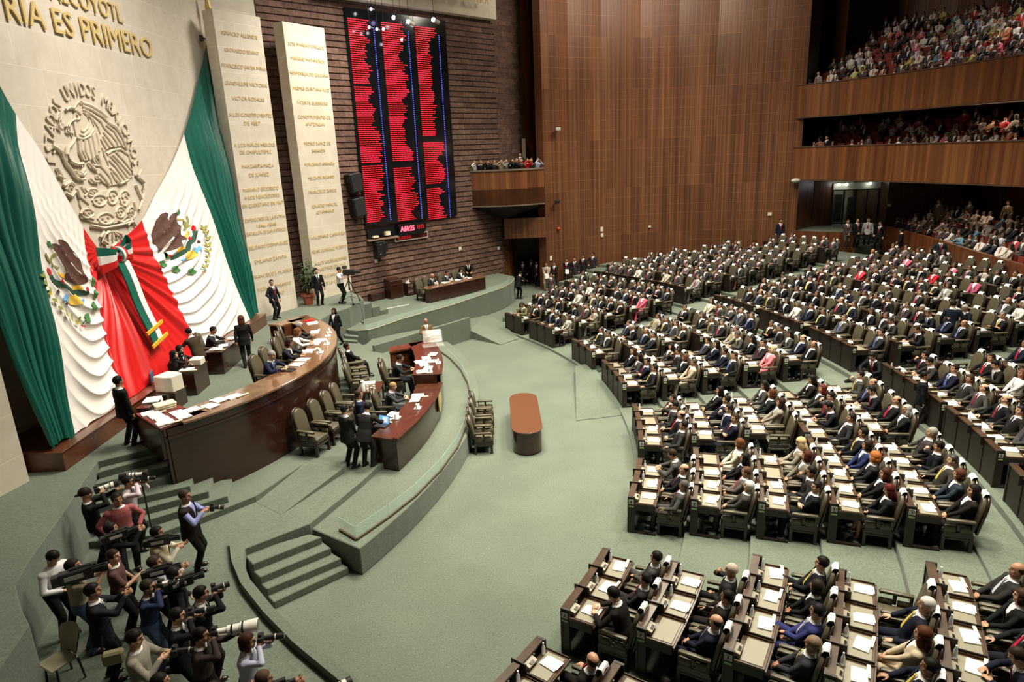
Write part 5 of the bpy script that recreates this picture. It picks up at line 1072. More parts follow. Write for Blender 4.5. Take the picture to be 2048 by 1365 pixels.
    for A, K in ((AR,KR),(AL,KL)):
        d = Vector((A.x*.6,1,0)).normalized(); rz = math.atan2(-d.x, d.y)
        zb = A.z-.08
        if K is not None and (A-K).z > -.30: pass
        T = Matrix.Translation((A.x,A.y,zb)) @ Matrix.Rotation(rz,4,'Z')
        s1 = MB(); s1.ell((0,.075,.038),(.046,.095,.036),12,8); s1.ell((0,-.02,.045),(.038,.055,.045),12,8); s1.ell((0,.055,.012),(.045,.135,.013),12,6)
        sm.add(s1.v, s1.f, 0, T)
    g.shoes = sm.mesh('shoes', [SHOE], smooth=True, ang=70)
    g.P = P
    # ---- everything in one mesh for distant copies
    allm = MB(); slots = [SKIN,SHIRT,EYE,LIP,HAIR,LEGS,SUIT,TIE,SHOE]
    def addm(me, remap):
        v = [tuple(x.co) for x in me.vertices]; allm.add(v, [tuple(p.vertices) for p in me.polygons], [remap[p.material_index] for p in me.polygons])
    addm(g.body, [0,1,2,3,4,5]); addm(g.top, [6]); addm(g.legs, [6])
    if g.tie: addm(g.tie, [7,1])
    addm(g.hair, [4]); addm(g.shoes, [8])
    g.one = allm.mesh('person', slots, smooth=True, ang=75)
    g.mono = allm
    return g
PARTS = (('top','jacket'),('legs','trousers'),('tie','necktie'),('hair','hair'),('shoes','shoes'))
def person(g, loc, rz, label, color=(.012,.013,.018), legc=None, tie=(.4,.02,.03), s=1.0, group=None, full=True, skin=None, hairc=None, topname=None, topmat=None):
    o = link('person', g.body if full else g.one)
    o.matrix_basis = Matrix.Translation(loc) @ Matrix.Rotation(rz,4,'Z') @ Matrix.Diagonal((s*1.1,s*1.08,s,1))
    o.color = (*color,1); tag(o, label, 'person', group)
    if full:
        for at, nme in PARTS:
            me = getattr(g, at)
            if me is None: continue
            if at == 'top': nme = topname or {'suit':'jacket','vest':'vest'}.get(g.P['topk'],'shirt')
            if at == 'legs' and g.P['legk'] != 'trousers': nme = 'skirt'
            if at == 'hair' and g.P['hairk'] == 'cap': nme = 'cap'
            c = link(nme, me, o)
            c.color = (*(color if at != 'legs' else (legc or color)),1)
            if at == 'tie': c.color = (*tie,1)
            if at == 'hair' and hairc is not None:
                c.material_slots[0].link = 'OBJECT'; c.material_slots[0].material = HAIRC; c.color = (*hairc,1)
            if at == 'top' and topmat is not None:
                c.material_slots[0].link = 'OBJECT'; c.material_slots[0].material = topmat
    return o

# seated poses: on a chair whose seat top is 0.46 high
SITM = [
 dict(sit=True,pitch=-12,rh=(.05,.30,.66),lh=(-.05,.29,.67),rpalm=(-.6,0,-.8),lpalm=(.6,0,-.8)),                       # hands together in the lap
 dict(sit=True,pitch=-14,rh=(.28,.22,.70),lh=(-.28,.22,.70),rdir=(0,1,-.1),ldir=(0,1,-.1),belly=.03),                   # on the armrests
 dict(sit=True,pitch=-8,rh=(.06,.16,1.10),lh=(-.08,.20,.72),rpalm=(0,-1,0),hp=8,rel=(1,.2,-.9),rdir=(-.3,-.3,1),rhk='grip'),          # hand at the chin
 dict(sit=True,pitch=-10,rh=(.02,.27,.68),lh=(-.02,.30,.70),feet=((-.02,.52,.30),(-.10,.46,.08)),knees=((.3,.2,1),(-.1,.2,1)),belly=.05),     # legs crossed
 dict(sit=True,pitch=14,rh=(.12,.46,.82),lh=(-.12,.44,.82),hp=18,rpalm=(0,0,-1),lpalm=(0,0,-1)),                        # leaning on the desk
 dict(sit=True,pitch=-10,rh=(-.10,.20,.86),lh=(.12,.17,.82),rdir=(-1,-.1,.1),ldir=(1,-.1,.1),rel=(1,.2,-.8),lel=(-1,.2,-.8),hy=22),        # arms crossed, looking aside
]
SITF = [
 dict(sit=True,pitch=-10,fem=True,hairk='long',rh=(.05,.30,.66),lh=(-.05,.29,.67),rpalm=(-.6,0,-.8),lpalm=(.6,0,-.8)),
 dict(sit=True,pitch=-6,fem=True,hairk='bob',legk='skirt',rh=(.05,.30,.66),lh=(-.05,.29,.67),hy=-15),
 dict(sit=True,pitch=-4,fem=True,hairk='long',legk='skirt',rh=(.10,.30,.70),lh=(-.06,.30,.70),feet=((-.02,.52,.28),(-.08,.46,.08)),knees=((.3,.2,1),(-.1,.2,1)),hp=14),
]
GM = [figure(p) for p in SITM]; GF_ = [figure(p) for p in SITF]
GB = figure(dict(SITM[0], hairk='bald', belly=.04)); GB2 = figure(dict(SITM[1], hairk='bald', hy=-25))
STA = dict(
 side=figure(dict(rh=(.27,.06,.80),lh=(-.27,.04,.80))), clasp=figure(dict(rh=(.03,.22,.90),lh=(-.03,.23,.91),rpalm=(-.5,-.5,0),lpalm=(.5,-.5,0))),
 work=figure(dict(pitch=22,rh=(.16,.50,1.08),lh=(-.14,.46,1.06),hp=22)), back=figure(dict(rh=(.26,.10,.84),lh=(-.20,.30,1.0),hy=30)),
 walkf=figure(dict(fem=True,hairk='long',rh=(.25,.12,.86),lh=(-.24,-.06,.84),feet=((.08,.22,.08),(-.08,-.24,.10)))),
 turn=figure(dict(rh=(.24,.14,.95),lh=(-.26,.10,.86),hy=-35,feet=((.16,.05,.08),(-.14,-.04,.08)))))
# ------------------------------------------------------------------ armchairs
def chair_meshes():
    d = {}
    m = MB(); m.box((0,.12,.425),(.50,.56,.11)); d['seat'] = m.mesh('seat', [M['oliv']], smooth=True, bevel=.03, bseg=2, ang=50)
    def arch(w, h, y0, y1, z0, th, lean):
        P = [(-w,0),(w,0),(w,h*.62)]+[(w*math.cos(t), h*.62+h*.38*math.sin(t)) for t in [PI*i/8 for i in range(1,8)]]+[(-w,h*.62)]
        vs = []
        for s in (0,1):
            for x, z in P: vs.append((x, y0-lean*z/h+(-th if s else 0), z0+z))
        n = len(P); fs = [tuple(range(n)), tuple(range(2*n-1,n-1,-1))]+[(i,n+i,n+(i+1)%n,(i+1)%n) for i in range(n)]
        return vs, fs
    m = MB(); v, f = arch(.235,.72,-.115,0,.46,.07,.15); m.add(v, f); d['backrest'] = m.mesh('backrest', [M['oliv']], smooth=True, bevel=.02, bseg=2, ang=50)
    m = MB(); v, f = arch(.275,.80,-.18,0,.40,.05,.165); m.add(v, f); d['back_frame'] = m.mesh('back_frame', [M['chairw']], smooth=True, bevel=.012, ang=50)
    m = MB()
    for i, (y, z) in enumerate([(-.205,.78),(-.262,1.10),(-.285,1.185),(-.315,1.228),(-.375,1.235),(-.395,1.16)]):
        m.v += [(-.105,y+.012,z+.008),(.105,y+.012,z+.008)]
    for i in range(5): m.f.append((2*i,2*i+1,2*i+3,2*i+2)); m.m.append(0); m.uv.append(None)
    base = len(m.v); m.v += [(x,y-.006,z-.012) for x,y,z in m.v[:base]]
    for i in range(5): m.f.append((base+2*i+2,base+2*i+3,base+2*i+1,base+2*i)); m.m.append(0); m.uv.append(None)
    d['headrest_cloth'] = m.mesh('headrest_cloth', [M['white']], smooth=True)
    for s in (-1,1):
        m = MB(); m.box((s*.295,.10,.685),(.085,.50,.055)); m.box((s*.295,.13,.57),(.05,.06,.2),mi=1); m.box((s*.295,-.12,.6),(.05,.05,.2),mi=1); m.ell((s*.295,.35,.675),(.05,.03,.04),10,6,mi=1)
        d['armrest%d'%s] = m.mesh('armrest', [M['oliv'],M['chairw']], bevel=.012, smooth=True, ang=50)
        m = MB(); m.box((s*.275,-.02,.49),(.035,.22,.17)); m.box((s*.275,.27,.49),(.035,.22,.17)); d['side_pad%d'%s] = m.mesh('side_pad', [M['oliv']], bevel=.012, smooth=True, ang=50)
        for y, nme in ((.36,'f'),(-.13,'b')):
            m = MB(); m.box((s*.255,y,.16),(.07,.07,.32)); m.box((s*.255,y,.02),(.085,.085,.04)); d['leg%d%s'%(s,nme)] = m.mesh('leg', [M['chairw']], bevel=.008)
    m = MB(); m.box((0,.115,.335),(.57,.56,.085)); 
    for s in (-1,1): m.box((s*.27,.115,.27),(.03,.50,.05)); m.box((s*.275,.115,.40),(.04,.52,.06))
    m.box((0,.385,.27),(.45,.03,.05)); d['base_frame'] = m.mesh('base_frame', [M['chairw']], bevel=.008)
    return d
CH = chair_meshes()
CHP = [(k, {'armrest':'armrest','side_pad':'side_pad'}.get(k.rstrip('-1bf'), None) or (k if k in ('seat','backrest','back_frame','headrest_cloth','base_frame') else ('armrest' if k.startswith('arm') else 'side_pad' if k.startswith('side') else 'leg'))) for k in CH]
def joinm(name, lst, smooth=True):
    a = MB(); mats = []
    for me in lst:
        rm = []
        for m in me.materials:
            if m not in mats: mats.append(m)
            rm.append(mats.index(m))
        a.add([tuple(v.co) for v in me.vertices], [tuple(p.vertices) for p in me.polygons], [rm[p.material_index] for p in me.polygons])
    return a.mesh(name, mats, smooth=smooth, ang=50), a, mats
CH1, CH1mb, CH1mats = joinm('armchair', list(CH.values())); CH0, _, _ = joinm('armchair', [v for k, v in CH.items() if k != 'headrest_cloth'])
def chair(loc, rz, label, group, full=True, cloth=True, s=1.0):
    Mx = Matrix.Translation(loc) @ Matrix.Rotation(rz,4,'Z') @ Matrix.Scale(s,4)
    if not full:
        o = link('armchair', CH1 if cloth else CH0, M=Mx); return tag(o, label, 'chair', group)
    t = thing('armchair', label, 'chair', group=group); t.matrix_basis = Mx
    for k, nme in CHP:
        if k == 'headrest_cloth' and not cloth: continue
        link(nme, CH[k], t, 'white cloth strip' if k == 'headrest_cloth' else None)
    return t

# ------------------------------------------------------------------ deputies' desks and seats
PITCH = .72
m = MB(); m.box((0,.68,.735),(.69,.46,.03)); m.box((0,.435,.72),(.70,.03,.05)); m.box((0,.66,.754),(.56,.34,.008),mi=1); m.box((.335,.68,.76),(.02,.46,.03)); m.box((-.335,.68,.76),(.02,.46,.03))
D_TOP = m.mesh('writing_top', [M['deptop'],M['pad']], bevel=.004)
m = MB(); m.box((-.14,.90,.815),(.24,.13,.07),rx=R_(18)); m.box((-.14,.86,.85),(.1,.05,.01),mi=1,rx=R_(18)); m.box((.0,.92,.86),(.03,.03,.05),mi=1)
D_CON = m.mesh('voting_console', [flat('taupe console',(.30,.27,.2),.4),M['black']], bevel=.006)
m = MB(); m.box((0,.98,.84),(.025,.30,.22)); m.box((0,.70,.775),(.02,.5,.07)); D_DIV = m.mesh('divider', [M['dep']], bevel=.004)
m = MB(); m.box((0,0,0),(.21,.30,.02)); m.box((.03,-.03,.014),(.20,.27,.008),rz=.06); DOC = m.mesh('document', [M['paper']])
m = MB(); m.box((0,0,0),(.30,.22,.02)); m.box((.01,.0,.014),(.28,.21,.006),rz=-.05); m.box((.13,-.12,.01),(.28,.05,.015),mi=1); DOC2 = m.mesh('document', [M['paper'],M['cream']])
m = MB(); m.lathe([(.028,0),(.031,.02),(.031,.13),(.014,.18),(.012,.195)], n=10); m.lathe([(.014,.195),(.014,.215),(.0,.216)], n=8, mi=1); BOT = m.mesh('water_bottle', [M['bottle'],M['white']], smooth=True)
m = MB(); m.box((0,0,0),(.012,.15,.15)); m.box((.007,0,0),(.004,.12,.12),mi=1)
for a in range(8): m.box((.010,.045*math.cos(a*PI/4),.045*math.sin(a*PI/4)),(.003,.035,.008),mi=0,rx=a*PI/4+PI/2)
m.box((.010,0,0),(.003,.03,.05),mi=0); m.box((.004,0,-.115),(.006,.12,.045),mi=2); SIGN = m.mesh('row_sign', [M['black'],M['sign'],M['signg']])
ORD = ['first','second','third','fourth','fifth','sixth','seventh','eighth','ninth','tenth','eleventh','twelfth','thirteenth']
# front blocks: (fixed edge azimuth, growth direction, seats per row), rear: (edge0, edge1); from the camera outwards
FRONT = [(-34.4,-1,[4,4,4,4,4]),(-32.1,1,[3,3,4,4,5]),(-20.0,1,[3,4,4,5,5]),(-3.0,-1,[4,4,4,5,5]),(2.6,1,[4,4,4,5,5]),(19.7,-1,[3,4,4,5,5]),(25.2,1,[3,3,4,4,5]),(33.0,1,[2,3,4,5,6])]
REAR = [(-36,-29.5),(-29,-22.6),(-22,-15.2),(-14.6,-8.7),(-8.3,-1.2),(2.0,8.7),(9.1,15.6),(16.0,21.9),(26.0,32.3),(32.8,41)]
def proj(p):
    v = cam.matrix_world.inverted() @ Vector(p)
    if v.z > -.2: return None
    return (1024+1340*v.x/-v.z, 682.5+1340*v.y/v.z)
def seen(p, mx=60):
    q = proj(p); return q is not None and -mx < q[0] < 2048+mx and -mx < q[1] < 1365+mx
SPECIAL = [  # (row, azimuth, kind, jacket colour, hair colour, words)
 (3,3.7,'F1',(.75,.22,.25),(.62,.50,.30),'blonde woman in pink suit'),(3,25.1,'F0',(.70,.13,.20),None,'woman in bright pink jacket'),(1,2.9,'M0',(.42,.36,.27),None,'man in beige suit'),
 (1,4.6,'F1',(.012,.012,.015),(.10,.04,.02),'brown haired woman in black'),(0,8.9,'F0',(.012,.012,.015),(.05,.02,.01),'long haired woman in black'),(1,-14.3,'F1',(.72,.66,.52),(.14,.05,.02),'brown haired woman in cream suit'),
 (1,-15.8,'F0',(.012,.012,.015),(.01,.008,.006),'woman with long black hair'),(1,-17.4,'M3',(.10,.09,.08),(.10,.05,.03),'curly brown haired man in grey'),(1,-19.0,'M0',(.05,.045,.042),(.72,.70,.66),'white haired man in charcoal suit'),
 (2,-13.2,'F2',(.26,.23,.18),(.60,.45,.22),'blonde woman in grey jacket'),(2,-14.9,'F1',(.17,.15,.12),(.06,.015,.01),'dark red haired woman in grey jacket'),(3,-14.0,'F1',(.02,.03,.10),(.02,.012,.008),'dark haired woman in navy jacket'),
 (3,-15.3,'F1',(.02,.02,.022),(.42,.13,.03),'orange haired woman in black suit'),(3,-17.9,'F0',(.012,.012,.012),(.05,.018,.01),'woman with long dark brown hair'),(3,-20,'F2',(.010,.010,.011),(.09,.012,.012),'dark red haired woman in black'),
 (4,-13.4,'M1',(.045,.04,.038),(.32,.30,.27),'grey haired man in charcoal suit'),(4,-15.4,'M1',(.04,.036,.03),None,'dark haired man in brown suit'),(4,-16.8,'F1',(.025,.035,.05),(.08,.03,.015),'woman with blue scarf in navy suit'),
 (3,-27.9,'M1',(.012,.014,.025),(.62,.60,.57),'large white haired man in dark suit'),(3,-29.8,'F0',(.50,.41,.29),(.09,.03,.012),'brown haired woman in beige suit'),(4,-26.4,'F1',(.012,.012,.012),(.05,.022,.012),'curly haired woman in black'),
 (2,-28.5,'F1',(.010,.010,.010),(.02,.014,.01),'woman in long black skirt'),(2,-30.3,'M3',(.03,.035,.13),(.012,.010,.012),'man in royal blue suit'),(2,-31.8,'M0',(.03,.03,.035),(.25,.17,.11),'grey brown haired man in dark suit'),
 (1,-27.2,'M2',(.02,.02,.02),(.50,.40,.32),'white haired man in black suit'),(1,-4.0,'F0',(.012,.012,.012),(.01,.008,.008),'black haired woman in black'),(2,-5.7,'F1',(.015,.02,.022),(.09,.03,.015),'woman with long reddish hair'),(2,-6.9,'F0',(.28,.25,.20),(.03,.014,.01),'woman in pale grey jacket'),
 (3,-5.8,'F0',(.02,.022,.020),(.12,.02,.015),'red haired woman turned in seat'),(4,-9.6,'F0',(.012,.012,.012),None,'woman in black with white blouse'),(6,-5.5,'F0',(.75,.72,.70),(.12,.05,.02),'woman in white top'),(9,4.6,'F1',(.72,.68,.64),None,'woman in white jacket'),
 (5,13.4,'F1',(.75,.72,.66),None,'woman in white suit'),(10,13.0,'F1',(.60,.02,.03),None,'woman in red'),(11,18.1,'F0',(.62,.10,.20),None,'woman in magenta'),(11,14.2,'F1',(.66,.33,.40),None,'woman in pale pink'),(9,17.6,'F0',(.60,.04,.05),None,'woman in red top'),
 (10,10.6,'F1',(.5,.10,.2),None,'woman in dark pink'),(8,6.6,'F0',(.45,.42,.33),(.35,.25,.12),'woman in pale patterned jacket'),(9,10.4,'F1',(.33,.31,.28),None,'woman in grey'),(11,12.2,'M0',(.42,.37,.3),None,'man in tan suit'),
 (5,35.3,'F1',(.75,.73,.68),None,'woman in white blouse'),(3,35.1,'F0',(.70,.66,.6),None,'woman in white shirt'),(2,34.7,'F1',(.68,.64,.58),None,'woman in pale blouse'),(5,31.3,'F0',(.36,.33,.27),None,'woman in tan jacket'),(5,27.1,'M0',(.28,.27,.26),None,'man in light grey suit'),
 (2,18.5,'M1',(.33,.29,.23),None,'man in pale brown suit'),(0,25.9,'F1',(.42,.40,.36),None,'woman in light grey jacket'),(0,35.2,'M4',(.13,.12,.05),None,'man in olive jacket'),(4,18.3,'F0',(.5,.46,.36),None,'woman in cream patterned jacket'),(5,38.8,'M0',(.05,.05,.055),(.6,.6,.58),'white haired man in dark suit'),
 (1,25.8,'M5',(.3,.28,.22),None,'man in sand coloured suit'),(3,9.5,'M0',(.33,.31,.27),None,'man in stone grey suit'),
]
EMPTY = {(2,-8.5),(3,-26.2),(0,-36.9)}
rng = random.Random(21)
seats = []; rows = []
def in_hall(k, az):
    p = ring(rowR(k)+1.4, az)
    for a, b in zip(PP[:-1], PP[1:]):
        if b[1] <= p[1] <= a[1] and p[0] > b[0]+(a[0]-b[0])*(p[1]-b[1])/(a[1]-b[1])-.1: return False
    return p[1] < 41.6 and (k > 4 or az < [37.4,38.2,39.2,40.2,41.0][k])
for b, (edge, dr, cnt) in enumerate(FRONT):
    for k in range(5):
        st = math.degrees(PITCH/(rowR(k)+.85)); azs = [edge+dr*st*(i+.5) for i in range(cnt[k])]
        azs = sorted(a for a in azs if in_hall(k, a))
        if azs: rows.append((0, b, k, azs, st))
for b, (a0, a1) in enumerate(REAR):
    for k in range(5,13):
        st = math.degrees(PITCH/(rowR(k)+.85)); n = int((a1-a0)/st+.15); c = (a0+a1)/2
        azs = [c+(i-(n-1)/2)*st for i in range(n)]
        azs = [a for a in azs if in_hall(k, a)]
        if azs: rows.append((1, b, k, azs, st))
used = set()
for sec, b, k, azs, st in rows:
    for i, az in enumerate(azs):
        p = ring(rowR(k)+1.05, az); z = rowZ(k)
        if not seen((p[0],p[1],z+.9), 90): continue
        seats.append(dict(sec=sec, b=b, k=k, i=i, az=az, p=(p[0],p[1],z), d=math.hypot(p[0],p[1]), who=None, st=st))
for sp in SPECIAL:
    c = [s for s in seats if s['k'] == sp[0] and s['who'] is None]
    if not c: continue
    s = min(c, key=lambda s: abs(s['az']-sp[1]))
    if abs(s['az']-sp[1]) < 2.2: s['who'] = sp
for e in EMPTY:
    c = [s for s in seats if s['k'] == e[0] and s['who'] is None]
    if c:
        s = min(c, key=lambda s: abs(s['az']-e[1])); s['who'] = 'empty'
SUITS = [((.008,.0085,.012),'black suit'),((.011,.012,.015),'black suit'),((.010,.012,.024),'navy suit'),((.020,.020,.022),'charcoal suit'),((.028,.027,.026),'charcoal suit'),((.008,.008,.009),'black suit'),((.014,.011,.010),'dark brown suit'),((.055,.052,.05),'grey suit')]
TIES = [((.42,.015,.03),'red tie'),((.55,.42,.10),'yellow tie'),((.14,.02,.03),'maroon tie'),((.09,.13,.36),'blue tie'),((.42,.02,.05),'red tie'),((.5,.5,.56),'silver tie'),((.02,.02,.03),'black tie')]
MEN = {'M%d'%i: g for i, g in enumerate(GM)}; WOM = {'F%d'%i: g for i, g in enumerate(GF_)}
seats.sort(key=lambda s: s['d'])
def where(s):
    blk = (('nearest block' if s['b'] == 0 else '%s nearest block' % ORD[s['b']]) if s['sec'] == 0 else '%s rear block' % ORD[s['b']])
    return '%s row, %s, %s seat from camera side' % (ORD[s['k']], blk, ORD[s['i']])
npers = 0; nch = 0; ndoc = 0; nbot = 0
far_people = []; far_chairs = []; far_docs = []
for n, s in enumerate(seats):
    x, y, z = s['p']; az = s['az']; rz = R_(az+90)
    who = s['who']; r = rng.random(); look = None
    col = None; hair = None; tie = None
    if who == 'empty': g = None
    elif who is not None:
        kind = who[2]; g = MEN.get(kind) or WOM.get(kind); col = who[3]; hair = who[4]; look = who[5]
        tie = TIES[rng.randrange(7)]
    else:
        if r < (.05 if s['sec'] == 0 else .20): g = None
        else:
            c = rng.choice(SUITS); col = c[0]; tie = rng.choice(TIES)
            if rng.random() < .15:
                g = rng.choice(GF_); look = 'dark haired woman in '+c[1]; hair = (.012,.009,.008)
            else:
                q = rng.random(); g = rng.choice(GM) if q < .88 else (GB if q < .95 else GB2)
                hair = rng.choice([(.010,.008,.007)]*6+[(.10,.09,.085),(.03,.018,.01)])
                adj = 'balding ' if g in (GB,GB2) else 'grey haired ' if hair[0] > .09 else ''; look = adj+'man in '+c[1]+('' if len((adj+c[1]).split()) > 2 else ', '+tie[1])
    full = n < 105
    W_ = where(s)
    near = s['d'] < 36 and n < 232
    pos = (x+rng.uniform(-.02,.02), y+rng.uniform(-.02,.02), z)
    if n < 288:
        chair((x,y,z), rz, ('empty ' if g is None else '')+'olive armchair, '+W_, 'olive deputies armchairs', full=n < 96)
    else: far_chairs.append((x,y,z,rz))
    if g is not None:
        sc = rng.uniform(.96,1.03); rr = rz+R_(rng.uniform(-9,9))
        if npers < 212:
            lab = look+', '+W_.replace(' seat from camera side',' seat from camera')
            o = person(g, pos, rr, lab, col, None, tie[0], sc, 'seated deputies', full=full, hairc=hair if full else None)
            npers += 1
        else: far_people.append((g, pos, rr, sc, col, hair))
    # papers and water
    q = rng.random()
    if q < .9:
        c, sn = math.cos(rz), math.sin(rz)
        def lp(a, b, h): return (x+c*a-sn*b, y+sn*a+c*b, z+h)
        if n < 230:
            o = link('document', DOC if rng.random() < .5 else DOC2); o.matrix_basis = Matrix.Translation(lp(rng.uniform(-.06,.08),.63,.770)) @ Matrix.Rotation(rz+rng.uniform(-.15,.15),4,'Z')
            tag(o, 'white papers on desk, '+W_.replace(' seat from camera side',' place from camera'), 'papers', 'papers on the deputies desks')
            if rng.random() < .85:
                o = link('water_bottle', BOT); o.matrix_basis = Matrix.Translation(lp(rng.uniform(.10,.24),.86,.752))
                tag(o, 'water bottle on desk, '+W_.replace(' seat from camera side',' place from camera'), 'bottle', 'water bottles on the deputies desks')
        else: far_docs.append((lp(0,.63,.765), rz, lp(.2,.88,.752)))
# everything past the counted ones
def lowpoly(g, vox):
    t = MB(); t.v = list(g.mono.v); t.f = list(g.mono.f); t.m = list(g.mono.m); t.uv = [None]*len(t.f); return t
mb = MB()
mats = [flat('crowd cloth %d'%i, c, .85) for i, c in enumerate([(.012,.013,.018),(.035,.035,.038),(.014,.017,.034),(.07,.068,.066),(.7,.67,.62),(.55,.03,.05),(.40,.34,.25),(.60,.12,.2)])]
smats = [flat('crowd skin', (.37,.18,.10), .55), SHIRT, M['hairb'], SHOE, flat('crowd tie',(.4,.03,.04),.5)]+mats
def decim(g, ratio):
    me = g.mono.mesh('tmp', [SKIN]*9); o = bpy.data.objects.new('tmp', me); COL.objects.link(o)
    m = o.modifiers.new('d','DECIMATE'); m.ratio = ratio
    dg = bpy.context.evaluated_depsgraph_get(); dg.update(); out = bpy.data.meshes.new_from_object(o.evaluated_get(dg)); bpy.data.objects.remove(o)
    t = MB(); t.v = [tuple(v.co) for v in out.vertices]; t.f = [tuple(p.vertices) for p in out.polygons]; t.m = [p.material_index for p in out.polygons]
    bpy.data.meshes.remove(out); return t
LOW = {id(g): decim(g, .05) for g in GM+GF_+[GB,GB2]}
def crowd_add(mb, g, pos, rz, sc, ci, skin=0, hair=2):
    t = LOW[id(g)]
    #           skin shirt eye lip hair legs suit tie shoe
    rm = [0,1,2,0,hair,0,5+ci,4,3]
    mb.add(t.v, t.f, [rm[k] for k in t.m], Matrix.Translation(pos) @ Matrix.Rotation(rz,4,'Z') @ Matrix.Scale(sc,4))
for g, pos, rr, sc, col, hair in far_people:
    ci = min(range(8), key=lambda i: sum((a-b)**2 for a, b in zip(mats[i].node_tree.nodes['Principled BSDF'].inputs['Base Color'].default_value[:3], col)))
    crowd_add(mb, g, pos, rr, sc, ci)
if far_people: tag(mb.build('seated_crowd', smats, smooth=True), 'seated deputies in dark suits filling the farthest back rows', 'crowd', kind='stuff')
mb = MB()
for x, y, z, rz in far_chairs: mb.add(CH1mb.v, CH1mb.f, CH1mb.m, Matrix.Translation((x,y,z)) @ Matrix.Rotation(rz,4,'Z'))
if far_chairs: tag(mb.build('armchair_rows', CH1mats, smooth=True, ang=50), 'olive armchairs with white cloths in the farthest back rows', 'chairs', kind='stuff')
mb = MB()
for a, rz, b in far_docs:
    mb.box(a, (.24,.28,.025), rz); mb.lathe([(.03,0),(.03,.13),(.012,.2)], b, 6)
if far_docs: tag(mb.build('paper_litter', [M['paper']]), 'white papers and bottles on the farthest back desks', 'papers', kind='stuff')
# desks, one per row and block
for sec, b, k, azs, st in rows:
    R = rowR(k); z = rowZ(k)
    vis = [a for a in azs if seen((*ring(R+.5,a), z+.8), 140)]
    if not vis: continue
    e0, e1 = azs[0]-st/2, azs[-1]+st/2
    blk = (('nearest block' if b == 0 else '%s nearest block' % ORD[b]) if sec == 0 else '%s rear block' % ORD[b])
    c0 = ring(R+.5, (e0+e1)/2)
    t = thing('deputies_desk', 'long dark wooden desk, %s row, %s' % (ORD[k], blk), 'desk', (c0[0],c0[1],z), 0, 'curved rows of deputies desks')
    def L(p, zz): return (p[0]-c0[0], p[1]-c0[1], zz)
    n = len(azs); P0 = [ring(R,e0+(e1-e0)*i/n) for i in range(n+1)]; P1 = [ring(R+.035,e0+(e1-e0)*i/n) for i in range(n+1)]
    mb = MB(); mb2 = MB()
    for i in range(n):
        q = [L(P0[i],0)[:2],L(P0[i+1],0)[:2],L(P1[i+1],0)[:2],L(P1[i],0)[:2]]; mb.prism(q, .02, .88)
    for i in range(n+1): mb.box((L(P0[i],0)[0],L(P0[i],0)[1],.45),(.03,.03,.86), R_(e0+(e1-e0)*i/n))
    mb.build('front_panel', M['dep'], t)
    A = [ring(R-.02,e0+(e1-e0)*i/n) for i in range(n+1)]; B = [ring(R+.12,e0+(e1-e0)*i/n) for i in range(n+1)]
    for i in range(n): mb2.prism([L(A[i],0)[:2],L(A[i+1],0)[:2],L(B[i+1],0)[:2],L(B[i],0)[:2]], .88, .915)
    mb2.build('ledge', M['deptop'], t)
    if sec == 0 or k < 7:
        for i, az in enumerate(azs):
            p = ring(R+1.05, az); Mx = Matrix.Translation(L(p,0)) @ Matrix.Rotation(R_(az+90),4,'Z')
            link('writing_top', D_TOP, t, None, Mx); link('voting_console', D_CON, t, None, Mx)
            if i < n-1: link('divider', D_DIV, t, None, Mx @ Matrix.Translation((.36,0,0)))
    else:
        m3 = MB()
        for az in azs:
            p = ring(R+1.05, az); Mx = Matrix.Translation(L(p,0)) @ Matrix.Rotation(R_(az+90),4,'Z'); m3.box((0,.66,.735),(.71,.52,.04),M=Mx); m3.box((-.14,.90,.80),(.24,.13,.09),M=Mx)
        m3.build('writing_top', M['dep'], t)
    for e, s in ((e0,-1),(e1,1)):
        m4 = MB(); Mx = Matrix.Translation(L(ring(R,e),0)) @ Matrix.Rotation(R_(e),4,'Z')
        m4.box((.07,-s*.02,.46),(.17,.045,.92),M=Mx); m4.box((.32,-s*.02,.025),(.64,.07,.05),M=Mx); m4.box((.33,-s*.02,.66),(.5,.03,.14),M=Mx)
        o = m4.build('end_panel', M['dep'], t)
        if s < 0 and sec == 0: link('row_sign', SIGN, o, 'pale square row sign', Mx @ Matrix.Translation((.07,-.008,.80)) @ Matrix.Rotation(-PI/2,4,'Z'))
        elif s < 0: link('row_tag', SIGN, o, 'pale row sign', Mx @ Matrix.Translation((.07,-.008,.80)) @ Matrix.Rotation(-PI/2,4,'Z') @ Matrix.Scale(.8,4))
# ------------------------------------------------------------------ the big curved presidium bench
D0 = (-13.31,20.04)
def dp(r, a): return (D0[0]+r*math.cos(R_(a)), D0[1]+r*math.sin(R_(a)))
bench = thing('presidium_bench', 'huge curved polished brown bench under the flag', 'bench', (-6.5,20,1.0), 0)
def bo(p): return (p[0]+6.5, p[1]-20)
def ringm(r0, r1, a0, a1, z0, z1, n=40, uv=False):
    mb = MB(); A = [bo(dp(r0,a0+(a1-a0)*i/n)) for i in range(n+1)]; B = [bo(dp(r1,a0+(a1-a0)*i/n)) for i in range(n+1)]
    mb.prism(A+B[::-1], z0-1.0, z1-1.0); return mb
mb = ringm(7.48,7.56,-46.6,46.0,.96,2.9)
mb.build('front_panel', M['desk'], bench, smooth=True, ang=30)
mb = ringm(7.50,7.60,-46.8,46.2,2.66,2.72); mb.build('moulding', M['desk'], bench)
mb = ringm(6.70,7.64,-44,44,2.93,3.0); mb.build('bench_top', M['bigtop'], bench, bevel=.012)
mb = MB(); mb.prism([bo(p) for p in [(-9.32,15.45),(-8.2,14.42),(-7.82,14.95),(-7.62,15.28),(-7.5,15.42),(-8.12,15.62),(-8.45,15.95)]], 1.93, 2.0)
mb.build('red_end_leaf', M['redtop'], bench, bevel=.01, label='dark red end leaf covered with papers')
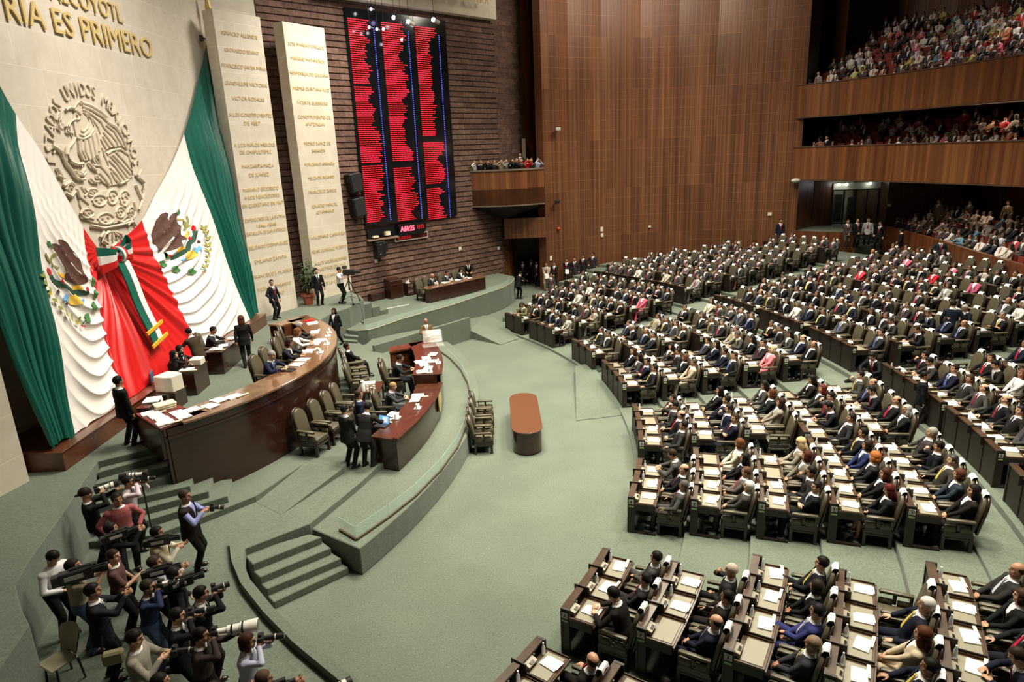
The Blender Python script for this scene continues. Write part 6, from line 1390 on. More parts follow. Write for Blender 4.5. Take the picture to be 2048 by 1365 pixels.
mb = MB(); mb.prism([bo(p) for p in [(-8.2,14.52),(-8.26,14.46),(-9.32,15.42),(-9.26,15.5)]], 1.18, 1.93); mb.prism([bo(p) for p in [(-8.18,14.5),(-7.62,15.3),(-7.68,15.36),(-8.26,14.56)]], 0, 1.93); mb.build('end_panel', M['desk'], bench)
mb = MB(); mb.prism([bo(p) for p in [(-9.05,24.3),(-8.45,24.0),(-7.95,24.85),(-7.85,25.45),(-8.02,25.6)]], 1.93, 2.0); mb.build('end_leaf', M['bigtop'], bench, bevel=.01)
mb = MB(); mb.prism([bo(p) for p in [(-9.05,24.4),(-9.0,24.32),(-8.0,25.5),(-8.06,25.58)]], 1.2, 1.93); mb.prism([bo(p) for p in [(-8.42,24.1),(-8.36,24.06),(-7.95,24.8),(-8.0,24.86)]], 1.2, 1.93);mb.build('end_panel', M['boxw'], bench)
mb = ringm(6.78,6.84,-40,42,2.2,2.88); mb.build('knee_panel', M['desk'], bench)

def papers(lst, lab, grp=None, cat='papers', name='document', mesh=None):
    for i, (x, y, z, rz, l) in enumerate(lst):
        o = link(name, mesh or (DOC if i%3 else DOC2)); o.matrix_basis = Matrix.Translation((x,y,z+.012)) @ Matrix.Rotation(rz,4,'Z') @ Matrix.Scale(1.25,4); tag(o, l, cat, grp)
P_ = 3.0
papers([(-8.93,15.40,P_,.7,'white papers at the inner corner of the red end leaf'),(-8.68,15.18,P_,.75,'white papers second from the inner corner of the red leaf'),(-8.40,14.93,P_,.7,'white papers third along the edge of the red leaf'),
 (-8.22,14.72,P_,.72,'white papers at the outer corner of the red end leaf'),(-8.22,15.32,P_,.8,'white papers in the middle of the red end leaf'),(-7.98,15.08,P_,.75,'white papers near the front edge of the red leaf'),
 (-7.96,15.5,P_,.9,'cream edged papers where leaf and bench top meet'),(-7.60,15.72,P_,1.0,'white papers first along the bench top after the leaf'),(-7.55,16.12,P_,1.0,'white papers second along the bench top after the leaf'),(-7.25,16.35,P_,1.0,'white papers last of those near the red leaf'),
 (-6.40,18.92,P_,1.3,'white papers before the grey haired man at the bench'),(-6.36,19.4,P_,1.35,'small white papers beside the grey haired man'),(-6.42,20.35,P_,1.5,'white papers before the dark haired woman at the bench'),(-6.50,21.2,P_,1.6,'white papers before the woman in white'),(-6.42,21.6,P_,1.55,'second white sheet before the woman in white'),(-6.9,22.75,P_,1.8,'white papers before the grey haired man behind her'),(-7.35,24.1,P_,2.0,'white papers beside red folder at the far bench end')], None, 'papers on the presidium bench')
for i, (z, lb) in enumerate([(3.0,'lowest cream folder of the pile on the bench'),(3.05,'middle cream folder of the pile on the bench'),(3.10,'topmost cream folder of the pile on the bench')]):
    o = MB().box((0,0,.02),(.48,.34,.035)).build('folder', M['cream'], bevel=.004); o.location=(-8.72,15.75,z); o.rotation_euler=(0,0,.5+.12*i); tag(o, lb, 'folder', 'cream folders on the bench')
o = MB().box((0,0,.015),(.34,.26,.03)).build('folder', M['rsat']); o.location=(-7.6,24.55,3.0); o.rotation_euler=(0,0,.9); tag(o,'bright red folder at the far end of the bench','folder')
o = MB().box((0,0,.02),(.36,.27,.03)).build('closed_laptop', M['black'], bevel=.006); o.location=(-6.48,18.45,3.0); o.rotation_euler=(0,0,-.3); tag(o,'closed black laptop beside the grey haired man','laptop')
m = MB(); m.prism([(-.09,-.12),(.09,-.12),(.09,.12),(-.09,.12)],0,.03); m.box((0,0,.075),(.05,.22,.09)); m.lathe([(.035,.03),(.035,.15),(.015,.2)],(.0,-.08,0),8); MIC = m.mesh('microphone_base', [M['white']], bevel=.006)
for i, (x, y, z, rz, l) in enumerate([(-6.02,20.14,3.0,0,'white microphone base first along the bench edge'),(-6.05,21.12,3.0,.1,'white microphone base second along the bench edge'),(-6.28,22.14,3.0,.3,'white microphone base third along the bench edge'),(-6.35,22.6,3.0,.35,'white microphone base farthest along the bench edge'),
   (-3.38,17.85,1.62,-.3,'white microphone base nearest the laptop on the front desk'),(-2.87,18.55,1.62,-.2,'white microphone base before the light haired man'),(-2.55,21.9,1.95,.1,'white microphone base on the raised desk part'),(-2.75,20.95,1.95,.1,'white stand among the speaker papers'),
   (-4.0,35.95,2.04,.8,'white microphone base first on the far desk'),(-3.25,36.75,2.04,.8,'white microphone base second on the far desk'),(-2.62,37.4,2.04,.8,'white microphone base third on the far desk'),(-5.72,37.2,1.95,.8,'white microphone base on the small stand by the lectern')]):
    o = link('microphone_base', MIC); o.location=(x,y,z); o.rotation_euler=(0,0,rz); tag(o, l, 'microphone', 'white microphone bases')

# front desk with the raised speaker's part
DF = (-15.0,20.75)
def fp(r, a): return (DF[0]+r*math.cos(R_(a)), DF[1]+r*math.sin(R_(a)))
fd = thing('tribune_desk', 'curved dark polished desk with a raised far half', 'desk', (-3.0,20.5,.67), 0)
def fo(p): return (p[0]+3.0, p[1]-20.5)
def ringf(r0, r1, a0, a1, z0, z1, n=24):
    mb = MB(); A = [fo(fp(r0,a0+(a1-a0)*i/n)) for i in range(n+1)]; B = [fo(fp(r1,a0+(a1-a0)*i/n)) for i in range(n+1)]
    mb.prism(A+B[::-1], z0-.67, z1-.67); return mb
ringf(12.50,12.60,-20.2,19.6,.67,1.57).build('front_panel', M['desk'], fd, smooth=True, ang=30)
ringf(11.82,12.66,-20.4,0,1.55,1.62).build('desk_top', M['desktop'], fd, bevel=.01)
ringf(12.52,12.68,-20.4,0,1.60,1.66).build('front_rail', M['desktop'], fd, bevel=.01)
mb = MB(); a, b = fp(11.86,-20.1), fp(12.58,-20.1); c, d2 = fp(12.58,-19.6), fp(11.86,-19.6); mb.prism([fo(a),fo(b),fo(c),fo(d2)], 0, .9); mb.build('end_panel', M['desk'], fd)
mb = ringf(11.70,12.66,0,19.6,1.88,1.95); mb.build('raised_top', M['desktop'], fd, bevel=.01)
mb = ringf(11.74,12.60,0,.5,1.55,1.9); mb.build('step_panel', M['desk'], fd); ringf(12.50,12.62,0,19.6,1.5,1.9).build('raised_front', M['desk'], fd)
mb = MB(); mb.prism([fo(p) for p in [(-3.9,23.9),(-4.5,23.5),(-4.6,24.2),(-3.3,24.9)]], 1.21, 1.28); mb.prism([fo(p) for p in [(-4.5,23.6),(-4.42,23.6),(-3.3,24.85),(-3.4,24.9)]], 0, 1.22); mb.build('far_wing', M['boxw'], fd)
mb = MB(); mb.lathe([(.0,.0),(.34,.0),(.36,.03),(.30,.05),(.0,.05)], n=28); o = mb.build('seal', M['gold'], fd, smooth=True, label='round pale gold seal'); o.matrix_basis = Matrix.Translation((12.62*math.cos(R_(-3.2))-12.0,12.62*math.sin(R_(-3.2))+.25,.58)) @ Matrix.Rotation(PI/2,4,'Y')
papers([(-3.72,17.75,1.62,-.35,'white papers beside the laptop'),(-3.55,18.12,1.62,-.3,'long white papers beyond the laptop'),(-3.05,19.25,1.62,-.1,'open white booklet before the light haired man'),(-3.0,19.62,1.62,.1,'second white page before the light haired man')], None, 'papers on the front desk')
papers([(-3.0,21.0,1.95,.2,'white papers nearest on the raised desk'),(-2.85,21.35,1.95,-.1,'second white papers on the raised desk'),(-3.05,21.75,1.95,.3,'third white papers on the raised desk'),(-2.8,22.1,1.95,0,'fourth white papers on the raised desk'),(-3.05,22.5,1.95,.2,'fifth white papers on the raised desk'),(-2.85,22.95,1.95,-.2,'farthest white papers on the raised desk'),(-3.2,22.1,1.95,.4,'cream edged papers by the speaker hand')], None, 'papers on the raised desk')
t = thing('laptop', 'open laptop with blue screen on the near end of the front desk', 'laptop', (-3.72,17.32,1.63), R_(-25))
mb = MB(); mb.box((0,0,.01),(.36,.26,.02)); mb.box((0,-.02,.022),(.3,.14,.004),mi=1); mb.build('keyboard_base', [M['dgrey'],M['black']], t)
mb = MB(); mb.box((0,.15,.13),(.36,.012,.25),rx=R_(-12)); o=mb.build('lid', M['black'], t); 
mb = MB(); mb.box((0,.142,.13),(.33,.004,.22),rx=R_(-12)); mb.box((.03,.138,.13),(.17,.004,.15),rx=R_(-12),mi=1); mb.build('screen', [M['screen'],M['screenw']], t)
t = thing('acrylic_lectern', 'clear angular acrylic lectern at the far end of the desk', 'lectern', (-2.95,24.1,1.95), R_(15))
mb = MB(); mb.box((0,.1,.35),(.7,.02,.5),rx=R_(-35)); mb.box((-.34,0,.3),(.02,.35,.55)); mb.box((.34,0,.3),(.02,.35,.55)); mb.box((0,0,.03),(.8,.45,.03)); mb.build('clear_sheets', M['acryl'], t)
mb = MB(); mb.box((0,-.05,.38),(.6,.03,.03)); mb.build('book_rest', M['grey'], t)

# glass rail on the terrace edge
gp = [(-4.1,13.55),(-3.62,13.1),(-3.05,14.0),(-2.55,14.95),(-2.05,16.3),(-1.7,17.7),(-1.5,19.4),(-1.48,21.4),(-1.68,23.2),(-2.05,24.9),(-2.6,26.5),(-3.2,27.8)]
t = thing('glass_rail', 'low green glass rail along the terrace edge', 'rail', (-2,20,.67), 0)
mb = MB()
for a, b in zip(gp[:-1], gp[1:]):
    d = (Vector(b)-Vector(a)); l = d.length; r = math.atan2(d.y,d.x); m = (Vector(a)+Vector(b))/2
    g1 = MB(); g1.box((m.x+2,m.y-20,.20),(l-.03,.016,.30),r); g1.build('glass_pane', M['glass'], t)
    mb.box((m.x+2,m.y-20,.025),(l,.05,.05),r)
mb.build('channel', flat('dark brown channel',(.06,.035,.02),.5), t)
mb = MB()
for i in range(2, 11):
    a, b = pF[i], pF[i+1]; m = ((a[0]+b[0])/2-.12, (a[1]+b[1])/2+.05)
    if i < 3: continue
    d = math.hypot(b[0]-a[0],b[1]-a[1]); r = math.atan2(b[1]-a[1],b[0]-a[0]); mb.box((m[0],m[1],1.37),(d-.02,.014,.22),r)
tag(mb.build('glass_strip', M['glass']), 'low glass strip along the edge of the far platform', 'rail')

# oblong table and chairs in the well
t = thing('oblong_table', 'brown oblong table with rounded ends alone on the floor', 'table', (.32,20.1,0), R_(1))
def stadium(w, l, n=12): return [(w*math.cos(PI+PI*i/n), -l+w*math.sin(PI+PI*i/n)) for i in range(n+1)]+[(w*math.cos(PI*i/n), l+w*math.sin(PI*i/n)) for i in range(n+1)]
mb = MB(); mb.prism(stadium(.44,1.25),.03,.72); mb.build('base', M['desk'], t, smooth=True, ang=30)
mb = MB(); mb.prism(stadium(.47,1.27),.72,.76); mb.build('table_top', flat('brown polished table top',(.125,.05,.026),.25,coat=.4), t, smooth=True, bevel=.008, ang=40)
MB().prism(stadium(.40,1.22),0,.03).build('plinth', M['black'], t)
for i, (y, l) in enumerate([(18.95,'nearest'),(19.6,'second nearest'),(20.4,'second farthest'),(21.1,'farthest')]):
    chair((-1.12,y,0), R_(-88), 'olive armchair beside the oblong table, %s of four' % l, 'armchairs by the oblong table', True, False)
# chairs before the bench
for i, (a, l) in enumerate([(-20.5,'nearest of four along the bench'),(-15.2,'second of four along the bench'),(-9.9,'third of four along the bench'),(-4.8,'farthest of four along the bench')]):
    p = dp(8.13,a); chair((p[0],p[1],1.0), R_(a-90), 'empty olive armchair before the bench, '+l, 'armchairs before the bench', True, False, 1.06)
for i, (a, l) in enumerate([(9.5,'nearest past the small table'),(14.5,'second past the small table'),(19.5,'third past the small table'),(24.5,'farthest, under the seated man')]):
    p = dp(8.13,a); chair((p[0],p[1],1.0), R_(a-90), 'olive armchair, '+l, 'armchairs before the bench', True, False, 1.06)
p = dp(8.7,2.2)
t = thing('side_table', 'small red brown table between the armchairs', 'table', (p[0],p[1],1.0), R_(2))
MB().box((0,0,.70),(.75,1.0,.05)).build('table_top', M['desktop'], t, bevel=.006)
for a in (-1,1):
    for b in (-1,1): MB().box((a*.32,b*.44,.34),(.06,.06,.68)).build('leg', M['desk'], t)
for i, (dx, dy, l) in enumerate([(-.15,-.35,'white thermos jug on the small table'),]):
    mb = MB(); mb.lathe([(.07,0),(.075,.2),(.05,.26),(.055,.32),(.02,.34)], n=14); mb.tube([(.06,0,.08),(.11,0,.12),(.11,0,.2),(.06,0,.24)],.012,6); o=mb.build('thermos_jug', M['white'], smooth=True); o.location=(p[0]+dx,p[1]+dy,1.725); tag(o,l,'jug')
for i, (dx, dy) in enumerate([(.0,-.42),(.1,-.3),(-.05,-.15),(.15,-.15),(.22,-.4)]):
    o = MB().lathe([(.03,0),(.04,.09),(.036,.09),(.028,.01)], n=10).build('cup', M['white'], smooth=True); o.location=(p[0]+dx,p[1]+dy,1.725); tag(o, 'white cup around the jug on the small table', 'cup', 'white cups on the small table')
o = MB().box((0,0,.03),(.4,.3,.05)).build('paper_stack', M['cream']); o.location=(p[0]-.1,p[1]+.25,1.725); tag(o,'stack of pale papers on the small table','papers')
# seats at the front desk and the bench
for (x, y, z, a, l) in [(-4.18,18.35,.84,-92,'empty olive armchair at front desk beyond the laptop'),(-3.98,19.3,.84,-90,'olive armchair of the light haired man'),(-4.1,21.5,1.0,-88,'olive armchair of the speaker at the raised desk'),(-4.35,22.5,.84,-95,'olive armchair side on behind the speaker')]:
    chair((x,y,z), R_(a), l, 'armchairs at the front desk', True, False)
for (r, a, l) in [(6.20,-6.5,'tall empty olive armchair nearest behind the bench'),(6.15,4.5,'olive armchair behind the dark haired woman'),(6.1,12.5,'olive armchair behind the woman in white'),(6.15,20.5,'olive armchair farthest behind the bench')]:
    q = dp(r,a); chair((q[0],q[1],2.2), R_(a-90), l, 'armchairs behind the bench', True, False, 1.08)
q = dp(6.25,-13); chair((q[0],q[1],2.2), R_(-13-90), 'olive armchair of the grey haired man at the bench', 'armchairs behind the bench', True, False, 1.05)

# people on the podium
NV = (.014,.018,.045); BK = (.012,.012,.014); CHc = (.035,.034,.036)
lean = figure(dict(sit=True,pitch=16,rh=(.16,.52,.86),lh=(-.10,.50,.86),hp=10)); leanb = figure(dict(sit=True,pitch=16,rh=(.16,.52,.86),lh=(-.10,.50,.86),hp=14,hairk='bald'))
leanf = figure(dict(sit=True,pitch=12,fem=True,hairk='bob',rh=(.16,.48,.86),lh=(-.12,.46,.86),hp=12)); cheek = figure(dict(sit=True,pitch=10,fem=True,hairk='long',rh=(.07,.22,1.14),rdir=(-.2,-.3,1),rpalm=(0,-1,0),lh=(-.12,.46,.86)))
def onbench(a, r, g, c, l, hair, tie=(.4,.02,.03)):
    q = dp(r,a); return person(g, (q[0],q[1],2.2), R_(a-90), l, c, None, tie, 1.02, 'people at the presidium bench', hairc=hair)
onbench(-13,6.32,lean,NV,'grey haired man in navy suit writing at the bench',(.28,.26,.25),(.09,.2,.45))
onbench(-2.0,6.32,leanf,(.02,.02,.03),'dark haired woman in dark jacket at the bench',(.03,.012,.012))
onbench(9.5,6.28,leanf,(.75,.71,.66),'brown haired woman in white jacket at the bench',(.16,.06,.02))
onbench(17.5,6.25,lean,CHc,'grey haired man beyond the woman in white',(.35,.33,.32))
person(lean, (-3.90,19.3,.86), R_(-88), 'light haired man in grey suit at the front desk', (.04,.042,.055), None, (.6,.6,.65), 1.0, 'people at the front desk', hairc=(.34,.22,.10))
person(lean, (-4.0,21.5,1.02), R_(-92), 'dark haired man in dark suit reading at the raised desk', (.016,.017,.02), None, (.3,.3,.35), 1.05, 'people at the front desk', hairc=(.02,.012,.01))
q = dp(8.18,24.5); person(GM[0], (q[0],q[1],1.03), R_(24.5-90), 'seated man in black suit in the farthest armchair', BK, None, (.3,.02,.05), 1.0, None, hairc=(.01,.008,.007))
person(STA['side'], (-4.35,17.65,.84), R_(-75), 'man in navy suit standing behind the pair', NV, None, (.3,.02,.03), 1.0, 'men by the front desk', hairc=(.04,.025,.02))
person(STA['clasp'], (-4.46,16.42,.84), R_(-38), 'left man in dark suit of the pair watching the laptop', (.022,.021,.021), None, (.3,.02,.03), 1.03, 'men by the front desk', hairc=(.012,.010,.009))
person(STA['work'], (-3.98,16.45,.84), R_(-22), 'man in dark suit typing on the laptop', (.020,.019,.019), None, (.3,.02,.03), 1.03, 'men by the front desk', hairc=(.012,.010,.009))
person(STA['side'], (-9.55,15.4,2.2), R_(-35), 'man in black suit standing with his back turned near the stairs', (.013,.012,.013), None, (.1,.1,.1), 1.03, None, hairc=(.010,.008,.007))
person(STA['walkf'], (-8.98,21.75,2.2), R_(25), 'woman in black with long brown hair seen from behind', (.012,.013,.013), None, (.1,.1,.1), 1.0, None, hairc=(.09,.03,.015))
person(STA['turn'], (-10.25,28.55,2.2), R_(-112), 'guard in dark suit with maroon tie beside the flag', (.014,.014,.018), None, (.30,.02,.05), 1.0, 'guards by the tablets', hairc=(.012,.010,.009))
person(STA['side'], (-9.0,31.1,2.2), R_(-145), 'guard in black suit beside the potted plant', BK, None, (.05,.05,.06), 1.0, 'guards by the tablets', hairc=(.012,.010,.009))
person(STA['walkf'], (-7.75,28.75,.84), R_(160), 'woman in black walking below the upper level', BK, None, BK, .97, None, hairc=(.012,.010,.009))
# staff desks beside the flag
def boxdesk(name, label, x0, x1, y0, y1, z0, h, rz=0, mt='desk'):
    cx, cy = (x0+x1)/2, (y0+y1)/2; w, l = x1-x0, y1-y0
    t = thing(name, label, 'desk', (cx,cy,z0), rz)
    MB().box((0,0,h-.02),(w,l,.04)).build('desk_top', M[mt], t, bevel=.006)
    MB().box((w/2-.05,0,h/2-.02),(.04,l-.06,h-.04)).build('front_panel', M['desk'], t)
    for s in (-1,1): MB().box((-.02,s*(l/2-.04),h/2-.02),(w-.08,.04,h-.04)).build('side_panel', M['desk'], t)
    return t
boxdesk('staff_desk', 'brown staff desk of the man before the white cloth', -10.02,-9.42,20.85,23.0,2.2,.76, R_(2))
boxdesk('staff_desk', 'brown staff desk with computer before the red cloth', -9.95,-9.42,18.85,19.9,2.2,.76, R_(2))
boxdesk('printer_stand', 'low brown stand under the big beige monitor', -10.0,-9.45,17.7,18.4,2.2,.5)
person(lean, (-10.28,21.95,2.2), R_(-80), 'man in dark suit seated at desk before the white cloth', (.02,.022,.028), None, (.5,.5,.55), 1.0, 'staff by the flag', hairc=(.012,.010,.009))
chair((-10.28,21.95,2.2), R_(-80), 'dark office armchair of the man before the white cloth', None, True, False)
person(cheek, (-10.2,19.15,2.2), R_(-70), 'woman in black leaning her cheek at the computer desk', (.03,.026,.022), None, BK, .98, 'staff by the flag', hairc=(.012,.010,.009))
person(cheek, (-10.3,19.75,2.2), R_(-80), 'dark haired woman behind the monitor at the computer desk', (.02,.02,.022), None, BK, .98, 'staff by the flag', hairc=(.012,.010,.009))
person(STA['work'], (-9.95,20.35,2.2), R_(60), 'man in brown jacket bending with his back turned', (.05,.035,.022), BK, (.1,.1,.1), 1.0, 'staff by the flag', hairc=(.012,.010,.009))
t = thing('office_chair', 'blue plastic office chair behind the staff desk', 'chair', (-10.35,18.75,2.2), R_(-70))
MB().box((0,0,.45),(.45,.45,.05)).build('seat', flat('blue plastic',(.05,.12,.22),.5), t, bevel=.02); MB().box((0,-.22,.72),(.45,.04,.32)).build('backrest', flat('blue plastic',(.05,.12,.22),.5), t, bevel=.015)
for a in (-1,1):
    for b in (-1,1): MB().tube([(a*.2,b*.2,0),(a*.18,b*.18,.44)],.014,6).build('leg', M['dgrey'], t)
t = thing('monitor', 'big beige computer monitor seen from behind', 'monitor', (-9.72,18.05,2.7), R_(-110))
mb = MB(); mb.prism([(-.28,-.30),(.28,-.30),(.28,.05),(.20,.28),(-.20,.28),(-.28,.05)],.0,.46); mb.build('casing', M['beige'], t, bevel=.02); MB().box((0,-.31,.24),(.44,.012,.34)).build('screen', M['black'], t); MB().box((0,-.1,.0),(.3,.3,.03)).build('foot', M['beige'], t)
t = thing('printer', 'small beige printer on the computer desk', 'printer', (-9.62,19.6,2.96), R_(5)); MB().box((0,0,.10),(.36,.38,.20)).build('casing', M['beige'], t, bevel=.02); MB().box((.10,0,.2),(.16,.28,.012)).build('paper_tray', M['white'], t)
t = thing('flat_monitor', 'thin black monitor on the computer desk', 'monitor', (-9.78,19.25,2.96), R_(-70)); MB().box((0,0,.22),(.40,.03,.30)).build('screen', M['black'], t); MB().box((0,0,.03),(.2,.14,.03)).build('foot', M['black'], t); MB().tube([(0,0,.03),(0,0,.1)],.02,6).build('stem', M['black'], t)
papers([(-9.72,21.2,2.96,.1,'white papers nearest on the staff desk'),(-9.65,21.6,2.96,.3,'second white papers on the staff desk'),(-9.75,22.5,2.96,-.1,'white papers under the seated man hand'),(-9.7,19.05,2.96,.1,'white papers beside the thin monitor')], None, 'papers on the staff desks')
t = boxdesk('low_bench', 'low brown bench by the plinth with white cloth on it', -10.15,-9.8,16.9,17.7,2.2,.40)
mb = MB(); mb.box((-9.98,17.45,2.63),(.40,.45,.05),rz=.2); mb.box((-9.78,17.55,2.45),(.03,.12,.38)); tag(mb.build('folded_cloth', M['white'], bevel=.01), 'white cloth lying on the low bench by the plinth', 'cloth')
# potted plant
def plant(loc, label):
    t = thing('potted_plant', label, 'plant', loc, 0); r = random.Random(4)
    mb = MB(); mb.lathe([(.20,0),(.25,.30),(.28,.42),(.31,.42),(.31,.50),(.27,.50),(.25,.44),(.0,.43)], n=22); mb.build('pot', M['terra'], t, smooth=True)
    mb = MB(); lf = MB()
    for i in range(9):
        a = r.uniform(0,6.28); b = .25+r.random()*.25; h = .9+r.random()*.8; pts = [(0.05*math.cos(a),.05*math.sin(a),.42),(b*.5*math.cos(a),b*.5*math.sin(a),.42+h*.6),(b*math.cos(a),b*math.sin(a),.42+h)]; mb.tube(pts,[.016,.012,.007],6)
        for j in range(26):
            u = r.uniform(.25,1.05); q = Vector(pts[0]).lerp(Vector(pts[2]),u); d = Vector((r.uniform(-1,1),r.uniform(-1,1),r.uniform(-.3,.9))).normalized(); l = r.uniform(.16,.28); sd = d.cross(Vector((0,0,1))).normalized()*l*.22; n = Vector((0,0,-.03))
            lf.add([q, q+d*l*.5+sd, q+d*l+n*2, q+d*l*.5-sd, q+d*l*.5+n*-1], [(0,1,4),(1,2,4),(2,3,4),(3,0,4)])
    mb.build('stems', M['soil'], t); lf.build('foliage', M['leaf'], t)
plant((-9.6,31.35,2.2), 'tall leafy plant in a terracotta pot between the tablets')
# cameraman with pedestal camera
person(figure(dict(topk='poloshirt',rh=(.22,.38,1.30),lh=(-.22,.36,1.28),rhk='grip',lhk='grip',hp=5)), (-7.98,31.25,2.2), R_(-95), 'cameraman in white shirt behind the tripod camera', (.72,.72,.72), BK, s=1.0, hairc=(.012,.010,.009))
t = thing('tripod_camera', 'black television camera on a wheeled tripod by the tablet', 'camera', (-7.55,31.15,2.2), R_(-95))
MB().box((0,.05,1.50),(.20,.55,.26)).build('camera_body', M['black'], t, bevel=.02); MB().tube([(0,.30,1.52),(0,.62,1.50)],[.09,.075],12).build('lens', M['black'], t, smooth=True); MB().box((-.05,-.15,1.72),(.16,.2,.13)).build('viewfinder', M['dgrey'], t, bevel=.01)
MB().tube([(0,0,.65),(0,0,1.38)],.045,8).build('column', M['dgrey'], t)
for k in range(3):
    a = k*2*PI/3+.5; mb = MB(); mb.tube([(0,0,1.15),(.55*math.cos(a),.55*math.sin(a),.10)],.02,6); mb.tube([(0,0,.35),(.5*math.cos(a),.5*math.sin(a),.14)],.012,6); o=mb.build('leg', M['black'], t); MB().ell((.56*math.cos(a),.56*math.sin(a),.06),(.03,.06,.06)).build('wheel', M['black'], o)
mb = MB(); pts = [(-7.5,30.95,2.215),(-7.2,31.0,2.215),(-7.05,30.85,2.20),(-6.98,30.75,2.0),(-6.95,30.7,1.5),(-7.0,30.9,1.28),(-7.2,31.3,1.27)]; mb.tube(pts,.015,6); tag(mb.build('camera_cable', M['black']), 'black cable hanging from the tripod camera', 'cable')
# far desk
fk = thing('far_desk', 'long brown desk with rounded end on the far platform', 'desk', (-3.0,36.6,1.25), R_(45))
mb = MB(); mb.prism([(-2.05,-.35),(1.95,-.35),(1.95,.25),(-1.6,.25),(-1.9,.22),(-2.1,.1),(-2.18,-.08),(-2.15,-.25)],0,.74); mb.build('base', M['desk'], fk, smooth=True, ang=30)
mb = MB(); mb.prism([(-2.1,-.38),(2.0,-.38),(2.0,.3),(-1.6,.3),(-1.95,.26),(-2.16,.12),(-2.23,-.08),(-2.2,-.28)],.74,.78); mb.build('desk_top', M['bigtop'], fk, bevel=.006)
for (x, y, g, l, hc) in [(-4.35,36.35,leanb,'bald man seated first at the far desk',(.5,.5,.5)),(-3.6,37.05,lean,'dark haired man seated second at the far desk',(.02,.015,.012)),(-2.85,37.75,leanf,'dark haired woman seated third at the far desk',(.012,.010,.009))]:
    chair((x-.06,y+.06,1.25), R_(-135), 'olive armchair of the '+l.replace(' seated',''), 'armchairs at the far desk', False, False)
    person(g, (x,y,1.25), R_(-135), l, (.02,.022,.025), None, (.1,.12,.2), 1.0, 'people at the far desk', hairc=hc)
chair((-4.75,35.75,1.25), R_(-135), 'empty olive armchair at the near end of the far desk', 'armchairs at the far desk', False, False)
person(STA['work'], (-2.35,38.3,1.25), R_(-170), 'man in black suit bending at the end of the far desk', BK, None, (.05,.05,.06), 1.0, 'people at the far desk', hairc=(.012,.010,.009))
papers([(-3.55,36.45,2.03,.8,'white papers first on the far desk'),(-2.95,37.0,2.03,.7,'white papers second on the far desk'),(-2.35,37.55,2.03,.9,'white papers last on the far desk')], None, 'papers on the far desk')
t = thing('dark_lectern', 'dark brown wooden lectern cabinet by the brick wall', 'lectern', (-6.45,36.75,1.25), R_(45)); mb = MB(); mb.hexa([(-.42,-.3,0),(.42,-.3,0),(.42,.3,0),(-.42,.3,0),(-.42,-.3,1.0),(.42,-.3,1.0),(.42,.3,1.12),(-.42,.3,1.12)]); mb.build('cabinet', M['desk'], t, bevel=.01); MB().box((0,-.31,.78),(.8,.02,.03)).build('moulding', M['boxw'], t)
t = thing('small_stand', 'small dark shelf stand beside the lectern', 'stand', (-5.6,37.3,1.25), R_(45))
for z in (.68,.35,.08): MB().box((0,0,z),(.7,.4,.03)).build('shelf', M['desk'], t)
for sx in (-1,1): MB().box((sx*.34,0,.35),(.03,.4,.7)).build('side_panel', M['desk'], t)
t = thing('wooden_case', 'low dark wooden case on the floor before the lectern', 'case', (-7.35,36.3,1.25), R_(45)); MB().box((0,0,.2),(.9,.35,.4)).build('box', M['desk'], t, bevel=.01); MB().box((0,-.19,.3),(.5,.02,.05)).build('handle', M['dgrey'], t)
mb = MB(); mb.box((0,0,0),(1.3,.04,.02)); o=mb.build('floor_strip', M['white']); o.location=(-5.9,34.3,1.262); o.rotation_euler=(0,0,R_(35)); tag(o,'thin white strip lying on the far platform floor','strip')
# photographer leaning on the low wall
pg = person(figure(dict(hairk='bald',topk='suit',rh=(.08,.26,1.12),lh=(-.08,.28,1.10),rhk='grip',lhk='grip',hp=20,belly=.06)), (-3.80,28.95,.10), R_(-160), 'bald photographer in brown jacket leaning on the low wall', (.16,.10,.045), (.40,.34,.25), (.3,.25,.2), 1.0, None, hairc=(.5,.45,.4))
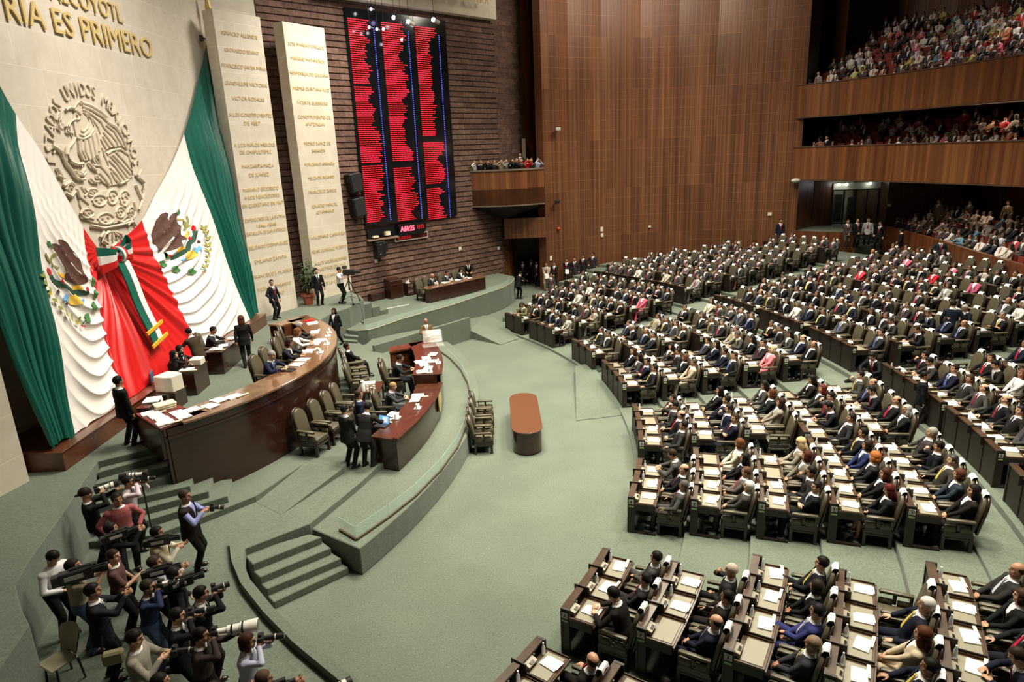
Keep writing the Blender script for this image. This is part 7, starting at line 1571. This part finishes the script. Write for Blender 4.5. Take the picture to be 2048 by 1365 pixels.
# guards and waiting men
HG = (.012,.010,.009)
for (x, y, z, g, rz, c, l, sc) in [
 (.55,40.75,.02,'work',-45,BK,'man in black suit bending at the end of the far platform',1.0),(-.05,46.0,.02,'clasp',-170,BK,'man in black suit left of the corner doorway',1.0),(.95,45.1,.02,'side',170,BK,'man with blue folder in the corner doorway',.97),(1.55,45.6,.02,'side',160,BK,'man deep in the shade of the corner doorway',1.0),
 (1.85,44.4,.02,'clasp',175,BK,'man in black suit at the right side of the doorway',1.0),(2.42,43.0,.02,'clasp',170,(.46,.40,.30),'man in beige suit holding papers by the doorway',1.06),(2.95,43.2,.10,'clasp',165,BK,'man in black suit right of the beige suited man',1.0),
 (3.8,43.6,.2,'clasp',160,BK,'man with white papers standing by the wood wall',1.02),(4.35,43.9,.2,'side',160,(.03,.032,.036),'grey suited guard second along the wood wall',1.02),(4.95,44.2,.3,'side',150,(.02,.02,.022),'guard with red tie third along the wood wall',1.02),(5.65,44.6,.35,'turn',150,(.035,.036,.045),'guard standing farthest right along the wood wall',1.03),
 (2.45,39.3,.1,'side',-160,(.06,.06,.06),'grey suited man standing before the doorway group',.98),(17.85,44.0,2.1,'side',180,(.014,.018,.035),'guard in navy suit standing high against the wood wall',1.03),
 (21.2,41.9,2.1,'clasp',175,(.06,.058,.055),'man in grey suit on the door steps',1.05),(21.95,42.2,2.1,'clasp',180,BK,'man in black suit on the door steps',1.05),(22.7,42.3,2.1,'side',150,(.5,.5,.5),'man in white shirt on the door steps',1.05),(23.0,41.4,1.95,'turn',120,BK,'dark suited man in front of the white shirt',1.05),
 (22.35,38.0,2.0,'turn',60,BK,'man in black leaning on the wooden parapet',1.0),(22.0,33.9,2.0,'turn',160,(.02,.03,.04),'waiter in dark suit walking before the parapet',1.0),
 (11.25,19.75,.8,'work',125,BK,'woman in black holding papers in the cross aisle',.95),(15.75,23.1,1.3,'turn',-30,(.014,.018,.03),'man in dark suit standing among the rear rows',1.03),(11.45,17.6,.8,'side',-120,BK,'person with black hair standing before the rear desks',.95)]:
    person(STA[g], (x,y,z), R_(rz), l, c, (.40,.35,.27) if c[0] > .4 and z < 1 else (BK if c[0] > .4 else None), (.3,.02,.04), sc, 'standing guards and staff', hairc=HG)
o = link('document', DOC); o.matrix_basis = Matrix.Translation((2.4,42.72,1.0)) @ Matrix.Rotation(1.3,4,'X'); tag(o,'white papers in the hand of the beige suited man','papers')
o = link('document', DOC); o.matrix_basis = Matrix.Translation((3.78,43.3,1.15)) @ Matrix.Rotation(1.2,4,'X'); tag(o,'white papers held by the man at the wood wall','papers')
# ------------------------------------------------------------------ press photographers
ARM = dict(rhk='grip', lhk='grip', rel=(.8,-.2,-1), lel=(-.8,-.2,-1))
def pf(**k): d = dict(ARM); d.update(k); return figure(d, .013)
EYE_ = dict(rh=(.09,.21,1.585), lh=(-.03,.29,1.53), rdir=(-.5,.6,.5), ldir=(.4,.8,.1), rpalm=(-.8,0,-.2), lpalm=(0,.3,1), pitch=4)
TELE = dict(rh=(.09,.21,1.585), lh=(-.03,.46,1.50), rdir=(-.5,.6,.5), ldir=(.3,.9,.1), rpalm=(-.8,0,-.2), lpalm=(0,.2,1), pitch=4)
VID = dict(rh=(.20,.40,1.50), lh=(.0,.38,1.42), rdir=(-.2,.8,.4), ldir=(.5,.8,.1), rpalm=(-1,0,0), lpalm=(0,.2,1), hy=-8)
LOWC = dict(rh=(.09,.30,1.30), lh=(-.06,.34,1.27), rdir=(-.5,.8,0), ldir=(.4,.8,.1), rpalm=(-.7,0,-.5), lpalm=(0,.2,1))
PH = dict(
 eye_suit=pf(**EYE_), eye_shirt=pf(topk='shirt',**EYE_), tele=pf(topk='shirt',**TELE), tele_suit=pf(**TELE), vid_suit=pf(**VID), vid_shirt=pf(topk='shirt',**VID), vid_polo=pf(topk='poloshirt',**VID),
 low_shirt=pf(topk='shirt',hp=12,**LOWC), low_vest=pf(topk='shirt',hy=-10,**LOWC), cap=pf(hairk='cap',topk='shirt',**dict(TELE,pitch=-4)), eye_f=pf(fem=True,hairk='bob',topk='shirt',**EYE_),
 watch=pf(topk='shirt',rh=(.24,.12,.98),lh=(-.24,.14,1.0),hy=10), watch_suit=pf(rh=(.20,.20,1.05),lh=(-.20,.20,1.02)), bag=pf(topk='shirt',rh=(.10,.28,1.05),lh=(-.14,.26,1.04),hp=38,pitch=10),
 arms=pf(topk='poloshirt',rh=(.10,.34,1.22),lh=(-.25,.16,.98),hy=-20))
def camgear(o, g, kind, label, tint='black'):
    """a camera held at the eye, the chest or on the shoulder of figure g standing as object o"""
    PM = o.matrix_basis
    if kind in ('eye','white','bigwhite'): A = g.HM @ Matrix.Translation((0,.125,.012))
    elif kind == 'chest': A = Matrix.Translation(((g.WR.x+g.WL.x)/2+.01, max(g.WR.y,g.WL.y)+.07, (g.WR.z+g.WL.z)/2+.05)) @ Matrix.Rotation(R_(-8),4,'X')
    else: A = Matrix.Translation((.17,.10,1.525))
    t = thing('video_camera' if kind == 'video' else 'camera', label, 'camera', group='cameras of the press group'); t.matrix_basis = PM @ A @ Matrix.Scale(.78 if kind == 'video' and tint != 'grey' else 1, 4)
    if kind == 'video':
        mb = MB(); mb.box((0,-.05,.03),(.13,.42,.20)); mb.box((0,-.30,.02),(.12,.12,.17)); mb.box((0,.02,.155),(.04,.30,.03)); mb.box((0,-.10,.14),(.04,.03,.05)); mb.box((0,.15,.14),(.04,.03,.05))
        mb.build('camera_body', M['dgrey'] if tint == 'grey' else M['black'], t, bevel=.012); MB().box((.068,-.08,.03),(.006,.24,.07)).build('side_label', M['grey'], t)
        MB().tube([(0,.15,.03),(0,.26,.03),(0,.26,.03),(0,.36,.03)],[.055,.055,.065,.07],14).build('lens', M['black'], t, smooth=True)
        MB().tube([(.06,.10,.12),(.06,.34,.13)],[.016,.016],8).build('microphone', M['black'], t); MB().box((-.09,.14,.07),(.08,.15,.07)).build('viewfinder', M['black'], t, bevel=.008)
        return t
    mb = MB(); mb.box((0,.035,0),(.15,.065,.105)); mb.box((0,.03,.065),(.06,.05,.04)); mb.box((.055,.05,-.0),(.035,.07,.10)); mb.build('camera_body', M['black'], t, bevel=.008)
    if kind in ('eye','chest'):
        l = .17 if tint != 'long' else .26
        MB().tube([(0,.065,0),(0,.065+l*.4,0),(0,.065+l*.4,0),(0,.065+l,0)],[.036,.036,.040,.042],14).build('lens', M['black'], t, smooth=True); MB().tube([(0,.064+l,0),(0,.067+l,0)],[.034,.033],14).build('front_glass', M['glassd'], t)
        mb = MB(); mb.tube([(0,.065+l*.55,0),(0,.065+l*.62,0)],[.0425,.0425],14); mb.build('grip_ring', M['grey'], t)
    else:
        b = kind == 'bigwhite'; k = 1.55 if b else 1.0
        mb = MB(); mb.tube([(0,.065,0),(0,.12*k,0),(0,.12*k,0),(0,.22*k,0),(0,.22*k,0),(0,.30*k,0)],[.036,.040,.045*k**.6,.047*k**.6,.054*k**.7,.058*k**.8],16); mb.build('lens', M['lens'], t, smooth=True, ang=40)
        mb = MB(); mb.tube([(0,.30*k,0),(0,.36*k,0)],[.060*k**.8,.064*k**.8],16); mb.build('lens_hood', M['black'] if not b else M['lens'], t, smooth=True, ang=40)
        for yy in (.15,.235,.31): MB().tube([(0,yy*k,0),(0,yy*k+.014*k,0)],[.049*k**.7 if yy<.2 else .058*k**.8]*2,16).build('rubber_ring', M['black'], t)
        MB().tube([(0,.362*k,0),(0,.365*k,0)],[.052*k**.8]*2,16).build('front_glass', M['glassd'], t); mb = MB(); mb.box((0,.17*k,-.06*k**.5),(.03,.06,.04)); mb.build('tripod_foot', M['lens'], t)
    return t
def heading(h): return R_(h-90)
WH=(.78,.77,.78); BKc=(.012,.012,.013); DK=(.014,.012,.010)
PRESS = [  # figure, x, y, heading, top colour, trousers, hair, size, label, gear
 ('cap',-8.72,12.30,38,BKc,BKc,(.02,.014,.014),1.03,'photographer in black jacket and backwards dark cap by the stairs','white','camera with white lens raised by the man in the cap',''),
 ('eye_shirt',-8.25,12.85,14,(.72,.60,.66),BKc,DK,1.0,'photographer in pale pink shirt on the bottom stairs','eye','black camera at the eye of the man in pink','long'),
 ('watch',-7.98,12.05,-52,(.36,.10,.11),BKc,DK,1.02,'man in dusty red shirt facing the camera among photographers',None,'',''),
 ('vid_suit',-7.50,10.95,40,BKc,BKc,DK,1.0,'cameraman in black leather jacket with raised hand','video','black video camera above the leather jacket',''),
 ('low_vest',-6.55,10.75,18,(.50,.42,.28),(.2,.17,.12),DK,1.0,'cameraman in beige vest looking over his camera','video','black video camera with fluffy microphone before the beige vest',''),
 ('low_vest',-6.62,12.02,8,(.30,.32,.62),DK,(.05,.035,.03),1.03,'photographer in blue shirt and dark waistcoat standing apart','chest','black camera at the waist of the man standing apart',''),
 ('bag',-8.12,10.15,-15,WH,BKc,DK,1.0,'man in white shirt looking down at the far left of the press',None,'',''),
 ('vid_polo',-7.42,9.72,30,(.42,.34,.23),'jeans',(.02,.014,.011),1.03,'cameraman in beige short sleeved shirt and blue jeans','video','large grey video camera on the shoulder over the jeans','grey'),
 ('arms',-6.98,10.10,20,(.10,.05,.045),BKc,(.03,.016,.01),.98,'man in brown striped shirt behind the large video camera',None,'',''),
 ('vid_shirt',-6.15,9.85,26,(.52,.50,.56),BKc,(.05,.03,.022),.98,'cameraman in pale grey shirt seen from behind','video','long black video camera before the pale grey shirt',''),
 ('watch_suit',-5.62,9.45,35,(.02,.019,.022),BKc,DK,1.0,'man in black suit and open shirt beside the cameras','video','black video camera on stand beside the open shirt',''),
 ('vid_suit',-6.70,9.05,30,(.018,.018,.024),BKc,(.010,.008,.007),1.02,'man in dark jacket turned to the podium in the middle of the press',None,'',''),
 ('tele',-5.98,9.22,10,(.03,.04,.10),'jeans',(.04,.03,.022),.97,'photographer in dark blue shirt with a white lens','white','camera with short white lens in the middle of the press',''),
 ('eye_suit',-5.02,8.95,30,BKc,BKc,(.008,.007,.006),.98,'photographer in black with long black hair bent to her camera','eye','black camera pointing up at the edge of the press',''),
 ('eye_suit',-5.15,8.45,16,(.017,.017,.022),BKc,DK,.98,'photographer in black jacket with a ringed zoom lens','eye','black camera with ringed zoom lens at the press edge','long'),
 ('tele',-4.62,8.02,14,(.05,.035,.035),BKc,(.009,.008,.007),.97,'photographer behind the huge white telephoto lens','bigwhite','huge white telephoto lens rising at the press edge',''),
 ('low_shirt',-5.45,7.92,12,(.30,.27,.22),BKc,DK,1.02,'photographer in grey sand jacket holding a camera low','chest','camera held low in front of the grey sand jacket','long'),
 ('eye_f',-3.92,7.90,10,(.58,.60,.78),BKc,(.045,.018,.012),.95,'woman photographer with dark brown bob and pale blue blouse','eye','black camera at the eye of the woman in pale blue','long'),
 ('watch_suit',-4.72,7.15,25,(.33,.31,.27),BKc,DK,.98,'person with black hair at the very bottom of the press','chest','black camera at the bottom edge of the press',''),
 ('vid_shirt',-3.98,7.02,40,(.10,.07,.05),BKc,(.02,.012,.010),.95,'dark haired person at the bottom edge left of video camera',None,'',''),
 ('vid_suit',-3.42,7.22,25,(.02,.02,.02),BKc,(.10,.06,.04),.93,'brown haired cameraman at the bottom edge of the picture','video','boxy black video camera at the bottom of the press',''),
 ('tele_suit',-2.72,6.75,35,(.03,.03,.03),BKc,DK,.95,'photographer mostly below the lower edge of the picture','white','camera with pale lens poking in at the lower edge',''),
]
VESTF = pf(topk='vest', hy=-10, **LOWC)
for (fn, x, y, h, tc, lc, hc, s, lab, gear, glab, tint) in PRESS:
    g = PH[fn]
    o = person(g, (x,y,.84), heading(h), lab, tc, (.03,.05,.12) if lc == 'jeans' else lc, (.2,.2,.2), s, 'press group', hairc=hc)
    if lc == 'jeans':
        for c in o.children:
            if c.name.startswith('trousers'): c.material_slots[0].link = 'OBJECT'; c.material_slots[0].material = M['jeans']
    if fn == 'low_vest':
        c = link('vest', VESTF.top, o, 'dark waistcoat' if 'waistcoat' in lab else 'beige vest'); c.color = (.02,.015,.013,1) if 'waistcoat' in lab else (.50,.42,.28,1)
        if 'beige' in lab:
            for q in o.children:
                if q.name.startswith('shirt'): q.color = (.62,.56,.44,1)
    if gear: camgear(o, g, gear, glab, tint)
# telephoto on a monopod above the stairs, chair, light, bags
t = thing('camera', 'white ringed telephoto lens standing on a black monopod', 'camera', (-7.95,13.0,2.55), heading(-165))
mb = MB(); mb.box((0,-.06,0),(.15,.09,.13)); mb.build('camera_body', M['black'], t, bevel=.01)
MB().tube([(0,0,0),(0,.10,0),(0,.10,0),(0,.28,0)],[.04,.045,.055,.065],16).build('lens', M['lens'], t, smooth=True, ang=40); MB().tube([(0,.28,0),(0,.44,0)],[.075,.082],16).build('lens_hood', M['black'], t, smooth=True, ang=40)
for yy in (.12,.19,.25): MB().tube([(0,yy,0),(0,yy+.02,0)],[.066,.068],16).build('rubber_ring', M['black'], t)
MB().tube([(0,.05,-.03),(.02,.05,-1.68)],[.022,.014],8).build('monopod', M['black'], t)
t = thing('plastic_chair', 'beige plastic chair standing behind the cameraman in jeans', 'chair', (-7.45,9.05,.84), R_(150))
m_b = flat('beige chair plastic',(.33,.29,.20),.5)
MB().box((0,.05,.43),(.42,.42,.04)).build('seat', m_b, t, bevel=.015)
mb = MB(); v = []; n = 8
for j in range(5):
    for i in range(n+1): 
        u = i/n*2-1; v.append((u*(.21+.02*j*(1 if j < 4 else .6)), -.18+.08*u*u-.03*j, .42+.12*j-(.06*u*u if j == 4 else 0)))
mb.add(v, [(j*(n+1)+i,j*(n+1)+i+1,(j+1)*(n+1)+i+1,(j+1)*(n+1)+i) for j in range(4) for i in range(n)]); mb.add([(x,y-.02,z) for x,y,z in v], [(j*(n+1)+i,(j+1)*(n+1)+i,(j+1)*(n+1)+i+1,j*(n+1)+i+1) for j in range(4) for i in range(n)]); mb.build('backrest', m_b, t, smooth=True)
for a in (-1,1):
    for b in (-1,1): MB().tube([(a*.20,b*.19,0),(a*.17,b*.16,.42)],.018,6).build('leg', M['dgrey'], t)
t = thing('video_light', 'small bluish video light glowing low behind the press', 'lamp', (-8.35,11.1,1.35), heading(120)); MB().box((0,0,0),(.09,.10,.08)).build('housing', M['black'], t, bevel=.01); MB().box((0,.055,0),(.07,.01,.06)).build('lit_front', M['lampw'], t); MB().tube([(0,0,-.04),(0,0,-.50)],.015,6).build('stand', M['black'], t)
t = thing('shoulder_bag', 'olive canvas shoulder bag hanging in the middle of the press', 'bag', (-6.35,8.70,1.55), R_(20)); MB().box((0,0,0),(.30,.14,.22)).build('bag_body', flat('olive canvas',(.22,.20,.11),.9), t, bevel=.03); MB().tube([(-.14,0,.1),(-.10,.05,.38),(.05,.12,.60)],.012,6).build('strap', M['black'], t)

# ------------------------------------------------------------------ people on the press balcony
rng = random.Random(8)
BALC = [(-1.85,42.2,'man in white and black crouching at the left end'),(-1.45,42.05,'dark haired woman with brown face'),(-.95,42.0,'man in black with camera, third'),(-.6,41.95,'man in dark jacket, fourth'),(-.2,41.9,'man in tan shirt, fifth'),(.1,42.0,'man in grey shirt, sixth'),(.45,41.95,'man in black, seventh'),(.75,42.0,'photographer in dark shirt, eighth'),(1.05,42.1,'man in brown shirt, ninth'),(1.35,42.15,'woman in bright red, tenth'),(1.65,42.3,'man in dark green, eleventh'),(2.0,42.45,'man in pale blue shirt at the right end')]
cl = [WH,(.03,.02,.02),BKc,(.03,.03,.03),(.38,.30,.2),(.3,.3,.3),BKc,(.03,.03,.04),(.18,.1,.06),(.6,.02,.03),(.05,.07,.04),(.42,.45,.62)]
for (x, y, l), c in zip(BALC, cl):
    g = PH['eye_shirt'] if rng.random() < .7 else PH['watch']
    o = person(g, (x,y,6.68), R_(rng.uniform(-200,-150)), l+' on the corner press balcony', c, BKc, s=1.0, group='people on the corner balcony', full=False)
person(STA['side'], (1.0,44.0,7.0), R_(180), 'man in suit standing tall behind the corner balcony crowd', BKc, s=1.0, full=False)

# ------------------------------------------------------------------ spectators
CROWDW = [0,0,0,0,1,1,2,2,3,3,4,4,4,6,6,5,7,8,9,10,11,12,13,1,0,3]
mats2 = smats+[flat('spectator cloth %d'%i, c, .85) for i, c in enumerate([(.45,.52,.66),(.62,.58,.50),(.10,.30,.42),(.55,.20,.10),(.18,.30,.16),(.55,.52,.15)])]
def crowd(name, label, offfn, path_d, rows, z0, dz, dens, step, x0skip=0, seed=3, last=0):
    r = random.Random(seed); mb = MB(); sb = MB()
    for k in range(rows):
        P = offfn(path_d+.95*k); z = z0+dz*k
        acc = 0; L = [0]
        for a, b in zip(P[:-1], P[1:]): L.append(L[-1]+math.hypot(b[0]-a[0],b[1]-a[1]))
        s = .4
        while s < L[-1]-.3:
            i = max(j for j in range(len(L)-1) if L[j] <= s); f = (s-L[i])/(L[i+1]-L[i]); a, b = P[i], P[i+1]
            x = a[0]+(b[0]-a[0])*f; y = a[1]+(b[1]-a[1])*f; t = Vector((b[0]-a[0],b[1]-a[1])).normalized(); n = Vector((-t.y,t.x)); n = n if n.x > 0 else -n
            s += step
            if not seen((x,y,z+1), 30): continue
            if x < x0skip: continue
            rz = math.atan2(n.x, -n.y)
            T = Matrix.Translation((x,y,z)) @ Matrix.Rotation(rz,4,'Z'); sb.box((0,.05,.40),(.46,.42,.10),M=T); sb.box((0,-.20,.66),(.46,.08,.46),M=T)
            dd = dens(k, y) if callable(dens) else dens
            if r.random() > dd: continue
            g = r.choice(GM+GF_+GF_); crowd_add(mb, g, (x,y,z), rz+r.uniform(-.5,.5), r.uniform(.95,1.05), r.choice(CROWDW), 0)
    if mb.v: tag(mb.build(name, mats2, smooth=True), label, 'crowd', kind='stuff')
    tag(sb.build('gallery_seats', M['redd']), 'red seats of the '+label.split(' in the ')[-1], 'seats', kind='stuff')
crowd('spectator_crowd', 'closely seated spectators in pale and coloured clothes in the upper gallery', lambda d: offs(GFs,d), .75, 10, 11.12, .46, lambda k, y: .86 if y < 41.5 else .6, .60, 0, 3)
crowd('spectator_crowd', 'scattered seated spectators in the lower gallery', lambda d: offs(GFs,d), .75, 6, 7.30, .30, lambda k, y: (.62 if y < 41 else .3) if k < 4 else .45, .62, 19.8, 4)
crowd('spectator_crowd', 'seated spectators behind the wooden parapet in the ground gallery', lambda d: offs(PPs,d), .62, 4, 2.45, .22, .72, .66, 0, 5)
for (x, y, z, g, c, l) in [(20.45,44.2,11.15,'clasp',(.72,.68,.58),'man in cream suit standing at the left end of upper gallery'),(19.95,44.8,11.15,'side',(.25,.25,.24),'man in grey shirt standing at the upper gallery end wall'),(20.5,44.1,7.25,'side',BKc,'guard in dark suit standing at the left end of lower gallery'),
   (28.6,40.6,13.3,'turn',(.55,.62,.75),'man in pale blue standing hands on hips in upper gallery'),(26.5,41.5,3.2,'side',(.10,.09,.06),'man in dark green standing behind the ground gallery rows'),(27.6,40.3,3.2,'clasp',(.12,.10,.07),'man in uniform standing at the dark back wall'),(28.2,38.0,3.3,'side',(.18,.15,.09),'man in khaki standing in the shade of the ground gallery')]:
    person(STA[g], (x,y,z), R_(110), l, c, None, s=1.0, full=False)
# ------------------------------------------------------------------ light
def area(name, loc, size, power, col=(1,.93,.8), target=None, sy=None, spread=None):
    l = bpy.data.lights.new(name,'AREA'); l.energy = power; l.color = col; l.shape = 'RECTANGLE'; l.size = size; l.size_y = sy or size
    if spread: l.spread = R_(spread)
    o = bpy.data.objects.new(name, l); COL.objects.link(o); o.location = loc
    t = Vector(target) if target else Vector((loc[0],loc[1],0))
    o.rotation_euler = (t-Vector(loc)).to_track_quat('-Z','Y').to_euler(); return o
lamps = [
 ((-1,20,19.4),4,1500,(-1.5,20.5,0),110), ((4,14,19.4),3,950,(3.5,15,0),100), ((9,22,19.4),4,1200,(9,22,0),120), ((9,33,19.4),4,1250,(8,33,1),120),
 ((17,24,19.4),4,850,(17,25,1),120), ((-3,33,19.4),3,800,(-4,34,2),110), ((14,40,19.4),3,800,(12,37,1),110), ((9,10,19.4),3,760,(8.5,12,1),100),
]
for i, (loc, s, pw, t, sp) in enumerate(lamps):
    area('ceiling_lamp', loc, s, pw*1.4, (1,.93,.76), t, spread=sp)
area('wall_washer', (-5.5,20.5,19.0), 5, 780, (1,.94,.84), (-12,20.8,5.5), sy=2.5, spread=110)
area('wall_washer', (-4.5,31,19.2), 4, 560, (1,.94,.84), (-9.5,32,7), sy=2, spread=100)
area('wall_washer', (9,38,19.3), 8, 1250, (1,.9,.74), (9,46,12), sy=2)
area('gallery_lamp', (27.5,34,19.2), 5, 260, (1,.9,.78), (27,36,12), sy=2, spread=120)
area('gallery_lamp', (30.0,24,19.2), 5, 180, (1,.9,.78), (28,26,12), sy=2, spread=120)
area('under_gallery_lamp', (26.5,37,9.5), 3, 30, (1,.75,.5), (25,36,7), sy=1)
area('under_gallery_lamp', (26.5,38,6.2), 4, 60, (1,.78,.55), (25.5,37,3), sy=1)
area('lobby_lamp', (24.3,49.5,6.0), 2, 90, (.95,1,.75), (24.3,49.5,3), sy=1)
w = bpy.data.worlds.new('world'); SC.world = w; w.use_nodes = True
w.node_tree.nodes['Background'].inputs[0].default_value = (.9,.8,.65,1); w.node_tree.nodes['Background'].inputs[1].default_value = .045
vs = SC.view_settings; vs.view_transform = 'Standard'; vs.look = 'None'; vs.exposure = 0.0; vs.gamma = 1.0; vs.use_curve_mapping = False
SC.cycles.max_bounces = 5; SC.cycles.diffuse_bounces = 3; SC.cycles.glossy_bounces = 2; SC.cycles.transparent_max_bounces = 8; SC.cycles.transmission_bounces = 2
SC.cycles.use_denoising = True
